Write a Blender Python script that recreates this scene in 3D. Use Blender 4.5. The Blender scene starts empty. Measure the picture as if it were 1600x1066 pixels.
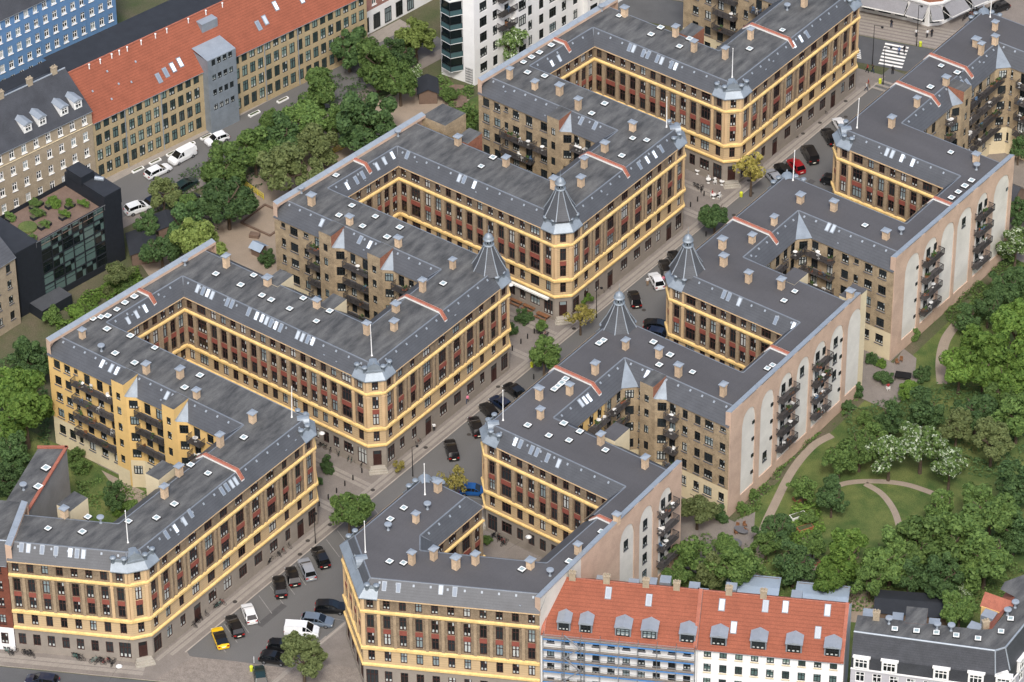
import bpy, bmesh, math, random
from mathutils import Vector, Matrix, noise as mnoise
R_ = math.radians
random.seed(7)
scene = bpy.context.scene
COL = scene.collection
# ------------------------------------------------------------------ camera
F_PX, TH, ROLL, DIST = 6672.26, 0.6560057, -0.0092691, 654.33
AX = R_(-37.2)                      # street frame: x across the street, y along it
def _rot(v):                        # camera-aligned frame -> street frame
    c, s = math.cos(AX), math.sin(AX)
    return Vector((v[0]*c+v[1]*s, -v[0]*s+v[1]*c, v[2]))
_d = _rot((0, math.cos(TH), -math.sin(TH)))
_r0 = _rot((1, 0, 0)); _u0 = _r0.cross(_d)
_r = _r0*math.cos(ROLL)+_u0*math.sin(ROLL); _u = -_r0*math.sin(ROLL)+_u0*math.cos(ROLL)
CAMLOC = -_d*DIST
cam = bpy.data.cameras.new('camera'); camo = bpy.data.objects.new('camera', cam); COL.objects.link(camo)
camo.matrix_world = Matrix(((_r.x, _u.x, -_d.x, CAMLOC.x), (_r.y, _u.y, -_d.y, CAMLOC.y), (_r.z, _u.z, -_d.z, CAMLOC.z), (0, 0, 0, 1)))
cam.sensor_fit = 'HORIZONTAL'; cam.sensor_width = 36; cam.lens = F_PX/1600*36
cam.clip_start = 5; cam.clip_end = 5000
scene.camera = camo
# ------------------------------------------------------------------ light
SUN_EL, SUN_AZ = 52, R_(306)        # direction the light comes from, angle in the street frame
world = bpy.data.worlds.new('World'); scene.world = world; world.use_nodes = True
wn = world.node_tree.nodes; wl = world.node_tree.links
bg = wn['Background']; sky = wn.new('ShaderNodeTexSky'); sky.sky_type = 'NISHITA'; sky.sun_disc = False
sky.sun_elevation = R_(SUN_EL); sky.sun_rotation = math.pi/2-SUN_AZ
sky.air_density = 1.0; sky.dust_density = 4.0; sky.ozone_density = 1.0
wl.new(sky.outputs[0], bg.inputs[0]); bg.inputs[1].default_value = 0.15
sl = bpy.data.lights.new('sun', 'SUN'); sl.energy = 1.5; sl.angle = R_(10); sl.color = (1, .985, .96)
so = bpy.data.objects.new('sun', sl); COL.objects.link(so)
_sd = Vector((math.cos(SUN_AZ)*math.cos(R_(SUN_EL)), math.sin(SUN_AZ)*math.cos(R_(SUN_EL)), math.sin(R_(SUN_EL))))
so.rotation_euler = (-_sd).to_track_quat('-Z', 'Y').to_euler(); so.location = (0, 0, 300)
vs = scene.view_settings; vs.view_transform = 'Standard'; vs.look = 'None'; vs.exposure = 0.62; vs.gamma = 1; vs.use_curve_mapping = False
# ------------------------------------------------------------------ helpers
TOCAM = Vector((-_d.x, -_d.y)).normalized()
def ray(px, py):
    return _d*F_PX + _r*(px-800) - _u*(py-533)
def at(px, py, z=0.0):              # the place at height z seen at a photo pixel
    w = ray(px, py); t = (z-CAMLOC.z)/w.z; p = CAMLOC+w*t
    return (p.x, p.y)
def at_plane(px, py, p, n):
    w = ray(px, py); n = Vector(n); t = (Vector(p)-CAMLOC).dot(n)/w.dot(n)
    return CAMLOC+w*t
def srgb(r, g, b):
    f = lambda c: (c/255/12.92 if c/255 <= .04045 else ((c/255+.055)/1.055)**2.4)
    return (f(r), f(g), f(b), 1)
MATS = {}
def mat(name, col, rough=.8, var=.18, scale=.6, fine=.1, metal=0, spec=.3, stretch=None, col2=None, bump=0, rnd=0):
    """procedural surface: world-space noise in two scales between darker and lighter tones of one colour"""
    m = bpy.data.materials.new(name); m.use_nodes = True; nt = m.node_tree; N = nt.nodes; L = nt.links
    b = N['Principled BSDF']; b.inputs['Roughness'].default_value = rough; b.inputs['Metallic'].default_value = metal
    b.inputs['Specular IOR Level'].default_value = spec
    geo = N.new('ShaderNodeNewGeometry'); mp = N.new('ShaderNodeMapping')
    L.new(geo.outputs['Position'], mp.inputs[0])
    if stretch: mp.inputs['Scale'].default_value = stretch[:3]; mp.inputs['Rotation'].default_value = (0, 0, stretch[3] if len(stretch) > 3 else 0)
    n1 = N.new('ShaderNodeTexNoise'); n1.inputs['Scale'].default_value = scale; n1.inputs['Detail'].default_value = 5; n1.inputs['Roughness'].default_value = .6
    n2 = N.new('ShaderNodeTexNoise'); n2.inputs['Scale'].default_value = 7; n2.inputs['Detail'].default_value = 2
    L.new(mp.outputs[0], n1.inputs[0]); L.new(geo.outputs['Position'], n2.inputs[0])
    r1 = N.new('ShaderNodeMapRange'); r1.inputs[1].default_value = .32; r1.inputs[2].default_value = .68; L.new(n1.outputs[0], r1.inputs[0])
    c = Vector(col[:3]); c2 = Vector(col2[:3]) if col2 else c*(1+var)
    mx = N.new('ShaderNodeMix'); mx.data_type = 'RGBA'; mx.inputs[6].default_value = (*(c*(1-var) if not col2 else c), 1); mx.inputs[7].default_value = (*c2, 1)
    L.new(r1.outputs[0], mx.inputs[0])
    hs = N.new('ShaderNodeHueSaturation'); L.new(mx.outputs[2], hs.inputs['Color'])
    r2 = N.new('ShaderNodeMapRange'); r2.inputs[1].default_value = .3; r2.inputs[2].default_value = .7; r2.inputs[3].default_value = 1-fine; r2.inputs[4].default_value = 1+fine
    L.new(n2.outputs[0], r2.inputs[0]); val = r2.outputs[0]
    if rnd:
        oi = N.new('ShaderNodeObjectInfo'); r3 = N.new('ShaderNodeMapRange'); r3.inputs[3].default_value = 1-rnd; r3.inputs[4].default_value = 1+rnd
        L.new(oi.outputs['Random'], r3.inputs[0]); mu = N.new('ShaderNodeMath'); mu.operation = 'MULTIPLY'; L.new(val, mu.inputs[0]); L.new(r3.outputs[0], mu.inputs[1]); val = mu.outputs[0]
    L.new(val, hs.inputs['Value']); L.new(hs.outputs[0], b.inputs['Base Color'])
    if bump:
        bp = N.new('ShaderNodeBump'); bp.inputs['Strength'].default_value = bump; bp.inputs['Distance'].default_value = .05
        L.new(n2.outputs[0], bp.inputs['Height']); L.new(bp.outputs[0], b.inputs['Normal'])
    MATS[name] = m; return m
def rowlines(name, pitch, dark=.7, axis_z=True, width=.25, rotz=0):
    """thin darker courses across an existing material (grooves, tile rows)"""
    m = MATS[name]; nt = m.node_tree; N = nt.nodes; L = nt.links; b = N['Principled BSDF']
    geo = N.new('ShaderNodeNewGeometry'); sp = N.new('ShaderNodeSeparateXYZ')
    if rotz:
        mp = N.new('ShaderNodeMapping'); mp.inputs['Rotation'].default_value = (0, 0, rotz); L.new(geo.outputs['Position'], mp.inputs[0]); L.new(mp.outputs[0], sp.inputs[0])
    else: L.new(geo.outputs['Position'], sp.inputs[0])
    md = N.new('ShaderNodeMath'); md.operation = 'MODULO'; ad = N.new('ShaderNodeMath'); ad.inputs[1].default_value = 500*pitch
    L.new(sp.outputs[2 if axis_z else 0], ad.inputs[0]); L.new(ad.outputs[0], md.inputs[0]); md.inputs[1].default_value = pitch
    lt = N.new('ShaderNodeMath'); lt.operation = 'LESS_THAN'; lt.inputs[1].default_value = pitch*width; L.new(md.outputs[0], lt.inputs[0])
    src = b.inputs['Base Color'].links[0].from_socket; mx = N.new('ShaderNodeMix'); mx.data_type = 'RGBA'; mx.blend_type = 'MULTIPLY'
    L.new(lt.outputs[0], mx.inputs[0]); L.new(src, mx.inputs[6]); mx.inputs[7].default_value = (dark, dark, dark, 1); L.new(mx.outputs[2], b.inputs['Base Color'])
def glass(name, col, rough=.08, light=None, p=.25):
    m = bpy.data.materials.new(name); m.use_nodes = True; N = m.node_tree.nodes; L = m.node_tree.links; b = N['Principled BSDF']
    b.inputs['Roughness'].default_value = rough; b.inputs['Specular IOR Level'].default_value = .6
    if light:
        oi = N.new('ShaderNodeObjectInfo'); cr = N.new('ShaderNodeValToRGB'); cr.color_ramp.interpolation = 'CONSTANT'
        cr.color_ramp.elements[0].color = col; cr.color_ramp.elements[1].position = 1-p; cr.color_ramp.elements[1].color = light
        e = cr.color_ramp.elements.new((1-p)*.55); e.color = tuple(c*2.6 for c in col[:3])+(1,)  # paler random steps paint a sky reflection into the pane colour
        L.new(oi.outputs['Random'], cr.inputs[0]); L.new(cr.outputs[0], b.inputs['Base Color'])
    else: b.inputs['Base Color'].default_value = col
    MATS[name] = m; return m
ORG = {None: Vector((0, 0, 0))}
def link(o, parent=None):
    COL.objects.link(o)
    if parent: o.parent = parent
    return o
def tag(o, label=None, cat=None, group=None, kind=None):
    if label: o['label'] = label
    if cat: o['category'] = cat
    if group: o['group'] = group
    if kind: o['kind'] = kind
    return o
def thing(name, label, cat, loc=(0, 0, 0), rz=0, group=None):
    o = bpy.data.objects.new(name, None); COL.objects.link(o); o.location = loc; o.rotation_euler.z = rz; o.empty_display_size = .5
    ORG[o] = Vector(loc); return tag(o, label, cat, group)
class MB:
    def __init__(s): s.v = []; s.f = []; s.m = []
    def face(s, pts, m=0):
        i = len(s.v); s.v += [tuple(p) for p in pts]; s.f.append(tuple(range(i, i+len(pts)))); s.m.append(m); return s
    def box(s, x0, x1, y0, y1, z0, z1, m=0, bottom=False):
        a = [(x0, y0), (x1, y0), (x1, y1), (x0, y1)]; return s.prism(a, z0, z1, m, m, bottom)
    def prism(s, poly, z0, z1, m=0, mt=None, bottom=False):      # poly counter-clockwise
        n = len(poly); i = len(s.v); mt = m if mt is None else mt
        s.v += [(p[0], p[1], z0) for p in poly]+[(p[0], p[1], z1) for p in poly]
        for k in range(n):
            j = (k+1) % n; s.f.append((i+k, i+j, i+n+j, i+n+k)); s.m.append(m)
        s.f.append(tuple(range(i+n, i+2*n))); s.m.append(mt)
        if bottom: s.f.append(tuple(range(i+n-1, i-1, -1))); s.m.append(m)
        return s
    def obox(s, c, d, l, w, z0, z1, m=0, mt=None, bottom=False):  # box centred at c, length l along unit d
        dx, dy = d; nx, ny = -dy, dx; h = l/2; q = w/2
        return s.prism([(c[0]-dx*h-nx*q, c[1]-dy*h-ny*q), (c[0]+dx*h-nx*q, c[1]+dy*h-ny*q), (c[0]+dx*h+nx*q, c[1]+dy*h+ny*q), (c[0]-dx*h+nx*q, c[1]-dy*h+ny*q)], z0, z1, m, mt, bottom)
    def lathe(s, c, prof, n=12, m=0, cap=True, ph=0):            # prof: list of (radius, z)
        i = len(s.v); k = len(prof)
        for r, z in prof:
            for a in range(n):
                t = 2*math.pi*a/n+ph; s.v.append((c[0]+r*math.cos(t), c[1]+r*math.sin(t), z))
        for j in range(k-1):
            for a in range(n):
                b = (a+1) % n; s.f.append((i+j*n+a, i+j*n+b, i+(j+1)*n+b, i+(j+1)*n+a)); s.m.append(m)
        if cap: s.f.append(tuple(i+(k-1)*n+a for a in range(n))); s.m.append(m)
        return s
    def tube(s, p, q, r, n=6, m=0):
        p = Vector(p); q = Vector(q); d = (q-p).normalized(); u = d.orthogonal().normalized(); w = d.cross(u); i = len(s.v)
        for e in (p, q):
            for a in range(n):
                t = 2*math.pi*a/n; s.v.append(tuple(e+u*(r*math.cos(t))+w*(r*math.sin(t))))
        for a in range(n):
            b = (a+1) % n; s.f.append((i+a, i+b, i+n+b, i+n+a)); s.m.append(m)
        s.f.append(tuple(i+n+a for a in range(n))); s.m.append(m); s.f.append(tuple(i+a for a in range(n-1, -1, -1))); s.m.append(m)
        return s
    def data(s, name, mats, org=(0, 0, 0), smooth=False):
        me = bpy.data.meshes.new(name); o = Vector(org)
        me.from_pydata([(v[0]-o.x, v[1]-o.y, v[2]-o.z) for v in s.v], [], s.f)
        for mt in mats: me.materials.append(MATS[mt] if isinstance(mt, str) else mt)
        me.polygons.foreach_set('material_index', s.m)
        if smooth: me.polygons.foreach_set('use_smooth', [True]*len(s.f))
        me.update(); return me
    def build(s, name, mats, parent=None, smooth=False, off=None):
        if isinstance(mats, str): mats = [mats]
        o = bpy.data.objects.new(name, s.data(name, mats, ORG.get(parent, (0, 0, 0)) if off is None else off, smooth))
        link(o, parent); ORG[o] = ORG.get(parent, Vector((0, 0, 0))); return o
def inst(name, me, parent, loc, rz=0):        # another object with shared mesh data; loc in world space
    o = bpy.data.objects.new(name, me); link(o, parent); o.location = Vector(loc)-ORG.get(parent, Vector((0, 0, 0))); o.rotation_euler.z = rz; return o
# ------------------------------------------------------------------ materials
mat('roof_felt_old', srgb(62, 63, 64), .9, col2=srgb(100, 100, 98), scale=1.1, stretch=(.8, .22, 1, .1), fine=.12, bump=.2)
mat('roof_felt_new', srgb(80, 79, 80), .85, .12, .3, .08, stretch=(.2, .5, 1, 0))
rowlines('roof_felt_old', 1.05, .9, axis_z=False, width=.06); rowlines('roof_felt_new', 1.05, .93, axis_z=False, width=.06)
mat('slate', srgb(74, 76, 79), .5, .12, .5, .12, spec=.45)
rowlines('slate', .3, .86)
mat('zinc', srgb(132, 141, 148), .5, .12, .8, .07, metal=.25, spec=.5)
mat('zinc_pale', srgb(146, 154, 161), .5, .08, .8, .05, metal=.2, spec=.5)
mat('band_yellow', srgb(216, 184, 122), .85, .14, 1.2, .12, stretch=(1, 1, .25))
mat('plaster_tan', srgb(186, 162, 126), .85, .07, .6, .05)
rowlines('plaster_tan', .41, .8, width=.16)
mat('plaster_pier', srgb(196, 168, 130), .85, .06, .6, .05)
mat('brick_brown', srgb(126, 111, 92), .9, .24, 1.1, .25, bump=.3)
mat('brick_pier', srgb(152, 134, 110), .9, .15, 1.5, .18)
mat('plaster_grey', srgb(138, 130, 120), .9, .09, .5, .06)
mat('spandrel_red', srgb(132, 74, 63), .85, .12, 1, .1)
mat('frame_brown', srgb(62, 42, 38), .6, .1)
mat('frame_dark', srgb(36, 40, 42), .5, .1)
mat('frame_white', srgb(226, 226, 222), .6, .05)
mat('brick_rear', srgb(132, 117, 95), .9, col2=srgb(168, 150, 122), scale=.8, fine=.22, bump=.3)
mat('brick_red', srgb(138, 92, 72), .9, .15, 1.5, .2)
mat('rear_yellow', srgb(210, 176, 114), .85, .05, .5, .04)
mat('rear_cream', srgb(206, 192, 160), .85, .06, .5, .05)
mat('plinth', srgb(96, 96, 98), .9, .1)
mat('gable_brick', srgb(188, 162, 142), .9, .12, .4, .08)
mat('gable_plaster', srgb(206, 202, 192), .9, .1, .3, .05)
mat('tile_red', srgb(150, 92, 74), .8, .14, 1.5, .15)
mat('tile_orange', srgb(136, 78, 58), .8, .1, .6, .16)
mat('chimney', srgb(190, 166, 138), .9, .14, 2.5, .14, rnd=.16)
mat('balcony_iron', srgb(70, 67, 66), .7, .15, 2, .1, rnd=.25)
mat('door_brown', srgb(58, 36, 32), .6, .15)
mat('stone_step', srgb(160, 154, 142), .9, .08)
glass('pane', srgb(24, 28, 30), .1, srgb(128, 142, 144), .12)
glass('pane_green', srgb(52, 66, 64), .12, srgb(120, 140, 132), .3)
glass('sky_pane', srgb(150, 165, 165), .12); glass('roof_pane', srgb(178, 186, 192), .2, srgb(120, 130, 142), .4); mat('zinc_edge', srgb(118, 124, 130), .55, .1, metal=.2)
mat('curtain', srgb(178, 182, 178), .9, .1, 3)
mat('white_paint', srgb(228, 228, 224), .6, .03)
# ------------------------------------------------------------------ windows
WCACHE = {}
def win_mesh(w, h, style='brown', var=0):
    key = (round(w, 2), round(h, 2), style, var)
    if key in WCACHE: return WCACHE[key]
    b = MB(); W = w/2; fr = .11
    def bar(x0, x1, z0, z1, y0=-.07, m=0): 
        b.face([(x0, y0, z0), (x1, y0, z0), (x1, y0, z1), (x0, y0, z1)], m)
        b.face([(x0, .02, z0), (x0, y0, z0), (x0, y0, z1), (x0, .02, z1)], m); b.face([(x1, y0, z0), (x1, .02, z0), (x1, .02, z1), (x1, y0, z1)], m)
        b.face([(x0, y0, z1), (x1, y0, z1), (x1, .02, z1), (x0, .02, z1)], m); b.face([(x0, .02, z0), (x1, .02, z0), (x1, y0, z0), (x0, y0, z0)], m)
    b.face([(-W, 0, 0), (W, 0, 0), (W, 0, h), (-W, 0, h)], 1)
    bar(-W, -W+fr, 0, h); bar(W-fr, W, 0, h); bar(-W+fr, W-fr, h-fr, h); bar(-W+fr, W-fr, 0, fr*1.3)
    n = 1 if w < 1.3 else (2 if w < 2 else 3)
    if w > .5:
        for k in range(n):
            x = -W+(k+1)*w/(n+1); bar(x-.05, x+.05, fr, h-fr, -.055, 0)
        zt = h*.66; bar(-W+fr, W-fr, zt-.045, zt+.045, -.06, 0)
    else: zt = h*.66
    cw = w/(n+1)
    if var in (1, 3):                           # things on the sill and pale lower curtains
        for k in range(n+1):
            x0 = -W+k*cw+.1; b.face([(x0, -.012, .12), (x0+cw*.5, -.012, .12), (x0+cw*.5, -.012, .12+h*.2), (x0, -.012, .12+h*.2)], 2)
    if var == 2:                                # drawn pale blinds
        for k in range(n+1):
            x0 = -W+k*cw+.11; b.face([(x0, -.012, .14), (x0+cw-.2, -.012, .14), (x0+cw-.2, -.012, zt-.08), (x0, -.012, zt-.08)], 2)
            b.face([(x0, -.012, zt+.08), (x0+cw-.2, -.012, zt+.08), (x0+cw-.2, -.012, h-.12), (x0, -.012, h-.12)], 2)
    if var == 3:
        b.face([(W-fr-cw*.45, -.012, zt+.08), (W-fr, -.012, zt+.08), (W-fr, -.012, h-.1), (W-fr-cw*.45, -.012, h-.1)], 2)
    fm = {'brown': 'frame_brown', 'dark': 'frame_dark', 'white': 'frame_white', 'green': 'frame_dark'}[style]
    me = b.data('window', [fm, 'pane_green' if style == 'green' else 'pane', 'curtain']); WCACHE[key] = me; return me
def wvar(): return random.choices((0, 1, 2, 3), (.42, .3, .08, .2))[0]
SILL = {}
def sill_mesh(w, mt):
    k = (round(w, 2), mt)
    if k not in SILL:
        SILL[k] = MB().box(-w/2-.08, w/2+.08, -.14, 0, -.12, 0, bottom=True).data('sill', [mt])
    return SILL[k]
PIL = {}
def pil_mesh(w, h, mt, dep=.14):
    k = (round(w, 2), round(h, 2), mt, dep)
    if k not in PIL:
        b = MB().box(-w/2, w/2, -dep, 0, 0, h); b.box(-w/2-.05, w/2+.05, -dep-.05, 0, h-.5, h-.25); PIL[k] = b.data('pilaster', [mt])
    return PIL[k]
PAN = {}
def panel_mesh(w, h, mt, dep=.05):
    k = (round(w, 2), round(h, 2), mt)
    if k not in PAN: PAN[k] = MB().box(-w/2, w/2, -dep, 0, 0, h, bottom=True).data('spandrel_panel', [mt])
    return PAN[k]
DOORM = {}
def door_mesh(w, h, mt='door_brown'):
    k = (round(w, 2), round(h, 2), mt)
    if k not in DOORM:
        b = MB(); b.box(-w/2, w/2, -.03, .05, 0, h, 0); zt = h*.74
        b.face([(-w/2+.15, -.045, zt), (w/2-.15, -.045, zt), (w/2-.15, -.045, h-.15), (-w/2+.15, -.045, h-.15)], 1)
        for s in (-1, 1):
            b.box(s*w/4-w/6, s*w/4+w/6, -.06, -.03, .3, h*.34, 0); b.box(s*w/4-w/6, s*w/4+w/6, -.06, -.03, h*.4, h*.7, 0)
        b.box(-.03, .03, -.07, -.03, .05, zt, 0); DOORM[k] = b.data('door', [mt, 'pane'])
    return DOORM[k]
def wall_rows(b, p, q, rows, thick=.2, back=False):
    """wall from p to q seen from the right-hand side, openings cut with reveals. rows: (z0, z1, mat, [(c, w, wz0, wz1)])"""
    d = Vector((q[0]-p[0], q[1]-p[1])); L = d.length; d.normalize(); n = Vector((d.y, -d.x))
    def P(s, z, k=0): return (p[0]+d.x*s-n.x*k, p[1]+d.y*s-n.y*k, z)
    for z0, z1, m, ops in rows:
        if not ops: b.face([P(0, z0), P(L, z0), P(L, z1), P(0, z1)], m); continue
        x = 0
        for c, w, a, t in sorted(ops):
            l, r = c-w/2, c+w/2
            if l > x: b.face([P(x, z0), P(l, z0), P(l, z1), P(x, z1)], m)
            if a > z0: b.face([P(l, z0), P(r, z0), P(r, a), P(l, a)], m)
            if t < z1: b.face([P(l, t), P(r, t), P(r, z1), P(l, z1)], m)
            b.face([P(l, a), P(l, a, thick), P(l, t, thick), P(l, t)], m); b.face([P(r, a, thick), P(r, a), P(r, t), P(r, t, thick)], m)
            b.face([P(l, t, thick), P(r, t, thick), P(r, t), P(l, t)], m); b.face([P(l, a), P(r, a), P(r, a, thick), P(l, a, thick)], m)
            x = r
        if x < L: b.face([P(x, z0), P(L, z0), P(L, z1), P(x, z1)], m)
def put_windows(parent, p, q, rows, style, deep=.17, sill=None):
    d = Vector((q[0]-p[0], q[1]-p[1])); d.normalize(); n = Vector((d.y, -d.x)); a = math.atan2(d.y, d.x)
    for z0, z1, m, ops in rows:
        for c, w, wa, wt in ops:
            x, y = p[0]+d.x*c-n.x*deep, p[1]+d.y*c-n.y*deep
            inst('window', win_mesh(w, wt-wa, style, wvar() if style != 'green' else random.choice((0, 0, 0, 0, 1, 3))), parent, (x, y, wa), a)
            if sill: inst('sill', sill_mesh(w, sill), parent, (p[0]+d.x*c, p[1]+d.y*c, wa), a)
def on_edge(p, q, s, k=0):      # the point at distance s along p-q, k metres proud of it
    d = Vector((q[0]-p[0], q[1]-p[1])).normalized(); return (p[0]+d.x*s+d.y*k, p[1]+d.y*s-d.x*k)
def offset_poly(poly, ms):      # inset each edge (poly[i]->poly[i+1]) by ms[i]; counter-clockwise polygon
    n = len(poly); out = []
    ln = []
    for i in range(n):
        p = Vector(poly[i]); q = Vector(poly[(i+1) % n]); d = (q-p).normalized(); k = Vector((-d.y, d.x))*ms[i]; ln.append((p+k, d))
    for i in range(n):
        (p, d), (r, e) = ln[i-1], ln[i]; cr = d.x*e.y-d.y*e.x
        if abs(cr) < 1e-6: out.append((r.x, r.y)); continue
        t = ((r.x-p.x)*e.y-(r.y-p.y)*e.x)/cr; out.append((p.x+d.x*t, p.y+d.y*t))
    return out
def polyline_off(pts, k):       # offset an open polyline to its right by k with mitres
    out = []; n = len(pts)
    for i in range(n):
        ds = []
        if i > 0: ds.append((Vector(pts[i])-Vector(pts[i-1])).normalized())
        if i < n-1: ds.append((Vector(pts[i+1])-Vector(pts[i])).normalized())
        ns = [Vector((d.y, -d.x)) for d in ds]
        if len(ns) == 1: o = ns[0]*k
        else:
            b = (ns[0]+ns[1]); b.normalize(); o = b*(k/max(.3, b.dot(ns[0])))
        out.append((pts[i][0]+o.x, pts[i][1]+o.y))
    return out
def strip_band(b, pts, z0, z1, prot, m=0, slope=0):   # moulding along a wall line
    o = polyline_off(pts, prot); o2 = polyline_off(pts, prot*.45)
    for i in range(len(pts)-1):
        b.face([(*o[i], z0+.12), (*o[i+1], z0+.12), (*o[i+1], z1-slope), (*o[i], z1-slope)], m)
        b.face([(*o[i], z1-slope), (*o[i+1], z1-slope), (*pts[i+1], z1), (*pts[i], z1)], m)
        b.face([(*o2[i], z0), (*o2[i+1], z0), (*o[i+1], z0+.12), (*o[i], z0+.12)], m)
        b.face([(*pts[i], z0), (*pts[i+1], z0), (*o2[i+1], z0), (*o2[i], z0)], m)
    for i, s in ((0, 1), (len(pts)-1, -1)):
        f = [(*pts[i], z0), (*o[i], z0+.12), (*o[i], z1-slope), (*pts[i], z1)]
        b.face(f if s > 0 else f[::-1], m)
# ------------------------------------------------------------------ the banded apartment houses
ZE, ZR, ZF = 16.9, 18.9, 19.5
INSET = {'L': 1.55, 'S': 1.55, 'K': 1.55, 'H': 1.55, 'R': 2.2, 'N': 2.2, 'P': 0, 'F': 0, 'T': 0}
Z1A, Z1B, Z2A, Z2B, Z3A, Z3B = 4.33, 4.84, 7.36, 7.98, 14.0, 14.52
def banded_cols(L, kind, c0, c1):
    """bay list (centre, bay width, window width, is_corner) along a facade; c0/c1: a corner bay at that end"""
    bays = []; a = 0.; e = L
    lead = [(2.35, 1.0, 1)] if c0 else []; tail = [(2.35, 1.0, 1)] if c1 else []
    if kind == 'S':
        lead += [(2.85, 1.1, 0), (2.85, 1.1, 0)] if c0 else [(3.4, 1.7, 0)]
        tail = ([(2.85, 1.1, 0), (2.85, 1.1, 0)] if c1 else [(3.4, 1.7, 0)])+tail; pitch, ww = 3.3, 1.7
    elif kind == 'K':
        lead += [(2.75, 1.75, 0)] if c0 else [(1.9, 1.05, 0), (2.75, 1.75, 0)]
        tail = ([(2.75, 1.75, 0)] if c1 else [(2.75, 1.75, 0), (1.9, 1.05, 0)])+tail; pitch, ww = 1.94, 1.06
    elif kind == 'L':
        pitch, ww = 2.17, 1.0
    else:
        lead = []; tail = []; pitch, ww = 2.9, 1.5
    s0 = sum(x[0] for x in lead); s1 = sum(x[0] for x in tail)
    if s0+s1 > L-.5: lead = lead[:1] if c0 else []; tail = tail[-1:] if c1 else []; s0 = sum(x[0] for x in lead); s1 = sum(x[0] for x in tail)
    mid = L-s0-s1; n = max(0, round(mid/pitch)) if mid > pitch*.6 else 0
    allb = lead+[(mid/n if n else 0, ww, 0)]*n+tail
    if not n and allb: 
        k = L/sum(x[0] for x in allb); allb = [(x[0]*k, x[1], x[2]) for x in allb]
    x = 0
    for w, ww_, cn in allb:
        bays.append((x+w/2, w, ww_, cn)); x += w
    return bays
def banded_facade(parent, wb, p, q, kind, c0, c1, shops=0):
    d = Vector((q[0]-p[0], q[1]-p[1])); L = d.length; d.normalize(); n = Vector((d.y, -d.x)); a = math.atan2(d.y, d.x)
    vis = n.dot(TOCAM) > -.06
    bays = banded_cols(L, kind, c0, c1) if kind != 'H' else [(L/2, L, .95 if L < 5 else 1.2, 1)]
    if kind == 'H' and L > 5: bays = [(L*(k+.5)/4, L/4, 1.0, 1) for k in range(4)]
    if not vis: bays = []
    g = []; doors = []
    for i, (c, w, ww, cn) in enumerate(bays):
        if kind == 'H' and L < 5: doors.append((c, 1.25, .75, 3.55))
        elif kind == 'S' and i % 5 == 3: doors.append((c, 1.5, .05, 3.3))
        elif cn: g.append((c, 1.7, .75, 3.6))
        else: g.append((c, min(ww*1.05, w-.5), 1.45, 3.5))
    gd = g+doors
    r = [(0, Z1A, 2, gd), (Z1A, Z1B, 2, []), (Z1B, Z2A, 1, [(c, ww*.95, 5.25, 7.15) for c, w, ww, cn in bays]), (Z2A, Z2B, 1, []),
         (Z2B, 11.08, 0, [(c, ww, 8.3, 10.38) for c, w, ww, cn in bays]), (11.08, Z3A, 0, [(c, ww, 11.28, 13.62) for c, w, ww, cn in bays]),
         (Z3A, Z3B, 1, []), (Z3B, ZE, 0, [(c, ww*.98, 14.78, 16.38) for c, w, ww, cn in bays])]
    if kind == 'H': r = [(z0, z1, 1 if m == 0 else m, o) for z0, z1, m, o in r]
    wall_rows(wb, p, q, r)
    if not vis: return
    wr = [(0, 0, 0, g)]+[x for x in r[1:]]
    put_windows(parent, p, q, wr, 'brown')
    for c, w, h0, h1 in doors: 
        inst('door', door_mesh(w, h1-h0), parent, (*on_edge(p, q, c, -.15), h0), a)
        if h0 > .3:
            for k in range(3): MB().obox(on_edge(p, q, c, .35+.3*(2-k)), d, 2.2+.3*(2-k), .9, 0, .24*(k+1), 0).build('step', ['stone_step'], parent)
    for i, (c, w, ww, cn) in enumerate(bays):
        inst('spandrel_panel', panel_mesh(ww+.06, .82, 'spandrel_red'), parent, (*on_edge(p, q, c), 10.42), a)
    edges = sorted(set([round(c-w/2, 3) for c, w, ww, cn in bays]+[round(c+w/2, 3) for c, w, ww, cn in bays]))
    isc = {}
    for c, w, ww, cn in bays:
        for e in (round(c-w/2, 3), round(c+w/2, 3)): isc[e] = max(isc.get(e, 0), cn)
    for e in edges:
        s = min(max(e, .22), L-.22); mt = 'plaster_pier' if isc[e] else 'brick_pier'
        if kind == 'S' and not isc[e]:
            for o in (-.42, .42):
                if 0.2 < s+o < L-.2: inst('pilaster', pil_mesh(.34, Z3A-Z2B, mt), parent, (*on_edge(p, q, s+o), Z2B), a)
        else: inst('pilaster', pil_mesh(.42 if kind != 'K' or isc[e] else .5, Z3A-Z2B, mt), parent, (*on_edge(p, q, s), Z2B), a)
        if isc[e]: inst('pilaster', pil_mesh(.36, ZE-Z3B, mt, .1), parent, (*on_edge(p, q, s), Z3B), a)
def seg_runs(types, ok):        # maximal runs of consecutive edges whose type is in ok (cyclic)
    n = len(types); runs = []; used = set()
    st = [i for i in range(n) if types[i] in ok and types[i-1] not in ok]
    for s in st:
        k = [s]; j = (s+1) % n
        while types[j] in ok and j != s: k.append(j); j = (j+1) % n
        runs.append(k)
    return runs
BLD = {}
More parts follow.
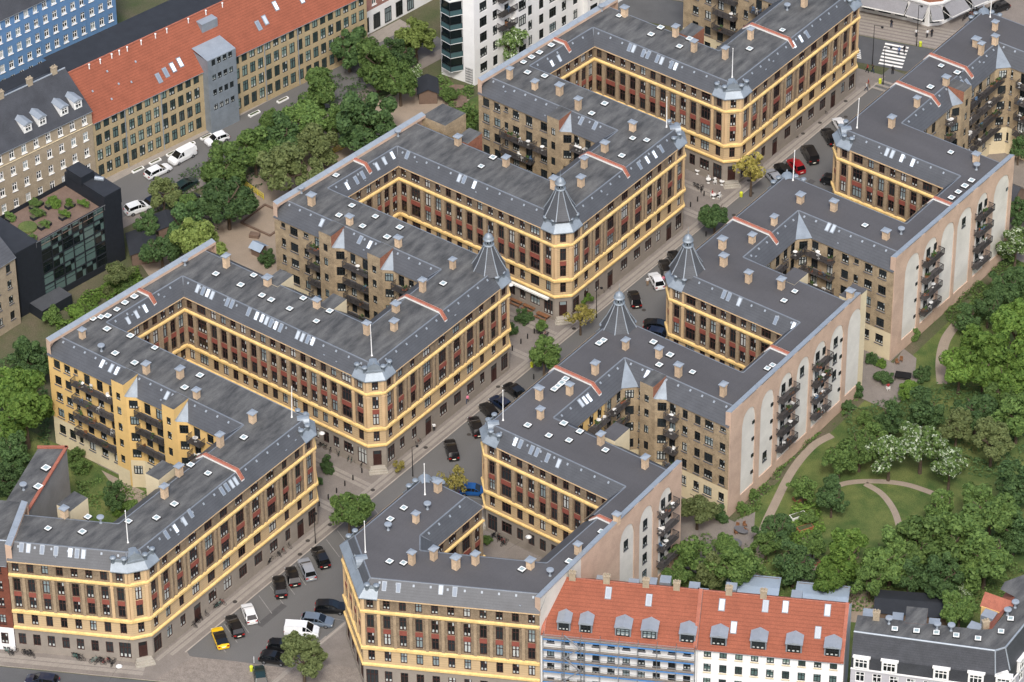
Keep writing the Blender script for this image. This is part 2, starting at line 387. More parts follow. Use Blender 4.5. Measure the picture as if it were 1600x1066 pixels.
def house(key, label, poly, types, roof='roof_felt_old', rear='brick_rear', rear_rows=None, party=(), fire='gable_brick'):
    """a house of the terrace: banded street and court fronts, plain backs, slate slopes and a flat felt roof"""
    n = len(poly); cx = sum(p[0] for p in poly)/n; cy = sum(p[1] for p in poly)/n
    t = thing('apartment_house', label, 'apartment house', (cx, cy, 0), group='yellow-banded apartment houses along the street')
    ms = [INSET[k] for k in types]; inn = offset_poly(poly, ms)
    BLD[key] = dict(t=t, poly=poly, types=types, inn=inn, ms=ms)
    for i, k in enumerate(types):
        wb = MB(); p, q = poly[i], poly[(i+1) % n]
        if k in 'SKHL':
            c0 = types[i-1] == 'H'; c1 = types[(i+1) % n] == 'H'
            banded_facade(t, wb, p, q, k, c0, c1)
        elif k in 'RN':
            if rear_rows and i in rear_rows:
                rr, style = rear_rows[i]; wall_rows(wb, p, q, rr); put_windows(t, p, q, rr, style, sill='plinth')
            else: wall_rows(wb, p, q, [(0, 3.0, 4, []), (3.0, ZE, 3, [])])
        elif k == 'F': wall_rows(wb, p, q, [(0, ZF, 5, [])])
        elif k == 'T': wall_rows(wb, p, q, [(0, ZR, 3, [])])
        if wb.f: wb.build('wall', ['brick_brown', 'plaster_tan', 'plaster_grey', rear, 'rear_cream', fire], t)
    # mouldings
    for run in seg_runs(types, 'SKHL'):
        pts = [poly[run[0]]]+[poly[(i+1) % n] for i in run]
        for z0, z1, pr in ((Z1A, Z1B, .26), (Z2A, Z2B, .32), (Z3A, Z3B, .28)):
            b = MB(); strip_band(b, pts, z0, z1, pr, 0, .12)
            b.build('cornice_band', ['band_yellow'], t)
        b = MB(); strip_band(b, pts, ZE-.35, ZE, .3, 0, .05); b.build('eaves_moulding', ['plaster_pier'], t)
    # roof
    fb = MB(); fb.face([(x, y, ZR) for x, y in inn], 0); fb.build('flat_roof', [roof], t)
    for i, k in enumerate(types):
        if ms[i] > 0:
            sb = MB(); fl = MB()
            p, q = poly[i], poly[(i+1) % n]; a, c = inn[i], inn[(i+1) % n]
            d = (Vector(q)-Vector(p)).normalized(); o = Vector((d.y, -d.x))*.28
            pe = (p[0]+o.x, p[1]+o.y, ZE-.06); qe = (q[0]+o.x, q[1]+o.y, ZE-.06)
            # keep the overhang tidy at the corners
            sb.face([pe, qe, (*c, ZR), (*a, ZR)], 0)
            sb.face([(p[0], p[1], ZE-.06), (q[0], q[1], ZE-.06), qe, pe], 1)
            g = MB(); g.face([pe, (pe[0], pe[1], ZE-.2), (qe[0], qe[1], ZE-.2), qe][::-1], 0)
            w = (Vector((-d.y, d.x)))*.16
            fl.face([(a[0], a[1], ZR+.03), (a[0]-w.x*.3, a[1]-w.y*.3, ZR-.03), (c[0]-w.x*.3, c[1]-w.y*.3, ZR-.03), (c[0], c[1], ZR+.03)], 0)
            fl.face([(a[0], a[1], ZR+.03), (c[0], c[1], ZR+.03), (c[0]+w.x, c[1]+w.y, ZR+.02), (a[0]+w.x, a[1]+w.y, ZR+.02)], 0)
            sb.build('slate_slope', ['slate', 'plaster_pier'], t); fl.build('ridge_flashing', ['zinc_edge'], t)
    for i, k in enumerate(types):                # hip and valley flashings
        if ms[i] > 0 and ms[i-1] > 0:
            a = Vector((*inn[i], ZR+.05)); e = Vector((*poly[i], ZE+.02)); MB().tube(a, e+(e-a)*.02, .09, 5).build('hip_flashing', ['zinc_edge'], t)
    # party-wall caps in red tile
    for i in party:
        p, q = Vector(poly[i]), Vector(poly[(i+1) % n]); a, c = Vector(inn[i]), Vector(inn[(i+1) % n])
        ends = []
        m0, m1 = ms[i-1], ms[(i+1) % n]; d = (q-p).normalized(); nn = Vector((d.y, -d.x))
        prof = []
        if m0: e = a+(p-a)*.66; prof.append((e, ZR-2*.66+.35))
        prof.append((a, ZR+.38)); prof.append((c, ZR+.38))
        if m1: e = c+(q-c)*.66; prof.append((e, ZR-2*.66+.35))
        b = MB(); w0 = MB()
        for j in range(len(prof)-1):
            (e0, z0), (e1, z1) = prof[j], prof[j+1]
            A = e0+nn*.36; B = e1+nn*.36; A2 = e0-nn*.36; B2 = e1-nn*.36
            b.face([(A.x, A.y, z0), (B.x, B.y, z1), (e1.x, e1.y, z1+.14), (e0.x, e0.y, z0+.14)], 0); b.face([(e0.x, e0.y, z0+.14), (e1.x, e1.y, z1+.14), (B2.x, B2.y, z1), (A2.x, A2.y, z0)], 0)
            for s in (1, -1):
                k0 = e0+nn*(.29*s); k1 = e1+nn*(.29*s); f = [(k0.x, k0.y, z0-.5), (k1.x, k1.y, z1-.5), (k1.x, k1.y, z1+.05), (k0.x, k0.y, z0+.05)]
                w0.face(f if s > 0 else f[::-1], 0)
        for (e, z), s in ((prof[0], -1), (prof[-1], 1)):
            k0 = e-nn*.29; k1 = e+nn*.29; f = [(k0.x, k0.y, z-.5), (k1.x, k1.y, z-.5), (k1.x, k1.y, z+.05), (k0.x, k0.y, z+.05)]; w0.face(f if s < 0 else f[::-1], 0)
        cp = b.build('party_wall_cap', ['tile_red'], t); w0.build('party_wall', ['white_paint'], cp)
    # fire walls
    for i, k in enumerate(types):
        if k == 'F':
            p, q = Vector(poly[i]), Vector(poly[(i+1) % n]); d = (q-p).normalized(); nn = Vector((d.y, -d.x))
            b = MB(); A = p+nn*.12; B = q+nn*.12; A2 = p-nn*.75; B2 = q-nn*.75
            b.face([(A.x, A.y, ZF-.02), (B.x, B.y, ZF-.02), (B.x, B.y, ZF+.12), (A.x, A.y, ZF+.12)], 0)
            b.face([(A.x, A.y, ZF+.12), (B.x, B.y, ZF+.12), (B2.x, B2.y, ZF-.1), (A2.x, A2.y, ZF-.1)], 0)
            b.face([(B2.x, B2.y, ZF-.1), (B2.x, B2.y, ZR), (A2.x, A2.y, ZR), (A2.x, A2.y, ZF-.1)], 1)
            for e, e2, s in ((A, A2, -1), (B, B2, 1)):
                f = [(e.x, e.y, ZE-.5), (e2.x, e2.y, ZE-.5), (e2.x, e2.y, ZF-.1), (e.x, e.y, ZF+.12)]; b.face(f if s < 0 else f[::-1], 1)
            L = (q-p).length; j = 1.9
            while j < L:
                c = p+d*j; b.tube((c.x+nn.x*.12, c.y+nn.y*.12, ZF+.14), (c.x-nn.x*.75, c.y-nn.y*.75, ZF-.07), .035, 4); j += 1.9
            b.build('fire_wall_capping', ['zinc_pale', 'gable_brick'], t)
    return t
def slope_frame(key, i):        # origin, along, up-slope and normal of slope i
    B = BLD[key]; n = len(B['poly']); p = Vector((*B['poly'][i], ZE)); q = Vector((*B['poly'][(i+1) % n], ZE)); d = (q-p).normalized()
    up = Vector((-d.y*B['ms'][i], d.x*B['ms'][i], ZR-ZE)).normalized(); return p, d, up, d.cross(up)
# ------------------------------------------------------------------ plan of the terrace (street frame, metres)
xL = lambda y: 4.0+.0099*y
xfw = lambda y: -39.7+.1085*(y+59.8)
xin = lambda y: xfw(y)+4.45
XI, XR, XRI = -6.4, 22.2, 32.6
_yr = lambda *p: sum(at(px, py, ZR)[1] for px, py in p)/len(p)
yA01, yC1, yA23 = -66.5, -42.6, -20.3
yC2 = _yr((555, 250), (579, 263)); yA45 = _yr((925, 245), (960, 258)); yC3 = _yr((864, 61), (886, 71)); yA67 = _yr((1185, 44), (1215, 56))
yB23 = -21.0; yE34 = _yr((1215, 548), (1232, 555)); yB45 = _yr((1155, 346), (1195, 364)); yE56 = _yr((1465, 314), (1484, 320)); yB67, yB78 = 70.0, 79.8
xrw1, xrw2, xrw3 = (lambda y: 52.0-.033*(y+57)-.0), (lambda y: 50.45-.019*(y+14.8)), (lambda y: 49.2+.008*(y-30))
def rear_rows(cols, floors=5, base=3):
    """rows of a back wall. cols: (distance, width, kind)"""
    zs = [(14.35, ZE, 14.75, 16.35), (11.3, 14.35, 11.75, 13.4), (8.25, 11.3, 8.7, 10.35), (5.2, 8.25, 5.65, 7.3), (1.9, 5.2, 2.5, 4.2)][:floors]
    out = []
    for k, (z0, z1, a, b) in enumerate(zs):
        ops = []
        for c, w, kind in cols:
            if kind == 'n': ops.append((c, w, a+.7, b) if k == 0 else (c, w, a, b))
            elif kind == 'd': ops.append((c, w, a-.35, b+.05))
            else: ops.append((c, w, a, b))
        out.append((z0, z1, base if k < 4 else 4, ops))
    zl = zs[-1][0]
    if zl > 0: out.append((0, zl, 4, []))
    return out
def P_(y, x=None): return (x, y)
# left side --------------------------------------------------------------
bd = Vector((math.cos(R_(28.2)), math.sin(R_(28.2))))       # the lower street runs at an angle
c0 = Vector((1.75, -90.2)); w0 = c0-bd*16.9; wi = w0+Vector((-bd.y, bd.x))*9.6
inner0 = (XI, wi.y+(XI-wi.x)*bd.y/bd.x)
A0 = [tuple(w0), tuple(c0), (3.35, -88.0), (xL(yA01), yA01), (XI, yA01), inner0, tuple(wi)]
house('A0', 'corner house with flagpole beside the yellow parked car', A0, ['L', 'H', 'S', 'P', 'N', 'N', 'F'], party=(3,))
A1 = [(XI, yA01), (xL(yA01), yA01), (xL(-51.6), -51.6), (xL(-50)-1.9, -49.7), (xin(-49.7), -49.7), (xin(yC1), yC1), (xfw(yC1), yC1), (xfw(-60.1), -60.1), (XI, -60.1)]
house('A1', 'house whose back wall is painted yellow and hung with balconies', A1, ['P', 'S', 'H', 'K', 'C' if 0 else 'K', 'P', 'F', 'R', 'N'], rear='rear_yellow', party=(5,),
      rear_rows={7: (rear_rows([(1.65, 1.25, 'w'), (3.65, 1.2, 'w'), (5.35, .75, 'n'), (7.5, 1.2, 'd'), (9.95, 1.2, 'd'), (12.35, 1.2, 'd'), (19.1, 1.2, 'd'), (21.3, 1.2, 'd'), (28.5, 1.2, 'd'), (31, 1.2, 'w')]), 'dark')})
def left_south(key, label, yS, yN, yc, yst, party, **k):     # finger whose banded front faces the court below it
    poly = [(xfw(yc), yc), (xin(yc), yc), (xin(yS), yS), (xL(yS)-1.9, yS), (xL(yS), yS+1.9), (xL(yst), yst), (XI, yst), (XI, yN), (xfw(yN), yN)]
    return house(key, label, poly, ['P', 'K', 'K', 'H', 'S', 'P', 'N', 'N', 'F'], party=party, **k)
def left_north(key, label, yS, yN, yc, yst, party, rr, cut=None, **k):
    poly = [(XI, yst), (xL(yst), yst), (xL(yN-1.9), yN-1.9), (xL(yN)-1.9, yN), (xin(yN), yN), (xin(yc), yc), (xfw(yc), yc), (xfw(yS), yS), (XI, yS)]
    return house(key, label, poly, ['P', 'S', 'H', 'K', 'K', 'P', 'F', 'R', 'N'], party=party, rear_rows={7: (rr, 'dark')}, **k)
left_south('A2', 'house with a flagged corner gable right behind the yellow back wall', -37.5, -26.8, yC1, yA23, (5,))
left_north('A3', 'brick-backed house with slate spire, on the left of two facing the junction trees', -14.0, -4.0, yC2, yA23, (5,),
           rear_rows([(1.7, .8, 'n'), (3.8, 1.5, 'w'), (6.2, .95, 'n'), (8.4, 1.1, 'd'), (15.3, 1.0, 'd'), (17.7, 1.1, 'd'), (24.6, 1.1, 'd'), (26.5, 1, 'w')]))
left_south('A4', 'house with slate spire above the awnings and planted corner', 8.0, 18.4, yC2, yA45, (5,))
left_north('A5', 'brick-backed house with corner gable beside the round-crowned white-flowered tree', 31.1, 41.2, yC3, yA45, (5,),
           rear_rows([(1.5, 1.25, 'w'), (3.7, 1.25, 'w'), (5.5, .75, 'n'), (7.4, 1.3, 'w'), (10, 1.3, 'd'), (12.9, 1.3, 'w'), (19.3, 1.1, 'd'), (21.5, 1.1, 'd')]))
left_south('A6', 'house with a flagpole over the cafe tables at its corner', 53.0, 63.2, yC3, yA67, (5,))
left_north('A7', 'farthest house of the left row, ending at the zebra crossing', 80.3, 90.2, 100.5, yA67, (), rear_rows([(2.5, 1.2, 'w'), (5, 1.2, 'w'), (7.5, 1.2, 'd'), (10, 1.2, 'd'), (12.5, .9, 'n'), (15, 1.2, 'd'), (17.4, 1.2, 'w')]))
# right side -------------------------------------------------------------
bR = Vector((30.85, -75.2)); e1 = bR+bd*24.6; yE12 = -44.5
NR = 'roof_felt_new'; GP = 'gable_plaster'
B1 = [(XR, -68.4), tuple(bR), tuple(e1), (xrw1(yE12), yE12), (46.3, yE12), (46.3, -55.2), (33.6, -61.9), (XRI, -60.6), (XRI, -50.3), (24.1, -50.3), (XR, -52.2)]
house('B1', 'corner house with long slanted front facing the parking bays', B1, ['H', 'L', 'F', 'P', 'N', 'N', 'N', 'K', 'K', 'H', 'S'], roof=NR, party=(3,), fire='gable_plaster')
def right_south(key, label, yS, yN, yE, yst, xw, party, **k):
    xE = xw(yE)-5.5
    poly = [(xE, yE), (xw(yE), yE), (xw(yN), yN), (XRI, yN), (XRI, yst), (XR, yst), (XR, yS+1.9), (XR+1.9, yS), (xE, yS)]
    return house(key, label, poly, ['P', 'F', 'N', 'R', 'P', 'S', 'H', 'K', 'K'], roof=NR, party=party, **k)
def right_north(key, label, yS, yN, yE, yst, xw, party, r1, r2, **k):
    xE = xw(yE)-5.5
    poly = [(XR, yst), (XRI, yst), (XRI, yS), (xw(yS), yS), (xw(yE), yE), (xE, yE), (xE, yN), (XR+1.9, yN), (XR, yN-1.9)]
    return house(key, label, poly, ['P', 'R', 'R', 'F', 'P', 'K', 'K', 'H', 'S'], roof=NR, party=party, rear_rows={1: (r1, 'dark'), 2: (r2, 'dark')}, **k)
right_south('B2', 'right-row house with flagpole, nearest behind the blue car', -38.35, -28.2, yE12, yB23, xrw1, (4,), rear='rear_yellow', rear_rows={3: (rear_rows([(1.5, 1.1, 'w'), (4, 1.1, 'd'), (6, 1.1, 'd')]), 'dark')})
right_north('B3', 'right-row house with slate spire and inner yard full of dark balconies', -15.2, -4.2, yE34, yB23, xrw2, (4,),
            rear_rows([(1.2, 1.1, 'd'), (3.6, 1.2, 'd')]), rear_rows([(1.7, 1.2, 'w'), (7.9, 1.1, 'd'), (10.1, .9, 'w'), (12.3, 1.0, 'w'), (14.3, 1.5, 'w'), (16.7, 1.0, 'n')]))
right_south('B4', 'right-row house with slate spire beside the white hatchback', 7.5, 19.6, yE34, yB45, xrw2, (4,), rear_rows={3: (rear_rows([(1.5, 1.1, 'w'), (4, 1.1, 'd')]), 'dark')})
right_north('B5', 'right-row house with corner gable standing in front of the red car', 30.0, 40.6, yE56, yB45, xrw3, (4,),
            rear_rows([(1.2, 1.1, 'd'), (3.2, 1.1, 'd'), (5.5, 1.2, 'd')]), rear_rows([(2.4, 1.3, 'd'), (5.2, 1.1, 'd'), (7.9, 1.25, 'w'), (9.9, .8, 'n'), (12.1, 1.4, 'w'), (14.6, 1.4, 'w')]))
right_south('B6', 'right-row house with flagpole, behind the long arched gable wall', 52.9, 63.3, yE56, yB67, xrw3, (4,), rear_rows={3: (rear_rows([(1.5, 1.1, 'w'), (4, 1.1, 'd')]), 'dark')})
house('B7', 'narrow right-row house between two red-tiled party walls', [(XR, yB67), (XRI, yB67), (XRI, yB78), (XR, yB78)], ['P', 'R', 'P', 'S'], roof=NR, party=(2,), rear_rows={1: (rear_rows([(1.6, 1.1, 'd'), (7.4, 1.2, 'd'), (9, .9, 'w')]), 'dark')})
house('B8', 'last right-row house at the crossing, with flagpole', [(XR, yB78), (XRI, yB78), (XRI, 87.3), (64, 87.3), (64, 97.6), (XR+1.9, 97.6), (XR, 95.7)], ['P', 'R', 'R', 'F', 'K', 'H', 'S'], roof=NR,
      rear_rows={1: (rear_rows([(1.4, 1.1, 'd'), (3.8, 1.1, 'd'), (6.2, 1.1, 'd')]), 'dark'), 2: (rear_rows([(1.5, 1.6, 'w'), (4.5, 1.6, 'd'), (7.5, 1.2, 'w'), (10, 1.2, 'w')]), 'dark')})
# ------------------------------------------------------------------ corner crowns, spires and flagpoles
def corner(key, i, kind):
    """zinc crown over chamfer edge i of a house: skirt, posts with round caps, gable dome or slate spire"""
    B = BLD[key]; t = B['t']; poly = B['poly']; n = len(poly); p0, p, q, q1 = [Vector(poly[(i+k) % n]) for k in (-1, 0, 1, 2)]
    dl = (p0-p).normalized(); dr = (q1-q).normalized(); pts = [tuple(p+dl*2.3), tuple(p), tuple(q), tuple(q+dr*2.3)]
    o = polyline_off(pts, .42); a = polyline_off(pts, -.62); a2 = polyline_off(pts, -.9)
    z0, z1 = ZE-.05, ZE+1.0; b = MB()
    for k in range(3):
        b.face([(*o[k], z0), (*o[k+1], z0), (*a[k+1], z1), (*a[k], z1)], 0); b.face([(*o[k], z0-.16), (*o[k+1], z0-.16), (*o[k+1], z0), (*o[k], z0)], 0)
        b.face([(*a[k], z1), (*a[k+1], z1), (*a2[k+1], z1), (*a2[k], z1)], 0)
        b.face([(*a2[k+1], z1), (*a2[k+1], z1-.9), (*a2[k], z1-.9), (*a2[k], z1)], 0)
        b.face([(*o[k+1], z0-.16), (*o[k], z0-.16), (*pts[k], z0-.16), (*pts[k+1], z0-.16)], 0)
    for k in (0, 3):
        f = [(*o[k], z0), (*a[k], z1), (*a2[k], z1), (*a2[k], z0)]; b.face(f if k == 3 else f[::-1], 0)
    crown = b.build('corner_crown', ['zinc'], t)
    posts = [on_edge(a[0], a[1], .25), on_edge(a[0], a[1], (Vector(a[1])-Vector(a[0])).length-.35), on_edge(a[2], a[3], .35), on_edge(a[2], a[3], (Vector(a[3])-Vector(a[2])).length-.25)]
    for x, y in posts:
        MB().lathe((x, y), [(.3, z1-.5), (.3, z1+.45), (.42, z1+.5), (.46, z1+.62), (.4, z1+.74), (.12, z1+.82)], 12).build('post', ['zinc'], crown, True)
    for u, v in ((posts[0], posts[1]), (posts[2], posts[3])):
        d = Vector((v[0]-u[0], v[1]-u[1])); L = d.length; d.normalize(); m = ((u[0]+v[0])/2, (u[1]+v[1])/2)
        MB().obox(m, tuple(d), L-.5, .16, z1-.1, z1+.42).build('balustrade', ['zinc'], crown)
    cm = (Vector(a[1])+Vector(a[2]))/2; dn = (q-p).normalized(); nn = Vector((dn.y, -dn.x))
    if kind == 'gable':
        b = MB(); n_ = 9; rad = 1.05; front = cm+nn*.1
        prev = None
        for j in range(n_+1):                     # rounded pediment, a barrel running back from the front
            th = math.pi*j/n_; u = -math.cos(th)*rad; h = math.sin(th)*1.25
            f = front+dn*u; bk = f-nn*1.7; cur = ((f.x, f.y, z1+h+.1), (bk.x, bk.y, z1+h*.85+.1))
            if prev: b.face([prev[0], cur[0], cur[1], prev[1]][::-1], 0)
            prev = cur
        pts2 = [(*(front+dn*(-math.cos(math.pi*j/n_)*rad)), z1+math.sin(math.pi*j/n_)*1.25+.1) for j in range(n_+1)]
        b.face([(*(front-dn*rad), z1-.2)]+[(*(front+dn*rad), z1-.2)]+pts2[::-1], 0)
        b.obox(tuple(front+nn*.06), tuple(dn), 2.5, .2, z1-.1, z1+.18)
        b.lathe(tuple(front), [(.12, z1+1.3), (.16, z1+1.5), (.02, z1+1.8)], 6); b.build('pediment', ['zinc'], crown)
    else:
        cc = cm-nn*2.15; b = MB(); rr = [(2.8, ZR-.35), (1.85, ZR+1.35), (.66, ZR+4.0)]; ph = math.atan2(nn.y, nn.x)+math.pi/8
        b.lathe(tuple(cc), rr, 8, 0, False, ph); b.build('spire_slope', ['slate'], crown)
        rb = MB()
        for k in range(8):
            an = 2*math.pi*k/8+ph; pr = [(cc.x+r*math.cos(an), cc.y+r*math.sin(an), z+.03) for r, z in rr]
            rb.tube(pr[0], pr[1], .085, 5); rb.tube(pr[1], pr[2], .075, 5)
        rb.build('spire_rib', ['zinc_pale'], crown)
        z = ZR+4.0; lt = MB().lathe(tuple(cc), [(.72, z-.1), (.86, z+.0), (.86, z+.16), (.6, z+.18)], 16)
        for k in range(8):
            an = 2*math.pi*k/8; x, y = cc.x+.55*math.cos(an), cc.y+.55*math.sin(an); lt.tube((x, y, z+.1), (x, y, z+.95), .1, 6)
        lt.lathe(tuple(cc), [(.3, z+.1), (.3, z+.95)], 8, 1); lt.lathe(tuple(cc), [(.72, z+.92), (.84, z+.96), (.84, z+1.1), (.72, z+1.14), (.7, z+1.4), (.6, z+1.65), (.42, z+1.86), (.2, z+1.98), (.08, z+2.05), (.06, z+2.4), (.13, z+2.5), (.02, z+2.7), (.02, z+3.5)], 16)
        lt.build('lantern', ['zinc', 'frame_dark'], crown, True)
    return cm-nn*1.9
FLAG = MB().lathe((0, 0), [(.16, 0), (.12, .12), (.085, .4), (.05, 5.4), (.09, 5.45), (.06, 5.6), (.0, 5.62)], 8).data('flagpole', ['white_paint'])
CH = {'A0': (1, 'gable'), 'A1': (2, 'gable'), 'A2': (3, 'gable'), 'A3': (2, 'spire'), 'A4': (3, 'spire'), 'A5': (2, 'gable'), 'A6': (3, 'gable'), 'A7': (2, 'gable'),
      'B2': (6, 'gable'), 'B3': (7, 'spire'), 'B4': (6, 'spire'), 'B5': (7, 'gable'), 'B6': (6, 'gable'), 'B8': (5, 'gable')}
FL = {'A0': 'parking street corner house', 'A1': 'house with the yellow back wall', 'A2': 'corner house with stone steps and dark door', 'A5': 'brick-backed house above the cafe court', 'A6': 'corner house above the cafe tables',
      'B2': 'house right of the blue car', 'B5': 'house below the red car', 'B6': 'house behind the arched gable', 'B8': 'house at the zebra crossing'}
FPX = {'A0': (200, 848), 'A1': (456, 652), 'A2': (581, 556), 'A5': (1041.5, 199), 'A6': (1144, 121), 'B2': (786, 657), 'B5': (1239, 282), 'B6': (1339, 200), 'B8': (1547, 27)}
for k, (i, kd) in CH.items():
    e = corner(k, i, kd)
for k, w in FL.items():
    x, y = at(*FPX[k], ZR)
    o = inst('flagpole', FLAG, None, (x, y, ZR+.01)); tag(o, 'white flagpole on the '+w, 'flagpole', 'flagpoles on the corner roofs')
    o.rotation_euler = (random.uniform(-.03, .03), random.uniform(-.03, .03), 0)
for px, py, w in ((571, 863, 'slanted-front house above the parking bays'), (664, 773, 'slanted-front house, at its rear corner')):
    x, y = at(px, py, ZR); o = inst('flagpole', FLAG, None, (x, y, ZR+.01)); tag(o, 'white flagpole on the '+w, 'flagpole', 'flagpoles on the corner roofs')
# long chamfer and rear corner of the slanted-front house
corner('B1', 9, 'gable'); corner('B1', 0, 'gable')
# ------------------------------------------------------------------ things on the roofs (parts of their houses)
def owner(x, y, keys=None):
    best = None
    for k, B in BLD.items():
        pl = B['poly']; ins = False; n = len(pl)
        for i in range(n):
            (x0, y0), (x1, y1) = pl[i], pl[(i+1) % n]
            if (y0 > y) != (y1 > y) and x < (x1-x0)*(y-y0)/(y1-y0)+x0: ins = not ins
        if ins: return B['t']
        d = min((Vector(((pl[i][0]+pl[(i+1) % n][0])/2, (pl[i][1]+pl[(i+1) % n][1])/2))-Vector((x, y))).length for i in range(n))
        if best is None or d < best[0]: best = (d, B['t'])
    return best[1]
CHM = MB(); CHM.box(-.42, .42, -.42, .42, 0, 1.75, 0); CHM.box(-.47, .47, -.47, .47, 1.5, 1.62, 0)
CHM.box(-.62, .62, -.62, .62, 1.86, 1.93, 1, True)
for _s in ((-.62, -.62), (.62, -.62), (.62, .62), (-.62, .62)): pass
CHM.lathe((0, 0), [(.88, 1.93), (.02, 2.12)], 4, 1, True, math.pi/4)
for _s in ((-.36, -.36), (.36, -.36), (.36, .36), (-.36, .36)): CHM.box(_s[0]-.05, _s[0]+.05, _s[1]-.05, _s[1]+.05, 1.74, 1.87, 1)
CHME = CHM.data('chimney', ['chimney', 'zinc_pale'])
SKB = MB(); SKB.box(-.62, .62, -.62, .62, 0, .2, 1); SKB.prism([(-.52, -.52), (.52, -.52), (.52, .52), (-.52, .52)], .2, .3, 0)
SKB.face([(-.36, -.36, .312), (.36, -.36, .312), (.36, .36, .312), (-.36, .36, .312)], 2); SKM = SKB.data('roof_skylight', ['white_paint', 'frame_dark', 'sky_pane'])
VNT = MB().lathe((0, 0), [(.22, 0), (.2, .12), (.14, .18), (.14, .95), (.5, .98), (.54, 1.06), (.52, 1.16), (.3, 1.22)], 14).data('vent_cowl', ['zinc_pale'], smooth=False)
CHIM = [(354, 417), (129, 528), (487, 320), (546.5, 350.4), (622.5, 385), (707.5, 419), (660.5, 455), (618.6, 486.6), (616, 515.5), (573.5, 522), (495, 480.4), (418.3, 445.3), (715.6, 226), (790.7, 259), (796.5, 122.7),
    (835.8, 139), (874.4, 147.8), (903.4, 171), (988.4, 204), (944.8, 236.7), (912.7, 261.7), (975.8, 25), (1055.5, 56.4), (1084.3, 80.2), (1133, 91.4), (1172.7, 60.9), (1554.4, 47), (1554.4, 69.4), (1524.9, 72.6), (1532.6, 85),
    (1478, 132.8), (1432.4, 166.6), (1392.9, 198.6), (1524.9, 253), (1256.4, 10), (907.7, 290.8), (865.6, 294.5), (1128.6, 388.5), (1175.2, 379), (1130.6, 414.8), (1169.4, 441), (1250.6, 316.6), (1302.7, 328.9), (1209.5, 350.9),
    (1384, 373), (1220.5, 451), (1328.2, 468.6), (229, 582.7), (282, 590), (307.5, 621.5), (395, 659.5), (344.5, 697), (280.5, 742.7), (257.5, 777), (101, 808), (930, 584), (890, 616), (842.5, 623.5), (844.5, 653.5), (977.5, 545),
    (1029.5, 558.5), (1060, 587.7), (1130, 618), (938.7, 694), (1008, 730.7), (650, 816), (643.7, 881), (678, 873.7), (712.5, 888), (743, 881), (684.3, 767.7), (903, 865.5), (963.7, 818.7), (828.7, 887.5)]
SKYL = [(337.4, 429.3), (376.2, 446.6), (396.5, 431.5), (210, 464.9), (195.4, 474.4), (182.8, 484.9), (168.3, 495), (157.8, 496.7), (145.3, 499.4), (167.3, 515.5), (204, 526.2), (525.2, 275.3), (549.8, 322.6), (529.7, 337.9),
    (586.6, 339.6), (566.6, 354.7), (624.7, 356.7), (604.9, 371.7), (692.5, 444.3), (409.5, 463), (423.8, 469.9), (473.9, 467.4), (452.6, 483.7), (515.2, 487.4), (494.4, 503.2), (770.2, 247.5), (751.9, 261.2), (967.3, 25.8),
    (1032.4, 44.3), (1017.2, 55.1), (1077.5, 61.9), (1061.7, 73.9), (1171.2, 77.6), (861.4, 71.9), (843, 83.4), (830.6, 90.7), (818, 98.4), (824.3, 114.5), (851, 120.2), (944.8, 163.3), (924.5, 178.6), (988.4, 217.4), (1010.4, 220.4),
    (971.6, 244.7), (1222.5, 48.3), (1470.5, 104), (1495.6, 114.7), (1453.7, 137.3), (1485.5, 239.2), (1518, 283.3), (1507.6, 292), (1497.3, 301.3), (1486.8, 310.3), (1351.5, 353.4), (1241.8, 456.6), (1225, 471.1), (1199, 577), (1207, 572),
    (180, 553.5), (210.5, 568.5), (242, 544.7), (312.5, 588), (288.7, 607), (381, 685), (298, 727.7), (325, 741), (272.5, 789), (75, 827), (128.7, 832.5), (137.5, 809), (201, 816), (244.5, 810.5), (610, 812.5), (608.7, 878.7),
    (630.5, 881), (631, 795), (936, 538), (943, 533), (1047, 556), (1030, 571.5), (1082, 582.7), (824.5, 666), (857.5, 682), (881, 663), (906, 675.7), (889, 689.5), (946, 704.7), (883.7, 593.5), (878, 599.7), (872, 604.7),
    (866, 609.7), (1021, 536), (939.5, 832), (889.5, 878.7), (815.5, 891)]
VENT = [(289, 414.8), (470.9, 302), (622, 213), (940, 17.5), (1230, 16), (1408, 366), (1525.6, 265.5), (158.7, 549), (157.5, 817.5), (606.7, 828.7), (668, 796), (859.5, 900)]
for nm, lst, me in (('chimney', CHIM, CHME), ('roof_skylight', SKYL, SKM), ('vent_cowl', VENT, VNT)):
    for px, py in lst:
        x, y = at(px, py, ZR); o = inst(nm, me, owner(x, y), (x, y, ZR+.005))
        if nm == 'roof_skylight': o.scale = (random.uniform(.75, .9),)*3; o.rotation_euler.z = random.uniform(-.04, .04)
        if nm == 'chimney': o.scale = (random.uniform(.82, 1.1), random.uniform(.82, 1.1), random.uniform(.78, 1.15)); o.rotation_euler.z = random.uniform(-.03, .03)
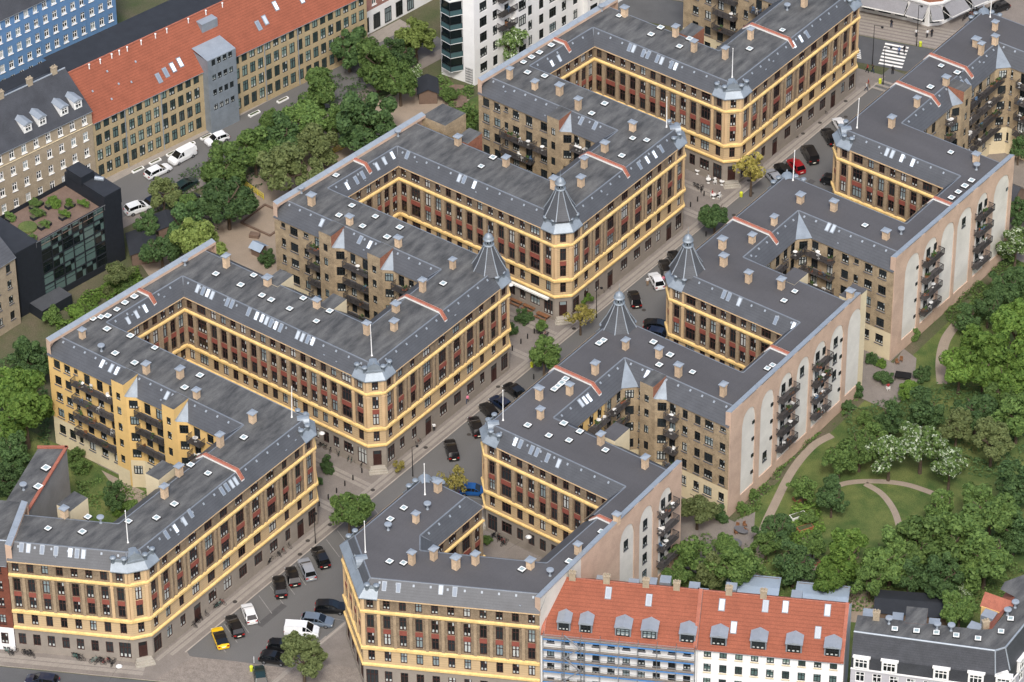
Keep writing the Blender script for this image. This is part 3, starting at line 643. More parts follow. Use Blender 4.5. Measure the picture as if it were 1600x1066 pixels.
# pixel-thin seam lines do not show; small grey patches of newer felt do
# roof windows and little vents on the slate slopes
RW = MB(); RW.box(-.36, .36, -.78, .78, 0, .09, 0); RW.box(-.44, .44, -.88, .86, 0, .03, 2); RW.face([(-.27, -.68, .095), (.27, -.68, .095), (.27, .66, .095), (-.27, .66, .095)], 1); RWM = RW.data('roof_window', ['zinc_pale', 'roof_pane', 'zinc_edge'])
SV = MB(); SV.box(-.13, .13, -.17, .17, 0, .12, 0); SVM = SV.data('roof_vent', ['zinc_pale'])
def on_slope(name, me, key, i, px, py, sc=1):
    o, d, up, n = slope_frame(key, i); p = at_plane(px, py, o+n*.02, n); q = inst(name, me, BLD[key]['t'], p+n*.02)
    q.rotation_euler = Matrix((d, up, n)).transposed().to_euler(); q.scale = (sc, sc, 1); return q
SLW = {('A2', 2): [(309.3, 451.1), (317.6, 454.9), (325.1, 458.1), (331.9, 461.6), (355.7, 472.4), (362.7, 475.4), (389, 487.4), (401.3, 493.7), (410, 497.4), (417, 501.2), (423.8, 505), (431.3, 508.7), (438.8, 512.5), (465.6, 523.7), (473, 527.5), (481.4, 530.5), (489, 533.5)],
    ('A1', 4): [(200.4, 502), (213.4, 492), (226.7, 482.4)], ('A4', 2): [(718, 278.3), (725.6, 280.8), (741.4, 289), (636.7, 242.5)], ('A3', 4): [(542.3, 290.8), (556.5, 282), (566.6, 274)], ('A4', 1): [(613, 243), (600.4, 251.7), (589, 260.5)],
    ('A6', 2): [(984, 74.4), (990.4, 76.4), (1005.4, 83.4), (1013, 86), (1027.4, 92.2), (1034.2, 95.2), (1049.2, 101.4), (1056, 104)], ('A5', 4): [(862.6, 100.2), (873.9, 92)], ('A6', 4): [(1260.9, 53.9), (1250.8, 60.9), (1240, 69.6)],
    ('A5', 1): [(1033, 233), (1022.4, 241.7), (1010.9, 250), (999, 259)], ('A0', 2): [(260, 836), (274, 826), (287.5, 815), (297.5, 802.5), (347, 767.7), (354.3, 761.8), (361.5, 756.5), (368, 752)],
    ('A0', 0): [(33.7, 855.5), (44.5, 856.7), (66, 859), (87.5, 861), (110, 863.7), (120.5, 865), (130.5, 866)], ('A1', 7): [(160, 568.5), (174, 575.7), (183, 579.7), (198, 587), (261, 618.5), (275.7, 625.7)],
    ('A3', 7): [(503, 348.4), (519, 354.7), (562.8, 375.2), (577.8, 382.7), (594, 389.7)], ('A5', 7): [(908.5, 189), (930, 196.6)], ('B2', 7): [(805.5, 690.4), (813.5, 694), (830.8, 703.4), (839.4, 707), (855.8, 715.7), (873, 724.3)],
    ('B4', 7): [(1131.2, 460.3), (1139, 464), (1155.4, 472), (1212.5, 501), (1240, 510)], ('B6', 7): [(1386.2, 237.9), (1394.4, 241.2), (1409.6, 247.4), (1426.3, 254.4)], ('B3', 2): [(1011, 585)], ('B2', 3): [(907.5, 630), (914, 626), (920, 622)],
    ('B5', 2): [(1294, 354.7), (1302, 357.7)], ('B7', 1): [(1504.5, 131), (1512, 129.5)], ('B1', 1): [(600.5, 916), (622.5, 918.7), (689, 921.7), (710.7, 925)]}
for (k, i), lst in SLW.items():
    for px, py in lst: on_slope('roof_window', RWM, k, i, px, py, .84)
for k, B in BLD.items():
    n = len(B['poly'])
    for i, ty in enumerate(B['types']):
        if B['ms'][i] == 0 or ty == 'H': continue
        o, d, up, nn = slope_frame(k, i)
        if Vector((nn.x, nn.y)).dot(TOCAM) < 0: continue
        a = Vector((*B['inn'][i], ZR)); c = Vector((*B['inn'][(i+1) % n], ZR)); L = (c-a).length; s = 1.4
        hl = math.hypot(B['ms'][i], ZR-ZE)
        while s < L-1:
            p = a+d*s-up*(.45+random.random()*.15); q = inst('roof_vent', SVM, B['t'], p+nn*.01); q.rotation_euler = Matrix((d, up, nn)).transposed().to_euler()
            if random.random() < .12:
                p2 = p-up*random.uniform(.5, hl-1.1)+d*.7; q = inst('soil_pipe', VNTS if 'VNTS' in globals() else SVM, B['t'], p2+nn*.01)
            s += 2.35 if ty != 'R' else 2.1
# ------------------------------------------------------------------ back walls: stair towers, canted bays, balconies
BALM = {}
def balcony(t, p, q, s0, s1, z, dep=1.25, items=True):
    L = s1-s0; k = (round(L, 1), round(dep, 2))
    d = Vector((q[0]-p[0], q[1]-p[1])).normalized(); a = math.atan2(d.y, d.x)
    if k not in BALM:
        b = MB(); b.box(-L/2, L/2, -dep, 0, -.14, 0, 0, True)
        b.box(-L/2-.02, -L/2+.05, -dep, 0, .96, 1.03, 0, True); b.box(L/2-.05, L/2+.02, -dep, 0, .96, 1.03, 0, True); nb = int(L/.17)
        for j in range(nb+1): x = -L/2+L*j/nb; b.face([(x-.035, -dep, .0), (x+.035, -dep, .0), (x+.035, -dep, .97), (x-.035, -dep, .97)], 0)
        for sx in (-L/2, L/2):
            for j in range(int(dep/.17)): y = -dep+.17*j+.08; b.face([(sx, y-.035, 0), (sx, y+.035, 0), (sx, y+.035, .97), (sx, y-.035, .97)], 0)
        b.box(-L/2-.03, L/2+.03, -dep-.03, -dep+.08, .96, 1.03, 0, True)
        x = -L/2
        while x <= L/2+.01: b.box(x-.03, x+.03, -dep-.02, -dep+.07, -.1, .98, 0); x += L/max(1, round(L/1.1))
        for x in (-L/2+.4, L/2-.4): b.tube((x, 0, -.9), (x, -dep*.8, -.12), .04, 4)
        BALM[k] = b.data('balcony', ['balcony_iron'])
    x, y = on_edge(p, q, (s0+s1)/2); o = inst('balcony', BALM[k], t, (x, y, z), a); ORG[o] = Vector((x, y, z))
    if items:
        for j in range(random.randint(1, 2+int(L/2))):
            u = random.uniform(-L/2+.4, L/2-.4); v = random.uniform(-dep+.3, -.35); r = random.random()
            if r < .45: me, nm = PLANT[random.randrange(3)], 'planter'
            elif r < .75: me, nm = SEAT[random.randrange(4)], 'chair'
            else: me, nm = BTAB, 'table'
            oo = bpy.data.objects.new(nm, me); link(oo, o); oo.location = (u, v, .005); oo.rotation_euler.z = random.random()*6
    return o
mat('leaf_pot', srgb(58, 78, 40), .8, .3, 5, .3); mat('clay', srgb(150, 92, 66), .85); mat('white_plastic', srgb(214, 214, 210), .6); mat('wood_warm', srgb(120, 84, 58), .8); mat('cloth_blue', srgb(84, 110, 138), .9)
def _plant(seed, mt):
    random.seed(seed); b = MB(); b.box(-.4, .4, -.14, .14, 0, .3, 0)
    for j in range(26):
        x, y, z = random.uniform(-.45, .45), random.uniform(-.2, .2), random.uniform(.3, .85); r = random.uniform(.06, .13); u = Vector((random.gauss(0, 1), random.gauss(0, 1), random.gauss(0, 1))).normalized(); v = u.orthogonal().normalized()
        c = Vector((x, y, z)); b.face([c-u*r-v*r, c+u*r-v*r, c+u*r+v*r, c-u*r+v*r], 1)
    return b.data('planter', [mt, 'leaf_pot'])
PLANT = [_plant(1, 'clay'), _plant(2, 'plinth'), _plant(3, 'wood_warm')]
def _seat(mt):
    b = MB(); b.box(-.24, .24, -.24, .24, .4, .45, 0, True); b.box(-.24, .24, .2, .26, .45, .9, 0, True)
    for x in (-.2, .2):
        for y in (-.2, .2): b.box(x-.025, x+.025, y-.025, y+.025, 0, .4, 0)
    return b.data('chair', [mt])
SEAT = [_seat('white_plastic'), _seat('wood_warm'), _seat('cloth_blue'), _seat('white_plastic')]
BTAB = MB().lathe((0, 0), [(.2, 0), (.04, .03), (.04, .68), (.36, .69), (.36, .73)], 10).data('table', ['white_plastic']); random.seed(11)
def stair_tower(key, i, s0, s1, out=1.1, mt='brick_rear', bay=1, win=.8):
    B = BLD[key]; t = B['t']; n = len(B['poly']); p, q = B['poly'][i], B['poly'][(i+1) % n]; m = B['ms'][i]
    a, b_, c, d = on_edge(p, q, s0, out), on_edge(p, q, s1, out), on_edge(p, q, s1, -m-.05), on_edge(p, q, s0, -m-.05)
    rows = [(0, 3.0, 1, []), (3.0, 5.9, 0, [((s1-s0)/2, win, 3.9, 5.4)]), (5.9, 8.9, 0, [((s1-s0)/2, win, 6.9, 8.4)]), (8.9, 11.9, 0, [((s1-s0)/2, win, 9.9, 11.4)]), (11.9, 14.9, 0, [((s1-s0)/2, win, 12.9, 14.4)]), (14.9, ZR+.06, 0, [((s1-s0)/2, win, 15.6, 17.0)])]
    w = MB(); wall_rows(w, a, b_, rows); wall_rows(w, b_, c, [(0, ZE, 0, []), (ZE, ZR+.06, 2, [])]); wall_rows(w, d, a, [(0, ZE, 0, []), (ZE, ZR+.06, 2, [])])
    w.face([(*a, ZR+.06), (*b_, ZR+.06), (*c, ZR+.06), (*d, ZR+.06)], 3)
    o = w.build('stair_tower', [mt, 'rear_cream', 'rear_yellow' if mt == 'rear_yellow' else 'brick_red', 'roof_felt_old'], t); put_windows(o, a, b_, rows, 'dark')
    if bay: canted_bay(key, i, s1 if bay > 0 else s0, bay, out, mt)
def canted_bay(key, i, s, sg, out, mt):
    B = BLD[key]; t = B['t']; n = len(B['poly']); p, q = B['poly'][i], B['poly'][(i+1) % n]; m = B['ms'][i]
    A, C, D = on_edge(p, q, s, out-.02), on_edge(p, q, s+sg*.35, out-.02), on_edge(p, q, s+sg*2.1, 0)
    e, f = (C, D) if sg > 0 else (D, C); L = (Vector(e)-Vector(f)).length
    rows = rear_rows([(L/2, min(1.3, L-.5), 'w')], base=0); rows = [(z0, z1, min(mm, 1), o) for z0, z1, mm, o in rows]
    w = MB(); wall_rows(w, e, f, rows)
    if sg > 0: wall_rows(w, A, C, [(0, ZE, 0, [])])
    else: wall_rows(w, C, A, [(0, ZE, 0, [])])
    R0 = on_edge(p, q, s+sg*.05, -m*.85); ap = (*R0, ZE+1.75); w2 = MB(); fz = ZE+.02
    for u, v in ((A, C), (C, D)):
        g = [(*u, fz), (*v, fz), ap]; w2.face(g if sg > 0 else [g[1], g[0], g[2]], 0)
    o = w.build('bay', [mt, 'rear_cream'], t); w2.build('bay_roof', ['zinc'], o); put_windows(o, e, f, rows, 'dark')
def eb(key, i): B = BLD[key]; return B['t'], B['poly'][i], B['poly'][(i+1) % len(B['poly'])]
for s in ((13.4, 15.7), (23, 25.3)): stair_tower('A1', 7, *s, mt='rear_yellow')
for s in ((9.7, 12.1), (19.1, 21.5)): stair_tower('A3', 7, *s)
stair_tower('A5', 7, 14.4, 16.7); stair_tower('B3', 2, 2.9, 5.2); stair_tower('B7', 1, 4.1, 6.4, bay=-1)
LV = (14.3, 11.25, 8.2, 5.15)
for s0, s1, lv in ((5.3, 13.2, LV), (17.6, 22.8, LV[:3]), (27.5, 30, LV[:2])):
    for z in lv: balcony(*eb('A1', 7), s0, s1, z)
for s0, s1, lv in ((7.3, 9.6, LV), (14.2, 19, LV), (23.6, 26.2, LV[:2])):
    for z in lv: balcony(*eb('A3', 7), s0, s1, z)
for s0, s1, lv in ((5, 11.2, LV[1:3]), (11.6, 14.2, LV[1:2]), (18.9, 22, LV[:2])):
    for z in lv: balcony(*eb('A5', 7), s0, s1, z)
for z in LV: balcony(*eb('B3', 2), 7.2, 9.1, z); balcony(*eb('B3', 1), .6, 4.6, z)
for z in LV: balcony(*eb('B5', 2), 1.4, 6.2, z)
for z in LV[:3]: balcony(*eb('B5', 1), 2.4, 6.6, z); balcony(*eb('B4', 3), 1.2, 5, z)
for z in LV: balcony(*eb('B8', 1), .4, 7, z); balcony(*eb('B7', 1), 6.6, 9.7, z); balcony(*eb('B8', 2), 3.6, 5.6, z)
for z in LV[:3]: balcony(*eb('B2', 3), 3, 7, z); balcony(*eb('B7', 1), .6, 2.2, z); balcony(*eb('A7', 7), 6.6, 11, z); balcony(*eb('A7', 7), 14, 16.2, z)
# corner bays in the inner yards of the right row
def yard_corner(key, y):
    t = BLD[key]['t']; k = 1.9; e, f = (XRI, y-k), (XRI+k, y); L = k*1.414
    rows = [(z0, z1, min(mm, 1), o) for z0, z1, mm, o in rear_rows([(L/2, 1.3, 'w')], base=0)]; w = MB(); wall_rows(w, e, f, rows)
    o = w.build('bay', ['brick_rear', 'rear_cream'], t); put_windows(o, e, f, rows, 'dark')
    ap = (XRI-1.9, y+1.9, ZR-.1); w2 = MB(); w2.face([(e[0]+.15, e[1]-.1, ZE+.02), (f[0]+.1, f[1]-.15, ZE+.02), ap], 0); w2.build('bay_roof', ['zinc'], o)
yard_corner('B3', -15.2); yard_corner('B5', 30.0); yard_corner('B8', 87.3)
# flat-roofed stair projections on the far side of the fingers
for key, lst in (('A2', [(437, 434), (520, 472)]), ('A4', [(733, 212)]), ('A6', [(1081, 47)]), ('B2', [(962, 674)]), ('B4', [(1242, 431), (1334, 457)]), ('A0', [(114, 783)]), ('A1', [(252, 734)])):
    for px, py in lst:
        x, y = at(px, py, ZR); b = MB(); b.box(x-1.25, x+1.25, y-2.0, y+1.7, .0, ZR+.05, 0); o = b
        o.m[-1] = 1; b.build('stair_tower', ['brick_red' if key in ('A4', 'A6') else 'rear_cream', 'roof_felt_old' if key[0] == 'A' else 'roof_felt_new'], BLD[key]['t'])
b = MB(); b.prism([(xfw(18.3), 18.3), (xfw(18.3)+4.6, 18.3), (xfw(23)+4.6, 23.0), (xfw(23), 23.0)], 0, ZR+.02, 0, 1); b.build('stair_wing', ['brick_rear', 'roof_felt_old'], BLD['A4']['t'])
# ------------------------------------------------------------------ arched gable walls of the right row
SWM = MB().box(-.28, .28, -.06, .1, 0, .55, 0).face([(-.18, -.065, .1), (.18, -.065, .1), (.18, -.065, .45), (-.18, -.065, .45)], 1).data('small_window', ['frame_dark', 'pane'])
def gable(xw, splits, panels):
    """brick piers and arches standing proud of plaster panels; splits: (house key, y0, y1)"""
    pr = .17
    def ypx(px, py): return at_plane(px, py, (xw(20), 0, 0), (1, 0, 0)).y
    pan = []
    for (a, b, feats) in panels:
        y0, y1 = ypx(*a), ypx(*b); pan.append((y0, y1, feats))
    for key, y0, y1 in splits:
        t = BLD[key]['t']; mine = [p for p in pan if y0 <= (p[0]+p[1])/2 < y1]
        X = lambda y, k=0: (xw(y)+k, y)
        b = MB()
        def slab(ya, yb, z0, z1):
            if yb-ya > .02: b.prism([X(ya), X(ya, pr), X(yb, pr), X(yb)], z0, z1, 0, 0, True)
        def arch(y):
            for a, c, f in mine:
                if a < y < c: return 15.0+2.3*math.sqrt(max(0, 1-((y-(a+c)/2)/((c-a)/2))**2))
            return None
        cur = y0
        for a, c, f in mine:
            a2, c2 = max(a, y0+.01), min(c, y1-.01)
            slab(cur, a2, 0, ZF-.03); slab(a2, c2, 0, 2.2); N = 10
            for j in range(N):
                ya, yb = a2+(c2-a2)*j/N, a2+(c2-a2)*(j+1)/N
                za, zb = (arch(ya+1e-4) or 15.0), (arch(yb-1e-4) or 15.0)
                A, Bq = X(ya, pr), X(yb, pr); b.face([(*A, za), (*Bq, zb), (*Bq, ZF-.03), (*A, ZF-.03)], 0)
                b.face([(*X(ya), za), (*X(yb), zb), (*Bq, zb), (*A, za)], 0)
            cur = c2
        slab(cur, y1, 0, ZF-.03); b.build('gable_brickwork', ['gable_brick'], t)
        for a, c, f in mine:
            N = 10; pts = [(a, 2.2), (c, 2.2)]+[(c+(a-c)*j/N, 15.0+2.3*math.sqrt(max(0, 1-(2*j/N-1)**2))) for j in range(N+1)]
            g = MB(); g.face([(xw(y)+.03, y, z) for y, z in pts], 0); g.build('plaster_panel', ['gable_plaster'], t)
            m = (a+c)/2; E0, E1 = (xw(a), a), (xw(c), c); L = c-a
            for ft in f.split():
                if ft[0] == 's':                # small square windows in one column
                    for z in (4.3, 7.4, 10.5, 13.6)[-int(ft[1]):]: inst('small_window', SWM, t, (xw(m)+.06, c-.45, z), math.pi/2)
                elif ft[0] == 'b':
                    for z in (14.0, 10.95, 7.9, 4.85)[:int(ft[1])]:
                        balcony(t, (xw(a)+.03, a-.6), (xw(c)+.03, c), .15, L+.9, z-.3); inst('window', win_mesh(.95, 2.0, 'dark', 1), t, (xw(m)+.06, m-.5, z-.25), math.pi/2); inst('window', win_mesh(.7, 1.3, 'dark', 0), t, (xw(m)+.06, c-.5, z+.3), math.pi/2)
                elif ft[0] == 'w':
                    inst('window', win_mesh(.95, 1.7, 'dark', 1), t, (xw(m)+.06, m-.2, float(ft[1:])), math.pi/2); inst('sill', sill_mesh(.95, 'plinth'), t, (xw(m)+.04, m-.2, float(ft[1:])), math.pi/2)
gable(xrw1, [('B1', -53.4, yE12), ('B2', yE12, -28.2)], [((947.5, 900), (971, 882.5), 'w13'), ((979.5, 862.5), (1002, 847.5), 'w13.4 w10.3 w7.2 w4.1'), ((1011, 832), (1032.6, 815.5), 'b4'), ((1039.8, 815.5), (1062.5, 799), 's1')])
gable(xrw2, [('B3', -15.2, yE34), ('B4', yE34, 19.6)], [((1150.8, 721), (1172.5, 704.5), 's4'), ((1180.8, 692), (1202.4, 675.6), 's3 w4.4'), ((1209.7, 671), (1231.3, 653), 'b4'), ((1237.5, 657), (1258.2, 641), 'w14'), ((1267.5, 562), (1288, 544), 'b4'), ((1293.7, 552.5), (1315.3, 535), 's4 w13.6 w10.5 w7.4'), ((1321.9, 533.7), (1343.4, 516), '')])
gable(xrw3, [('B5', 30.0, yE56), ('B6', yE56, 63.3)], [((1410, 459.5), (1432.7, 441), 's4'), ((1439.2, 419), (1460.8, 401), 'b4'), ((1466, 401), (1486.7, 384), ''), ((1490, 394.7), (1512.6, 377), 'w14'), ((1520, 362), (1537.4, 346), 'b4'), ((1544, 373), (1567.6, 355), 's1')])
# ------------------------------------------------------------------ ground, streets, yards
mat('asphalt', srgb(98, 97, 95), .92, .1, .35, .08, stretch=(.3, .08, 1, .6)); mat('asphalt_dark', srgb(86, 87, 88), .92, .1, .35, .08)
mat('paving', srgb(122, 115, 108), .92, .1, .5, .12); mat('paving_slab', srgb(142, 135, 126), .9, .08, .7, .1); rowlines('paving_slab', .8, .88, axis_z=False, width=.1)
mat('cobble', srgb(126, 118, 110), .95, .16, 1.2, .22); mat('earth', srgb(96, 88, 72), .95, col2=srgb(66, 78, 46), scale=.15, fine=.25)
mat('lawn', srgb(58, 80, 38), .95, col2=srgb(104, 110, 62), scale=.22, fine=.3, bump=.6); mat('lawn_dry', srgb(120, 116, 72), .95, .2, .4, .2)
mat('sand', srgb(146, 132, 116), .95, .1, .3, .1); mat('gravel_path', srgb(142, 130, 116), .95, .08, .6, .12); mat('road_paint', srgb(226, 224, 216), .8, .06); mat('kerb_stone', srgb(158, 150, 140), .9, .08)
def sheet(name, pts, z, mt, kind='structure', parent=None):
    o = MB().face([(x, y, z) for x, y in pts]).build(name, [mt], parent)
    if not parent: tag(o, kind=kind)
    return o
def slabbed(name, pts, z, mt):      # raised pavement with a kerb face
    b = MB().prism(pts, -.02, z, 1, 0); o = b.build(name, [mt, 'kerb_stone']); tag(o, kind='structure'); return o
def ribbon(name, pts, w, z, mt, parent=None, kind='structure'):
    l = polyline_off(pts, w/2); r = polyline_off(pts, -w/2); b = MB()
    for i in range(len(pts)-1): b.face([(*l[i], z), (*l[i+1], z), (*r[i+1], z), (*r[i], z)])
    o = b.build(name, [mt], parent)
    if not parent: tag(o, kind=kind)
    return o
def smooth_line(pts, n=6):
    out = []
    for i in range(len(pts)-1):
        p0, p1, p2, p3 = [Vector(pts[max(0, min(len(pts)-1, i+k))]) for k in (-1, 0, 1, 2)]
        for j in range(n):
            t = j/n; out.append(tuple(.5*((2*p1)+(p2-p0)*t+(2*p0-5*p1+4*p2-p3)*t*t+(3*p1-p0-3*p2+p3)*t**3)))
    return out+[tuple(pts[-1])]
sheet('ground', [(-600, -700), (700, -700), (700, 900), (-600, 900)], -.03, 'earth')
road = sheet('road', [(6.0, -86), (20.6, -79), (20.6, 97), (6.0, 97)], .0, 'asphalt')
bn = Vector((-bd.y, bd.x)); kp = Vector((2.24, -93.84))-Vector((0, 0)); far = 160
k0 = kp-bd*far; k1 = kp+bd*far; LS = sheet('lower_road', [tuple(k0-bn*9.5), tuple(k1-bn*9.5), tuple(k1), tuple(k0)], .002, 'asphalt_dark')
cu = Vector((math.cos(R_(17)), math.sin(R_(17)))); cn = Vector((-cu.y, cu.x)); cp = Vector((3.6, 100.4))
XS = sheet('cross_road', [tuple(cp-cu*90-cn*3.9), tuple(cp+cu*90-cn*3.9), tuple(cp+cu*90+cn*3.9), tuple(cp-cu*90+cn*3.9)], .006, 'asphalt_dark')
for k in range(7):
    c = cp+cn*(-3.0+k*1.0)+cu*.9-cn*.0; MB().obox(tuple(c-cn*0+cu*(-.1*k+.3)), tuple(cu), 4.1, .5, .008, .012, 0).build('zebra_bar', ['road_paint'], XS)
for k in range(10):
    c = cp-cu*4.6+cn*(-2.6+.55*(k//2*1.0))+cu*(.5*(k % 2)-.1*k); MB().obox(tuple(c), tuple(cu), .42, .34, .008, .012, 0).build('road_marking', ['road_paint'], XS)
def xk(y): return 6.35+.004*y
pl = slabbed('pavement_left', [(-36, -56), (xk(-50)-9, -86), (xk(-86), -84.6), (xk(95), 94.6), (xfw(94), 90)], .1, 'paving')
pr_ = slabbed('pavement_right', [(20.3, -76), (51.5, -62), (48, 97), (20.3, 94.8)], .1, 'paving')
k2 = kp-bd*60+bn*.15; slabbed('lower_pavement', [tuple(k2), tuple(kp+bd*4.6+bn*.15), (7.6, -84.9), (xk(-86), -84.0), (-4, -88.4), (-60, -118.4)], .096, 'paving')
pz = slabbed('corner_plaza', [tuple(kp+bd*4.62+bn*.15), tuple(kp+bd*70+bn*.15), (62, -58), (26, -73), (20.2, -74.5), (19.4, -78.6), (13.1, -81.6), (7.5, -84.5), (6.0, -84.9)], .094, 'cobble')
slabbed('far_pavement', [tuple(cp-cu*90+cn*4.1), tuple(cp+cu*90+cn*4.1), (80, 190), (-110, 170)], .092, 'paving')
for x0, x1, ya, yb, nm in ((4.55, 5.15, -88, 90, 0), (5.4, 6.0, -86, 90, 0), (20.6, 21.2, -70, 90, 0)):
    ribbon('slab_row', [(x0+.3+.0099*ya, ya), (x0+.3+.0099*yb, yb)], x1-x0, .106, 'paving_slab')
for o_ in (1.3, 2.25):
    a = kp+bn*o_; ribbon('slab_row', [tuple(a-bd*45), tuple(a+bd*3)], .75, .107, 'paving_slab')
for yy in (-40.2, -41.1, -47.2, -48.1, 5.4, 4.5, -1.6, -2.4, 50.2, 49.3, 44, 43.1):
    ribbon('slab_row', [(-30, yy), (4.5, yy)], .65, .104, 'paving_slab')
for j in range(7):
    c = cp+cn*(4.6+.95*j); ribbon('slab_row', [tuple(c-cu*22), tuple(c+cu*22)], .6, .1, 'paving_slab')
for j in range(3): ribbon('slab_row', [(6.5, 90.5+1.2*j), (20, 92+1.2*j)], .6, .108, 'paving_slab')
for o_ in (24.4, 25.4): a = Vector((o_, -79.5)); ribbon('slab_row', [tuple(a-bn*9), tuple(a+bn*.2)], .6, .099, 'paving_slab')
ribbon('slab_row', [(20.1, -88), (20.1, -70)], .7, .103, 'paving_slab')
# back street beyond the play park
bs = Vector((.165, 1)).normalized(); b0 = Vector((-76.4, -1)); 
BSR = ribbon('back_road', [tuple(b0+Vector((4.4, 0))-bs*70), tuple(b0+Vector((4.4, 0))+bs*62)], 8.6, .0, 'asphalt')
ribbon('back_pavement', [tuple(b0+Vector((-1.4, 0))-bs*70), tuple(b0+Vector((-1.4, 0))+bs*62)], 2.9, .03, 'paving_slab')
ribbon('back_pavement', [tuple(b0+Vector((9.9, 0))-bs*70), tuple(b0+Vector((9.9, 0))+bs*62)], 2.3, .03, 'paving')
sheet('play_ground', [(-64, -16), (-37.2, -30), (-30.4, 24), (-36, 50), (-56, 46)], -.01, 'sand')
sheet('park_lawn', [(-50, 26), (-31.5, 21), (-28.5, 45), (-44, 52)], -.004, 'lawn')
# inner yards
sheet('garden_yard', [(-46, -110), (-6.6, -92), (-6.6, -60.3), (-52, -60.3)], .106, 'lawn')
sheet('gravel_yard', [(-18, -66.5), (-10, -66.5), (-9, -61), (-30, -61)], .112, 'gravel_path')
for ya, yb in ((-26.6, -14.2), (18.6, 30.9), (63.4, 80)): sheet('back_yard', [(xfw(ya)-2, ya), (-6.5, ya), (-6.5, yb), (xfw(yb)-2, yb)], .106, 'earth')
for ya, yb in ((-28, -15.4), (19.7, 29.8), (63.5, 87)): sheet('back_yard', [(XRI+.1, ya), (56, ya), (56, yb), (XRI+.1, yb)], .106, 'paving')
# big communal garden on the right
sheet('garden_lawn', [(52.5, -66), (140, -30), (170, 120), (50.6, 100)], -.012, 'lawn')
for pxs, w in (([(1180, 905), (1188, 865), (1192, 830), (1212, 785), (1238, 735), (1270, 697), (1300, 680)], 1.3), ([(1290, 770), (1318, 756), (1360, 752), (1410, 756), (1450, 768), (1482, 782)], 1.0),
               ([(1352, 756), (1378, 772), (1398, 800), (1408, 836), (1414, 870)], 1.0), ([(1500, 500), (1478, 530), (1470, 565), (1472, 600)], 1.6), ([(1240, 960), (1262, 905), (1268, 870), (1262, 840)], 1.8)):
    ribbon('garden_path', smooth_line([at(*p) for p in pxs]), w, .004, 'gravel_path')
sheet('terrace', [at(1128, 838), at(1152, 812), at(1180, 800), at(1176, 860), at(1140, 880)], .008, 'paving'); sheet('terrace', [at(1385, 585), at(1412, 545), at(1432, 560), at(1428, 605), at(1400, 618)], .008, 'paving')
sheet('yard_floor', [at(1290, 970), at(1300, 935), at(1345, 905), at(1380, 930), at(1378, 975)], .008, 'sand')
# ------------------------------------------------------------------ other buildings
mat('render_blue', srgb(96, 132, 172), .85, .06, .5, .05); mat('brick_yellow', srgb(164, 148, 116), .9, .09, .8, .14); mat('brick_cream', srgb(156, 143, 122), .9, .13, .8, .15); mat('render_white', srgb(222, 222, 220), .85, .05, .4, .04)
mat('render_grey', srgb(176, 174, 178), .85, .06, .4, .05); mat('brick_pink', srgb(150, 112, 102), .9, .12, 1, .14); mat('brick_dark_red', srgb(112, 66, 52), .9, .14, 1, .16); mat('slate_dark', srgb(60, 62, 66), .6, .2, .35, .15); mat('felt_black', srgb(44, 47, 52), .85, .12); mat('cladding_black', srgb(34, 38, 44), .6, .12, 1.5, .12)
mat('concrete', srgb(142, 140, 136), .9, .1, .4, .08); mat('scaffold_blue', srgb(76, 124, 176), .7, .06); mat('steel', srgb(140, 142, 144), .45, .06, metal=.5); mat('plank', srgb(130, 118, 104), .9, .15, 2, .15)
mat('tile_black', srgb(64, 66, 71), .5, .14, 1, .2, spec=.5); mat('awning_grey', srgb(128, 128, 130), .85, .06); mat('timber_deck', srgb(112, 94, 82), .9, .12, 1, .12); mat('navy', srgb(32, 50, 88), .8)
for nm in ('tile_orange', 'tile_black'): rowlines(nm, .34, .78, width=.22)
glass('bay_glass', srgb(64, 88, 92), .08); 
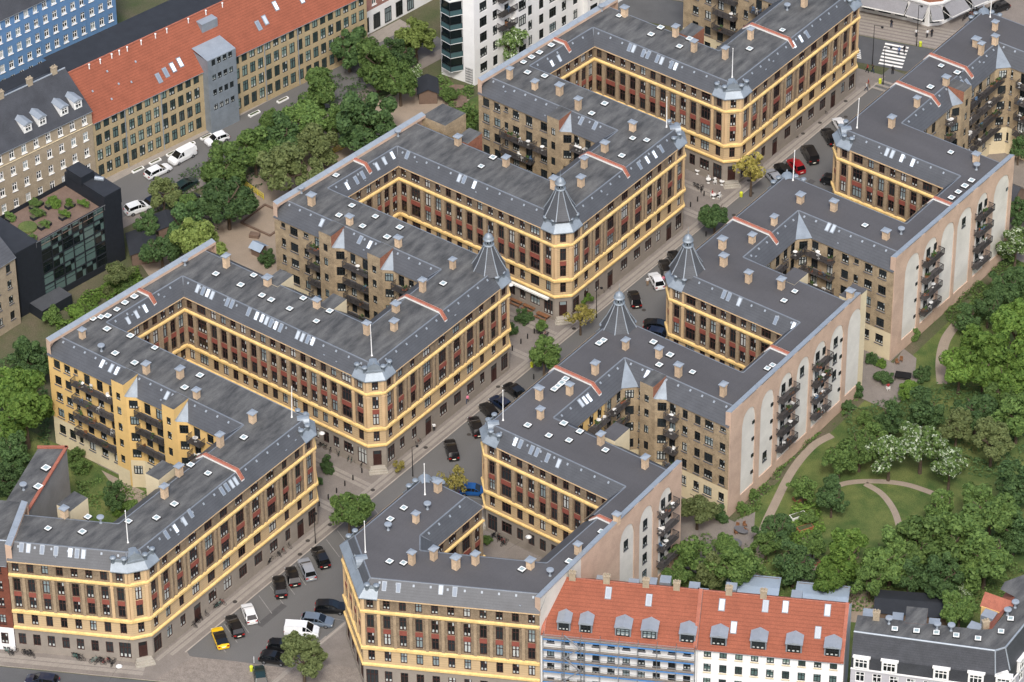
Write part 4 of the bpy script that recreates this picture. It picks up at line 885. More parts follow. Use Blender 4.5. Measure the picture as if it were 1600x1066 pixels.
def gable_row(name, label, cat, p, q, depth, ze, h, floors, fh, z0, pitch, ww, wh, style, walls, roof, parent_mats=None, frac=.5, ground=None, sill=None, eave=.35, verge=True, skip=None, back_flat=None):
    """a pitched-roof row: front wall p-q, ridge parallel to it. walls: material; ground: (height, material)"""
    p = Vector(p); q = Vector(q); d = (q-p).normalized(); n = Vector((d.y, -d.x)); L = (q-p).length
    t = thing(name, label, cat, (p.x, p.y, 0)); wb = MB(); k = max(1, round((L-.8)/pitch)); pit = (L-.6)/k
    cols = [.3+pit*(j+.5) for j in range(k)]
    rows = []
    if z0 > 0: rows.append((0, z0, 1, [(c, ww, z0-fh+.9, z0-fh+.9+wh) for c in cols] if ground == 'win' else []))
    for f in range(floors):
        a = z0+f*fh; rows.append((a, a+fh if f < floors-1 else ze, 0, [(c, ww, a+.75, a+.75+wh) for c in cols if not (skip and skip(c, f))]))
    wall_rows(wb, p, q, rows); r = q-n*depth; s = p-n*depth
    for a, b in ((q, r), (r, s), (s, p)): wall_rows(wb, a, b, [(0, ze, 0, [])])
    rp = p-n*depth*frac; rq = q-n*depth*frac
    wb.face([(*q, ze), (*r, ze), (*rq, ze+h)], 0); wb.face([(*s, ze), (*p, ze), (*rp, ze+h)], 0)
    wb.build('wall', [walls, parent_mats or walls], t); put_windows(t, p, q, rows, style, .14, sill)
    sl = h/(depth*frac); e = eave; b = MB(); o = n*e
    b.face([(*(p+o), ze-e*sl), (*(q+o), ze-e*sl), (*rq, ze+h), (*rp, ze+h)], 0)
    b.face([(*(p+o), ze-e*sl-.12), (*(q+o), ze-e*sl-.12), (*(q+o), ze-e*sl), (*(p+o), ze-e*sl)], 1)
    b.build('roof_slope', [roof, 'zinc_pale'], t)
    b = MB(); b.face([(*r, ze), (*s, ze), (*rp, ze+h), (*rq, ze+h)] if not back_flat else [(*r, ze+h-.3), (*s, ze+h-.3), (*rp, ze+h-.02), (*rq, ze+h-.02)], 0); b.build('roof_slope', [roof if not back_flat else back_flat], t)
    MB().tube((*rp, ze+h+.02), (*rq, ze+h+.02), .13, 6).build('ridge', ['tile_red' if 'orange' in roof else 'zinc_pale'], t)
    return t, dict(p=p, q=q, d=d, n=n, L=L, ze=ze, h=h, w=depth*frac, sl=sl)
def on_roof(g, s, up):           # a point on the front slope: s along, up = 0 at the eaves .. 1 at the ridge
    c = g['p']+g['d']*s-g['n']*(g['w']*up); return Vector((c.x, c.y, g['ze']+g['h']*up))
def roof_item(t, g, s, up, me, name):
    c = on_roof(g, s, up); u = (Vector((-g['n'].x*g['w'], -g['n'].y*g['w'], g['h']))).normalized(); d3 = Vector((g['d'].x, g['d'].y, 0)); nn = d3.cross(u)
    o = inst(name, me, t, c+nn*.03); o.rotation_euler = Matrix((d3, u, nn)).transposed().to_euler(); return o
DORM = {}
def dormer(t, g, s, up=.18, w=1.5, h=1.5, roofm='zinc', frame='dark', face='zinc'):
    c = on_roof(g, s, up); a = math.atan2(g['d'].y, g['d'].x); k = (w, h, roofm, frame, face, round(g['sl'], 2))
    if k not in DORM:
        b = MB(); D = (h+.35)/g['sl']; W = w/2+.12
        b.face([(-W, 0, -.15), (W, 0, -.15), (W, 0, h), (-W, 0, h)], 1); b.face([(W, 0, -.15), (W, D, h), (W, 0, h)], 1); b.face([(-W, D, h), (-W, 0, -.15), (-W, 0, h)], 1)
        b.face([(-W-.1, -.2, h-.02), (0, -.2, h+.3), (0, D+.3, h+.32), (-W-.1, D, h)], 0); b.face([(0, -.2, h+.3), (W+.1, -.2, h-.02), (W+.1, D, h), (0, D+.3, h+.32)], 0); b.face([(-W-.1, -.2, h-.1), (W+.1, -.2, h-.1), (W+.1, -.2, h-.02), (0, -.2, h+.3), (-W-.1, -.2, h-.02)], 0)
        DORM[k] = b.data('dormer', [roofm, face])
    o = inst('dormer', DORM[k], t, (c.x, c.y, c.z), a); ORG[o] = c
    m = win_mesh(w-.15, h-.3, frame, 1); x = bpy.data.objects.new('window', m); link(x, o); x.location = (0, -.02, .08)
    return o
STACK = MB().box(-.45, .45, -.3, .3, -1.2, 1.0, 0).box(-.52, .52, -.36, .36, 1.0, 1.14, 0).lathe((-.2, 0), [(.13, 1.14), (.11, 1.5)], 8).lathe((.2, 0), [(.13, 1.14), (.11, 1.5)], 8).data('chimney_stack', ['brick_cream'])
# blue house, top left
bl0, bl1 = Vector((-109.1, -1)), Vector((-103.65, 27.4))
blue, gb = gable_row('blue_apartment_block', 'blue rendered block with white window frames, top left', 'apartment block', bl0, bl1, 11, 14.8, 5.5, 5, 2.82, .7, 1.9, .95, 1.5, 'white', 'render_blue', 'slate_dark', sill='frame_white')
for s in (3.8, 13, 22.4): MB().obox(tuple(bl0+gb['d']*s+gb['n']*.06), tuple(gb['d']), .16, .1, .3, 14.6, 0).build('downpipe', ['render_blue'], blue)
for s in (9, 18.6, 27.8): inst('door', door_mesh(1.3, 2.5, 'frame_white'), blue, (*on_edge(tuple(bl0), tuple(bl1), s, .04), .05), math.atan2(gb['d'].y, gb['d'].x))
# long orange-tiled school-like row
o0, o1 = Vector((-79.0, -6.2)), Vector((-67.2, 49.3))
oran, go = gable_row('orange_roofed_row', 'long yellow-brick row with orange tile roof and grid of tall windows', 'row building', o0, o1, 12.5, 12.0, 6.2, 4, 2.95, .2, 1.66, 1.12, 2.1, 'green', 'brick_yellow', 'tile_orange', frac=.48, back_flat='felt_black', skip=lambda c, f: 22.4 < c < 28.0)
for s in (6.4, 13.7, 35, 42): MB().obox(tuple(o0+go['d']*s+go['n']*.07), tuple(go['d']), .13, .12, .2, 11.7, 0).build('downpipe', ['zinc_pale'], oran)
for s, u in ((19.2, .3), (17.6, .27), (16, .24), (14.4, .2), (37, .34), (35.4, .3), (40, .5), (45, .42), (47, .45), (49.5, .5)): roof_item(oran, go, s, u, RWM, 'roof_window')
PIPE = MB().lathe((0, 0), [(.09, 0), (.08, .7), (.16, .75), (.16, .9)], 8).data('flue', ['white_paint'])
for s in (4, 6.2, 8.5, 10, 11.6, 14.4, 17.3, 19.6, 24, 27.6, 31, 36, 41): c = on_roof(go, s, .9); inst('flue', PIPE, oran, c)
for s, u in ((2.6, .5), (5, .22), (7.4, .42), (9.6, .35), (6.6, .72), (12, .66)): roof_item(oran, go, s, u, SVM, 'roof_vent')
zt = MB(); a, b_ = on_edge(tuple(o0), tuple(o1), 22.3, 1.5), on_edge(tuple(o0), tuple(o1), 28.1, 1.5); c_, d_ = on_edge(tuple(o0), tuple(o1), 28.1, -4), on_edge(tuple(o0), tuple(o1), 22.3, -4)
zr = [(0, 2.7, 0, [])]+[(2.7+2.9*k, 5.6+2.9*k, 0, [(1.2+1.15*j, .8, 4.2+2.9*k, 5.4+2.9*k) for j in range(4)]) for k in range(4)]
wall_rows(zt, a, b_, zr); [wall_rows(zt, u, v, [(0, 14.3, 0, [])]) for u, v in ((b_, c_), (c_, d_), (d_, a))]; zt.face([(*a, 14.3), (*b_, 14.3), (*c_, 14.9), (*d_, 14.9)], 1)
zo = zt.build('stair_tower', ['zinc', 'zinc_pale'], oran); put_windows(zo, a, b_, zr, 'dark')
e0 = on_edge(tuple(o0), tuple(o1), 27, -5); MB().obox(e0, tuple(go['d']), 3.2, 2.6, 14, 17.4, 0, 1).build('lift_house', ['zinc', 'zinc_pale'], zo)
MB().obox(on_edge(tuple(o0), tuple(o1), 15, -15.5), tuple(go['d']), 62, 5.5, 0, 12.6, 0, 1).build('rear_wing', ['brick_yellow', 'felt_black'], oran)
MB().obox(on_edge(tuple(o0), tuple(o1), 42, -16), tuple(go['d']), 3.6, 3.6, 10, 15.4, 0, 1).build('roof_hut', ['brick_yellow', 'felt_black'], oran)
TRAY = MB().box(-1.1, 1.1, -.3, .3, 0, .28, 0).box(-.9, .9, -.2, .2, .28, .3, 1).data('planting_tray', ['white_paint', 'earth'])
for j, s in enumerate((7, 10.5, 14, 17.5, 21, 31, 37)):
    c = on_edge(tuple(o0), tuple(o1), s, 1.7); x = inst('pavement_planter', TRAY, None, (*c, .03), math.atan2(go['d'].y, go['d'].x)); tag(x, ('first', 'second', 'third', 'fourth', 'fifth', 'sixth', 'seventh')[j]+' white-edged planting bed from the cream brick house along the back road', 'planter', 'white planting beds along the orange-roofed row')
# cream brick corner house with dormers
cr1 = o0-go['d']*.1+go['n']*.25; cr0 = cr1-go['d']*19.5
cream, gc = gable_row('cream_brick_house', 'cream brick house with dark slate roof and pale dormers, left edge', 'house', cr0, cr1, 13, 14.6, 4.6, 4, 3.1, 2.2, 2.2, .95, 1.6, 'white', 'brick_cream', 'slate_dark', sill='frame_white', ground=None)
for s in (7.8, 10.6, 14.9, 17.6): dormer(cream, gc, s, .12, 1.3, 1.6, 'zinc_pale', 'white', 'frame_white')
for s in (7, 12.6, 17.4): inst('chimney_stack', STACK, cream, on_roof(gc, s, 1), math.atan2(gc['d'].y, gc['d'].x))
for z in (11.6, 14.3): 
    b = MB(); strip_band(b, [tuple(cr0), tuple(cr1)], z, z+.18, .12); b.build('string_course', ['rear_cream'], cream)
cl = cr0-Vector((10, 6.2)); cf, gf = gable_row('cream_brick_house', 'cream brick end of the corner house, cut by the left edge', 'house', cl, tuple(cr0-Vector((.02, .02))), 12, 14.6, 4.6, 4, 3.1, 2.2, 2.2, .95, 1.6, 'white', 'brick_cream', 'slate_dark', sill='frame_white')
glass('pane_sea', srgb(84, 104, 100), .06); glass('pane_ink', srgb(20, 26, 30), .05); mat('room_light', srgb(150, 152, 142), .8); GPM = {}
def glass_panel(w, h, v):
    k = (round(w, 2), round(h, 2), v)
    if k not in GPM:
        b = MB(); b.face([(-w/2, 0, 0), (w/2, 0, 0), (w/2, 0, h), (-w/2, 0, h)], 1)
        for x in (-w/2+.03, w/2-.03): b.box(x-.03, x+.03, -.1, 0, 0, h, 0)
        b.box(-w/2, w/2, -.08, 0, 0, .07, 0); b.box(-w/2, w/2, -.06, 0, h*.62, h*.62+.05, 0)
        if v == 2: b.face([(-w/2+.1, -.01, h*.66), (w*.1, -.01, h*.66), (w*.1, -.01, h-.1), (-w/2+.1, -.01, h-.1)], 2); b.face([(w*.15, -.01, .1), (w/2-.1, -.01, .1), (w/2-.1, -.01, h*.6), (w*.15, -.01, h*.6)], 2)
        GPM[k] = b.data('glass_panel', ['frame_dark', ('pane_ink', 'pane_sea', 'pane_ink')[v], 'pane_sea'])
    return GPM[k]
# black glass house with a roof terrace
zb = 12.0; kA, kB, kC = Vector(at(25, 398, zb)), Vector(at(189, 308, zb)), Vector(at(130, 268, zb)); kd = (kB-kA).normalized(); kn = Vector((kd.y, -kd.x)); dep = 9.5; KD, KN = kd, kn
black = thing('black_glass_house', 'black modern house with glazed front and planted roof terrace', 'modern house', (kA.x, kA.y, 0)); L = (kB-kA).length
w = MB(); rows = [(0, 1.0, 0, [])]+[(1.0+2.25*k, 3.25+2.25*k, 0, [(L*.23+(L*.6)*(j+.5)/6, L*.6/6-.06, 1.06+2.25*k, 3.2+2.25*k) for j in range(6)]) for k in range(5)]
wall_rows(w, kA, kB, rows); kD = kB-kn*dep; kE = kA-kn*dep; [wall_rows(w, a, b, [(0, zb, 0, [])]) for a, b in ((kB, kD), (kD, kE), (kE, kA))]
w.build('wall', ['cladding_black'], black); MB().face([(*kA, zb-.9), (*kB, zb-.9), (*kD, zb-.9), (*kE, zb-.9)]).build('terrace_deck', ['timber_deck'], black)
for z0, z1, m, ops in rows:
    for c, ww, wa, wt in ops: inst('glass_panel', glass_panel(ww, wt-wa, random.randrange(3)), black, (*on_edge(kA, kB, c, -.12), wa), math.atan2(kd.y, kd.x))
c = kB-kd*2.2-kn*3; MB().obox(tuple(kB-kd*1.6-kn*(dep/2)), tuple(kd), 3.4, dep+.04, zb-1, zb+1.7, 0, 1).build('stair_head', ['cladding_black', 'felt_black'], black)
MB().obox(tuple(kB-kd*2.3-kn*(dep*.72)), tuple(kd), 2.6, 3.6, zb+1.5, zb+3.0, 0, 1).build('plant_room', ['cladding_black', 'felt_black'], black)
MB().tube((*(kB-kd*1.2-kn*4.6), zb+1.95), (*(kB-kd*.4-kn*3.4), zb+1.95), .35, 10).build('duct', ['zinc_pale'], black)
MB().obox(tuple((kA+kd*2.2-kn*dep/2)), tuple(kd), 4.6, dep+.03, 0, zb+.15, 0, 1).build('side_block', ['cladding_black', 'felt_black'], black)
b = MB(); strip_band(b, [tuple(kA+kd*4), tuple(kB-kd*3.2)], zb+.05, zb+.2, .05)
for j in range(9): x = kA+kd*(4+j*(L-7.4)/8); b.tube((*x, zb-.8), (*x, zb+.15), .04, 4)
b.build('railing', ['steel'], black)
MB().lathe(tuple(kA+kd*6.4-kn*5), [(1.5, zb-.88), (1.5, zb-.55), (1.3, zb-.5)], 16).build('round_planter', ['lawn'], black)
for j, (u, v, l) in enumerate(((8.5, 3.4, 2.2), (9.5, 6.2, 2.6), (12.2, 3.0, 1.8), (13.0, 6.8, 2.6), (14.6, 4.6, 1.6), (11, 8.4, 2.4), (6, 8.6, 1.6))):
    c = kA+kd*u-kn*v; MB().obox(tuple(c), tuple(kd), l, .9, zb-.89, zb-.35, 0, 1).build('planting_box', ['cladding_black', 'earth'], black)
MB().obox(tuple(kA+kd*4.6+kn*1.6), tuple(kd), 6, 3.0, 0, 1.9, 0, 1).build('porch', ['cladding_black', 'slate'], black)
# tan house on the left edge
tA, tB = Vector(at(-60, 566, 12)), Vector(at(24, 398, 12)); td = (tB-tA).normalized(); 
tan_, gt = gable_row('tan_house', 'tan rendered house end with ivy edge at the left margin', 'house', tuple(Vector(at(-75, 460, 13))), tuple(Vector(at(24, 396, 13))+Vector((.2, -.4))), 10, 13, 3.6, 4, 2.95, .9, 2.6, .9, 1.5, 'dark', 'brick_cream', 'slate', sill='plinth')
# pink brick house, top
pk0, pk1 = Vector((-70.9, 51.2)), Vector((-66.9, 78)); pink, gp = gable_row('pink_brick_house', 'pink brick house with white ground floor behind the willow', 'house', pk0, pk1, 11, 17.5, 5, 4, 3.1, 4.6, 2.5, .95, 1.6, 'white', 'brick_pink', 'slate_dark', parent_mats='render_white', sill='frame_white')
for s in (1.8, 4.4, 7, 9.6, 12.2): inst('shop_window', win_mesh(1.5, 2.9, 'dark', 0), pink, (*on_edge(tuple(pk0), tuple(pk1), s, .03), .5), math.atan2(gp['d'].y, gp['d'].x))
# white house with a glazed corner bay
wA, wB = Vector(at(690, 116)), Vector(at(742, 134)); wd = Vector((.13, 1)).normalized(); wC = wB+wd*46
white = thing('white_house', 'white rendered house with glazed corner balconies behind the park', 'house', (wA.x, wA.y, 0)); w = MB(); wn_ = Vector((wd.y, -wd.x)); H = 19.0
rows = [(0, 1.0, 0, [])]+[(1.0+3*k, 4+3*k, 0, [(2.2+2.75*j, 1.1 if j % 3 else 1.7, 1.7+3*k, 3.6+3*k) for j in range(15)]) for k in range(6)]
wall_rows(w, wB, wC, rows); wD = wC-wn_*11; wE = wA+wd*44-wn_*2; sw = [(0, H, 0, [])]
for a, b in ((wA, wB), (wC, wD), (wD, wE), (wE, wA)): wall_rows(w, a, b, sw)
w.face([(*wA, H), (*wB, H), (*wC, H), (*wD, H), (*wE, H)], 1); w.build('wall', ['render_white', 'roof_felt_old'], white); put_windows(white, wB, wC, rows, 'dark')
sd = (wB-wA).normalized(); sn = Vector((sd.y, -sd.x)); SL = (wB-wA).length
for k in range(6):
    z = 2.4+2.75*k; pts = [tuple(wA+sd*.3), tuple(wA+sd*.9+sn*1.2), tuple(wA+sd*(SL*.45)+sn*1.7), tuple(wA+sd*(SL*.66))]; b = MB()
    b.prism([pts[3], pts[0], pts[1], pts[2]][::-1][::-1], z-.12, z, 1, 1, True)
    for j in range(3):
        (x0, y0), (x1, y1) = pts[j], pts[j+1]; b.face([(x0, y0, z), (x1, y1, z), (x1, y1, z+1.0), (x0, y0, z+1.0)], 0); b.tube((x1, y1, z), (x1, y1, z+2.6), .05, 4, 2)
    for j in range(3):
        (x0, y0), (x1, y1) = pts[j], pts[j+1]; mx_, my_ = (wA+sd*(SL*.33)); f0 = (x0+(mx_-x0)*.06, y0+(my_-y0)*.06); f1 = (x1+(mx_-x1)*.06, y1+(my_-y1)*.06); b.face([(*f0, z+1.0), (*f1, z+1.0), (*f1, z+2.62), (*f0, z+2.62)], 3)
        b.tube((x0, y0, z+1.02), (x1, y1, z+1.02), .04, 4, 2)
    b.build('glazed_balcony', ['bay_glass', 'render_white', 'frame_dark', 'pane_ink'], white)
    inst('balcony_door', win_mesh(2.2, 2.2, 'dark', 0), white, (*on_edge(tuple(wA), tuple(wB), SL*.33, .02), z+.02), math.atan2(sd.y, sd.x))
    if k > 1:
        balcony(white, tuple(wB), tuple(wC), 5.4, 9, z+.9); balcony(white, tuple(wB), tuple(wC), 20, 25, z+.9)
MB().prism([tuple(wA+sd*.1), tuple(wA+sd*.7+sn*1.4), tuple(wA+sd*(SL*.47)+sn*1.9), tuple(wA+sd*(SL*.7))], 16.3, 16.7, 0, 1, True).build('bay_canopy', ['white_paint', 'navy'], white)
for s0_ in (10.2, 27.5):
    c0_ = on_edge(tuple(wB), tuple(wC), s0_, .55); MB().obox(c0_, tuple(wd), 2.9, 1.1, .0, H+1.2, 0, 1).build('bay', ['render_white', 'slate'], white)
    for k in range(6): inst('window', win_mesh(1.6, 1.9, 'dark', k % 4), white, (*on_edge(tuple(wB), tuple(wC), s0_, 1.12), 1.7+3*k), math.atan2(wd.y, wd.x))
LAT = MB()
for j in range(6): LAT.obox(on_edge(tuple(wA), tuple(wB), SL*.74+.25*j, .06), tuple(sd), .05, .04, .2, 3.2); LAT.obox(on_edge(tuple(wA), tuple(wB), SL*.74+.62, .07), tuple(sd), 1.4, .04, .4+.5*j, .45+.5*j)
LAT.build('trellis', ['frame_dark'], white)
# house with grey awnings across the crossing
aw = [(-16, 106.2), (-7.5, 108.7), (.9, 110.9), (4.4, 111.4), (5.9, 113.0), (7.0, 117.6), (9.6, 125.6), (12, 140), (-10, 140)]
awn = thing('white_corner_house', 'white corner house with grey awnings across from the zebra crossing', 'house', (aw[0][0], aw[0][1], 0)); w = MB()
for i in range(len(aw)-2):
    Lx = (Vector(aw[i+1])-Vector(aw[i])).length; rows = [(0, 4.4, 0, [(Lx*(j+.5)/max(1, round(Lx/3)), min(2.2, Lx/max(1, round(Lx/3))-.5), .6, 3.6) for j in range(max(1, round(Lx/3)))]), (4.4, 7.6, 1, [(Lx*(j+.5)/max(1, round(Lx/2.6)), 1, 5.3, 7.0) for j in range(max(1, round(Lx/2.6)))]), (7.6, 12, 1, [])]
    wall_rows(w, aw[i], aw[i+1], rows); put_windows(awn, aw[i], aw[i+1], rows, 'dark')
w.build('wall', ['render_white', 'brick_red'], awn); b = MB(); strip_band(b, aw[:7], 4.4, 4.9, .35); b.build('cornice', ['render_white'], awn)
MB().face([(x, y, 12) for x, y in aw]).build('flat_roof', ['roof_felt_old'], awn)
for i, s0, s1 in ((0, 1, 8.5), (1, .3, 8.4), (2, .2, 3.4), (3, .1, 2.1), (4, .3, 4.6), (5, 1, 4)):
    p, q = aw[i], aw[i+1]; a, b_, c_, d_ = on_edge(p, q, s0, .1), on_edge(p, q, s1, .1), on_edge(p, q, s1, 2.3), on_edge(p, q, s0, 2.3); b = MB()
    b.face([(*d_, 2.75), (*c_, 2.75), (*b_, 4.1), (*a, 4.1)], 0); b.face([(*d_, 2.5), (*c_, 2.5), (*c_, 2.75), (*d_, 2.75)], 1)
    for u, v in ((a, d_), (b_, c_)): b.tube((*u, 2.9), (*v, 2.6), .04, 4, 1)
    b.build('awning', ['awning_grey', 'white_paint'], awn)
# ---- lower right: the row along the lower street
q0 = Vector(e1)+bd*.15; fr = Vector((bd.y, -bd.x)); w1, w2, w3 = 21.4, 41.3, 63.0
def lower(p, q, **k): return gable_row(k.pop('name'), k.pop('label'), 'house', p, q, 12, 13.5, 4.9, 5, 2.6, .6, 2.05, 1.0, 1.45, **k)
scf, gs = lower(q0, q0+bd*w1, name='scaffolded_house', label='white house with orange tile roof wrapped in blue scaffolding', style='dark', walls='render_white', roof='tile_orange', sill='plinth')
whr, gw = lower(q0+bd*(w1+.05), q0+bd*w2, name='white_row_house', label='white house with orange tile roof and blue-green window frames', style='green', walls='render_white', roof='tile_orange', sill='rear_cream')
for s, ww in ((3.1, 1.1), (6.1, 1.1), (11.2, 1.5), (14.8, 1.5), (20, 1.5)): dormer(scf, gs, s, .06, ww+.45, 1.6, 'zinc_pale')
for s in (2.8, 8.2, 13, 18.2): dormer(whr, gw, s, .06, 1.95, 1.6, 'zinc_pale')
for g, t, l in ((gs, scf, ((8.6, .8), (14.2, .74))), (gw, whr, ((2.7, .78), (4.6, .4), (8.6, .83), (11.3, .85), (16, .45), (17, .86)))):
    for s, u in l: roof_item(t, g, s, u, RWM, 'roof_window')
    for s in (3.5, 8.2, 13.6, 17.8)[:4 if t is scf else 2]: inst('chimney_stack', STACK, t, on_roof(g, s, 1), math.atan2(g['d'].y, g['d'].x))
for g, t in ((gs, scf), (gw, whr)):
    for s in ((.3, g['L']-.3) if t is scf else (g['L']-.25,)):
        b = MB(); A, B_ = on_roof(g, s, -.05), on_roof(g, s, 1.0); u = Vector((g['d'].x, g['d'].y, 0))*.25
        for k in (-1, 1): b.face([A+u*k+Vector((0, 0, -.1)), B_+u*k+Vector((0, 0, -.1)), B_+u*k+Vector((0, 0, .3)), A+u*k+Vector((0, 0, .3))], 1)
        b.face([A-u+Vector((0, 0, .3)), A+u+Vector((0, 0, .3)), B_+u+Vector((0, 0, .3)), B_-u+Vector((0, 0, .3))], 0); b.build('party_wall_cap', ['tile_red', 'render_white'], t)
# scaffolding in front of the white house
scaf = thing('scaffolding', 'steel scaffolding with blue toe boards in front of the orange-roofed house', 'scaffolding', (q0.x, q0.y, 0))
X = lambda s, k: tuple(q0+bd*s+fr*k)
for lv in range(7):
    z = 1.4+1.95*lv
    if z > 13.3: break
    for a in range(4): 
        s0, s1 = .4+5.2*a, 5.5+5.2*a; MB().obox(X((s0+s1)/2, .75), tuple(bd), s1-s0, .75, z, z+.06, 0, None, True).build('deck_plank', ['plank'], scaf)
        MB().obox(X((s0+s1)/2, 1.16), tuple(bd), s1-s0, .04, z+.05, z+.3, 0, None, True).build('toe_board', ['scaffold_blue'], scaf)
        for zz in (.6, 1.05): MB().tube((*X(s0, 1.18), z+zz), (*X(s1, 1.18), z+zz), .035, 5).build('guard_rail', ['steel'], scaf)
for j in range(9):
    for k in (.35, 1.18): MB().tube((*X(.4+2.6*j, k), 0), (*X(.4+2.6*j, k), 14), .04, 5).build('standard', ['steel'], scaf)
for lv in range(6):
    z = 2.1+2.05*lv; MB().tube((*X(3.4+2.2*(lv % 2), 1.35), z), (*X(5.6-2.2*(lv % 2), 1.35), z+2.05), .12, 4).build('ladder', ['steel'], scaf)
for s in (3.4, 6.2):
    for k in (1.2, 2.2): MB().tube((*X(s, k), 0), (*X(s, k), 14), .05, 5).build('standard', ['steel'], scaf)
# dark-tiled mansard house with white dormers at the lower right corner
ZT = 17.5; m0 = Vector(at(1334, 987, ZT)); fl_ = [m0]+[Vector(at(*p, ZT)) for p in ((1555, 1017), (1571, 1012), (1690, 868))]
dk = thing('dark_mansard_house', 'dark-tiled mansard house with white dormers, bottom right corner', 'house', (m0.x, m0.y, 0))
inner = [Vector(at(*p, ZT)) for p in ((1640, 850), (1600, 898), (1570, 909), (1563, 921), (1586, 933), (1567, 962), (1550, 983), (1530, 984), (1447, 974), (1340, 961))]
MB().face([(*p, ZT) for p in fl_+inner]).build('flat_roof', ['roof_felt_old'], dk)
fp = [tuple(p) for p in fl_]; o1_ = polyline_off(fp, 1.1); o2_ = polyline_off(fp, 1.2)
for j in range(3):
    b = MB(); b.face([(*o1_[j], 14.2), (*o1_[j+1], 14.2), (*fp[j+1], ZT), (*fp[j], ZT)], 0); b.face([(*o1_[j], 14.1), (*o1_[j+1], 14.1), (*o1_[j+1], 14.2), (*o1_[j], 14.2)], 0); b.build('roof_slope', ['tile_black'], dk)
    b = MB(); wall_rows(b, o1_[j], o1_[j+1], [(12.1, 14.1, 0, [])]); b.build('slate_wall', ['slate_dark'], dk)
    b = MB(); Lw = (Vector(o2_[j+1])-Vector(o2_[j])).length; rw = [(0, 9.0, 0, []), (9.0, 12.1, 0, [(1.3+2.3*k, 1.25, 9.7, 11.5) for k in range(int((Lw-1)/2.3))])]; wall_rows(b, o2_[j], o2_[j+1], rw); b.build('wall', ['render_grey'], dk); put_windows(dk, o2_[j], o2_[j+1], rw, 'white', .12)
    MB().tube((*fp[j], ZT+.03), (*fp[j+1], ZT+.03), .14, 6).build('ridge_flashing', ['zinc_pale'], dk); MB().tube((*o1_[j+1], 14.2), (*fp[j+1], ZT), .1, 5).build('hip_flashing', ['zinc_pale'], dk)
b = MB(); strip_band(b, o2_, 11.85, 12.15, .2); b.build('cornice', ['render_white'], dk)
DW = MB(); DW.box(-1.05, 1.05, -.28, .3, -.05, 1.95, 0); DW.box(-1.2, 1.2, -.42, .5, 1.95, 2.12, 0, True); DWM = DW.data('dormer', ['frame_white'])
def white_dormer(e0, e1, s, w=1.0):
    d = (Vector(e1)-Vector(e0)).normalized(); c = on_edge(e0, e1, s, .0); o = inst('dormer', DWM, dk, (*c, 12.25), math.atan2(d.y, d.x)); o.scale.x = w; x = bpy.data.objects.new('window', win_mesh(1.75, 1.6, 'white', 0)); link(x, o); x.location = (0, -.3, .15)
for s in (1.4, 5.2, 12.2, 16.9, 20.6): white_dormer(o1_[0], o1_[1], s)
white_dormer(o1_[1], o1_[2], .95, .75); white_dormer(o1_[2], o1_[3], 3.2)
for px, py in ((1398, 984), (1432, 987), (1463, 990), (1494, 994), (1528, 999), (1564, 988), (1579, 968)): x, y = at(px, py, ZT); o = inst('roof_skylight', SKM, dk, (x, y, ZT+.01), .5); o.scale = (.8, .8, .8)
for px, py in ((1389, 975), (1464, 984), (1486, 986), (1574, 962), (1586, 950)): x, y = at(px, py, ZT); inst('vent_cowl', VNT, dk, (x, y, ZT+.01))
for px, py in ((1385, 1000), (1427, 1006), (1470, 1011), (1514, 1018)): p_ = at_plane(px, py, (*fp[0], ZT), Vector((fr.x*3.3, fr.y*3.3, 1.1)).normalized()); inst('roof_vent', SVM, dk, p_)
for p_, q_ in zip(inner[7:], inner[8:]):
    b = MB(); wall_rows(b, p_, q_, [(0, ZT-.02, 0, [])]); b.build('rear_wall', ['brick_dark_red'], dk)
b = MB(); c = Vector(at(1432, 962, ZT)); b.obox(tuple(c), tuple(bd), 2.9, 3.4, 6, ZT+.02, 0, 1); b.build('rear_wing', ['brick_dark_red', 'roof_felt_old'], dk)
x, y = at(1369, 968, ZT); inst('chimney_stack', STACK, dk, (x, y, ZT+.3), R_(28))
# red inner slope, ochre gable and pale dormers of the right wing
rs0, rs1, rs2 = Vector(at(1550, 983, ZT)), Vector(at(1586, 933, ZT)), Vector(at(1600, 898, ZT)); dv = (rs1-rs0).normalized(); nv = Vector((-dv.y, dv.x)); b = MB()
b.face([(*(rs0-dv*1.2), ZT-.03), (*(rs1+dv*4), ZT-.03), (*(rs1+dv*4+nv*2.6), ZT-2.6), (*(rs0-dv*1.2+nv*2.6), ZT-2.6)], 0); b.build('roof_slope', ['tile_red'], dk)
b = MB(); wall_rows(b, rs1+dv*4+nv*2.5, rs0-dv*1.2+nv*2.5, [(0, ZT-2.5, 0, [])]); b.build('rear_wall', ['brick_cream'], dk)
gc_ = (rs0+dv*6.0+nv*1.5); b = MB(); b.obox(tuple(gc_), tuple(dv), 3.0, 4.2, 8, ZT-.9, 0); b.build('ochre_gable', ['rear_yellow'], dk)
k0, k1_ = gc_-dv*1.5, gc_+dv*1.5; b = MB()
b.face([(*(k0+nv*2.3), ZT-1.0), (*(k0-nv*2.1), ZT-1.0), (*(gc_-nv*2.1), ZT+.5), (*(gc_+nv*2.3), ZT+.5)][::-1], 0); b.face([(*(gc_+nv*2.3), ZT+.5), (*(gc_-nv*2.1), ZT+.5), (*(k1_-nv*2.1), ZT-1.0), (*(k1_+nv*2.3), ZT-1.0)][::-1], 0); b.build('roof_slope', ['tile_red'], dk)
for u, v in ((1.6, 2.0), (-1.6, 2.6)): c = rs0+dv*(u+2)+nv*v; MB().obox(tuple(c), tuple(dv), 1.6, 1.8, ZT-3.5, ZT-.9, 0, 1).build('rear_dormer', ['zinc', 'zinc_pale'], dk)
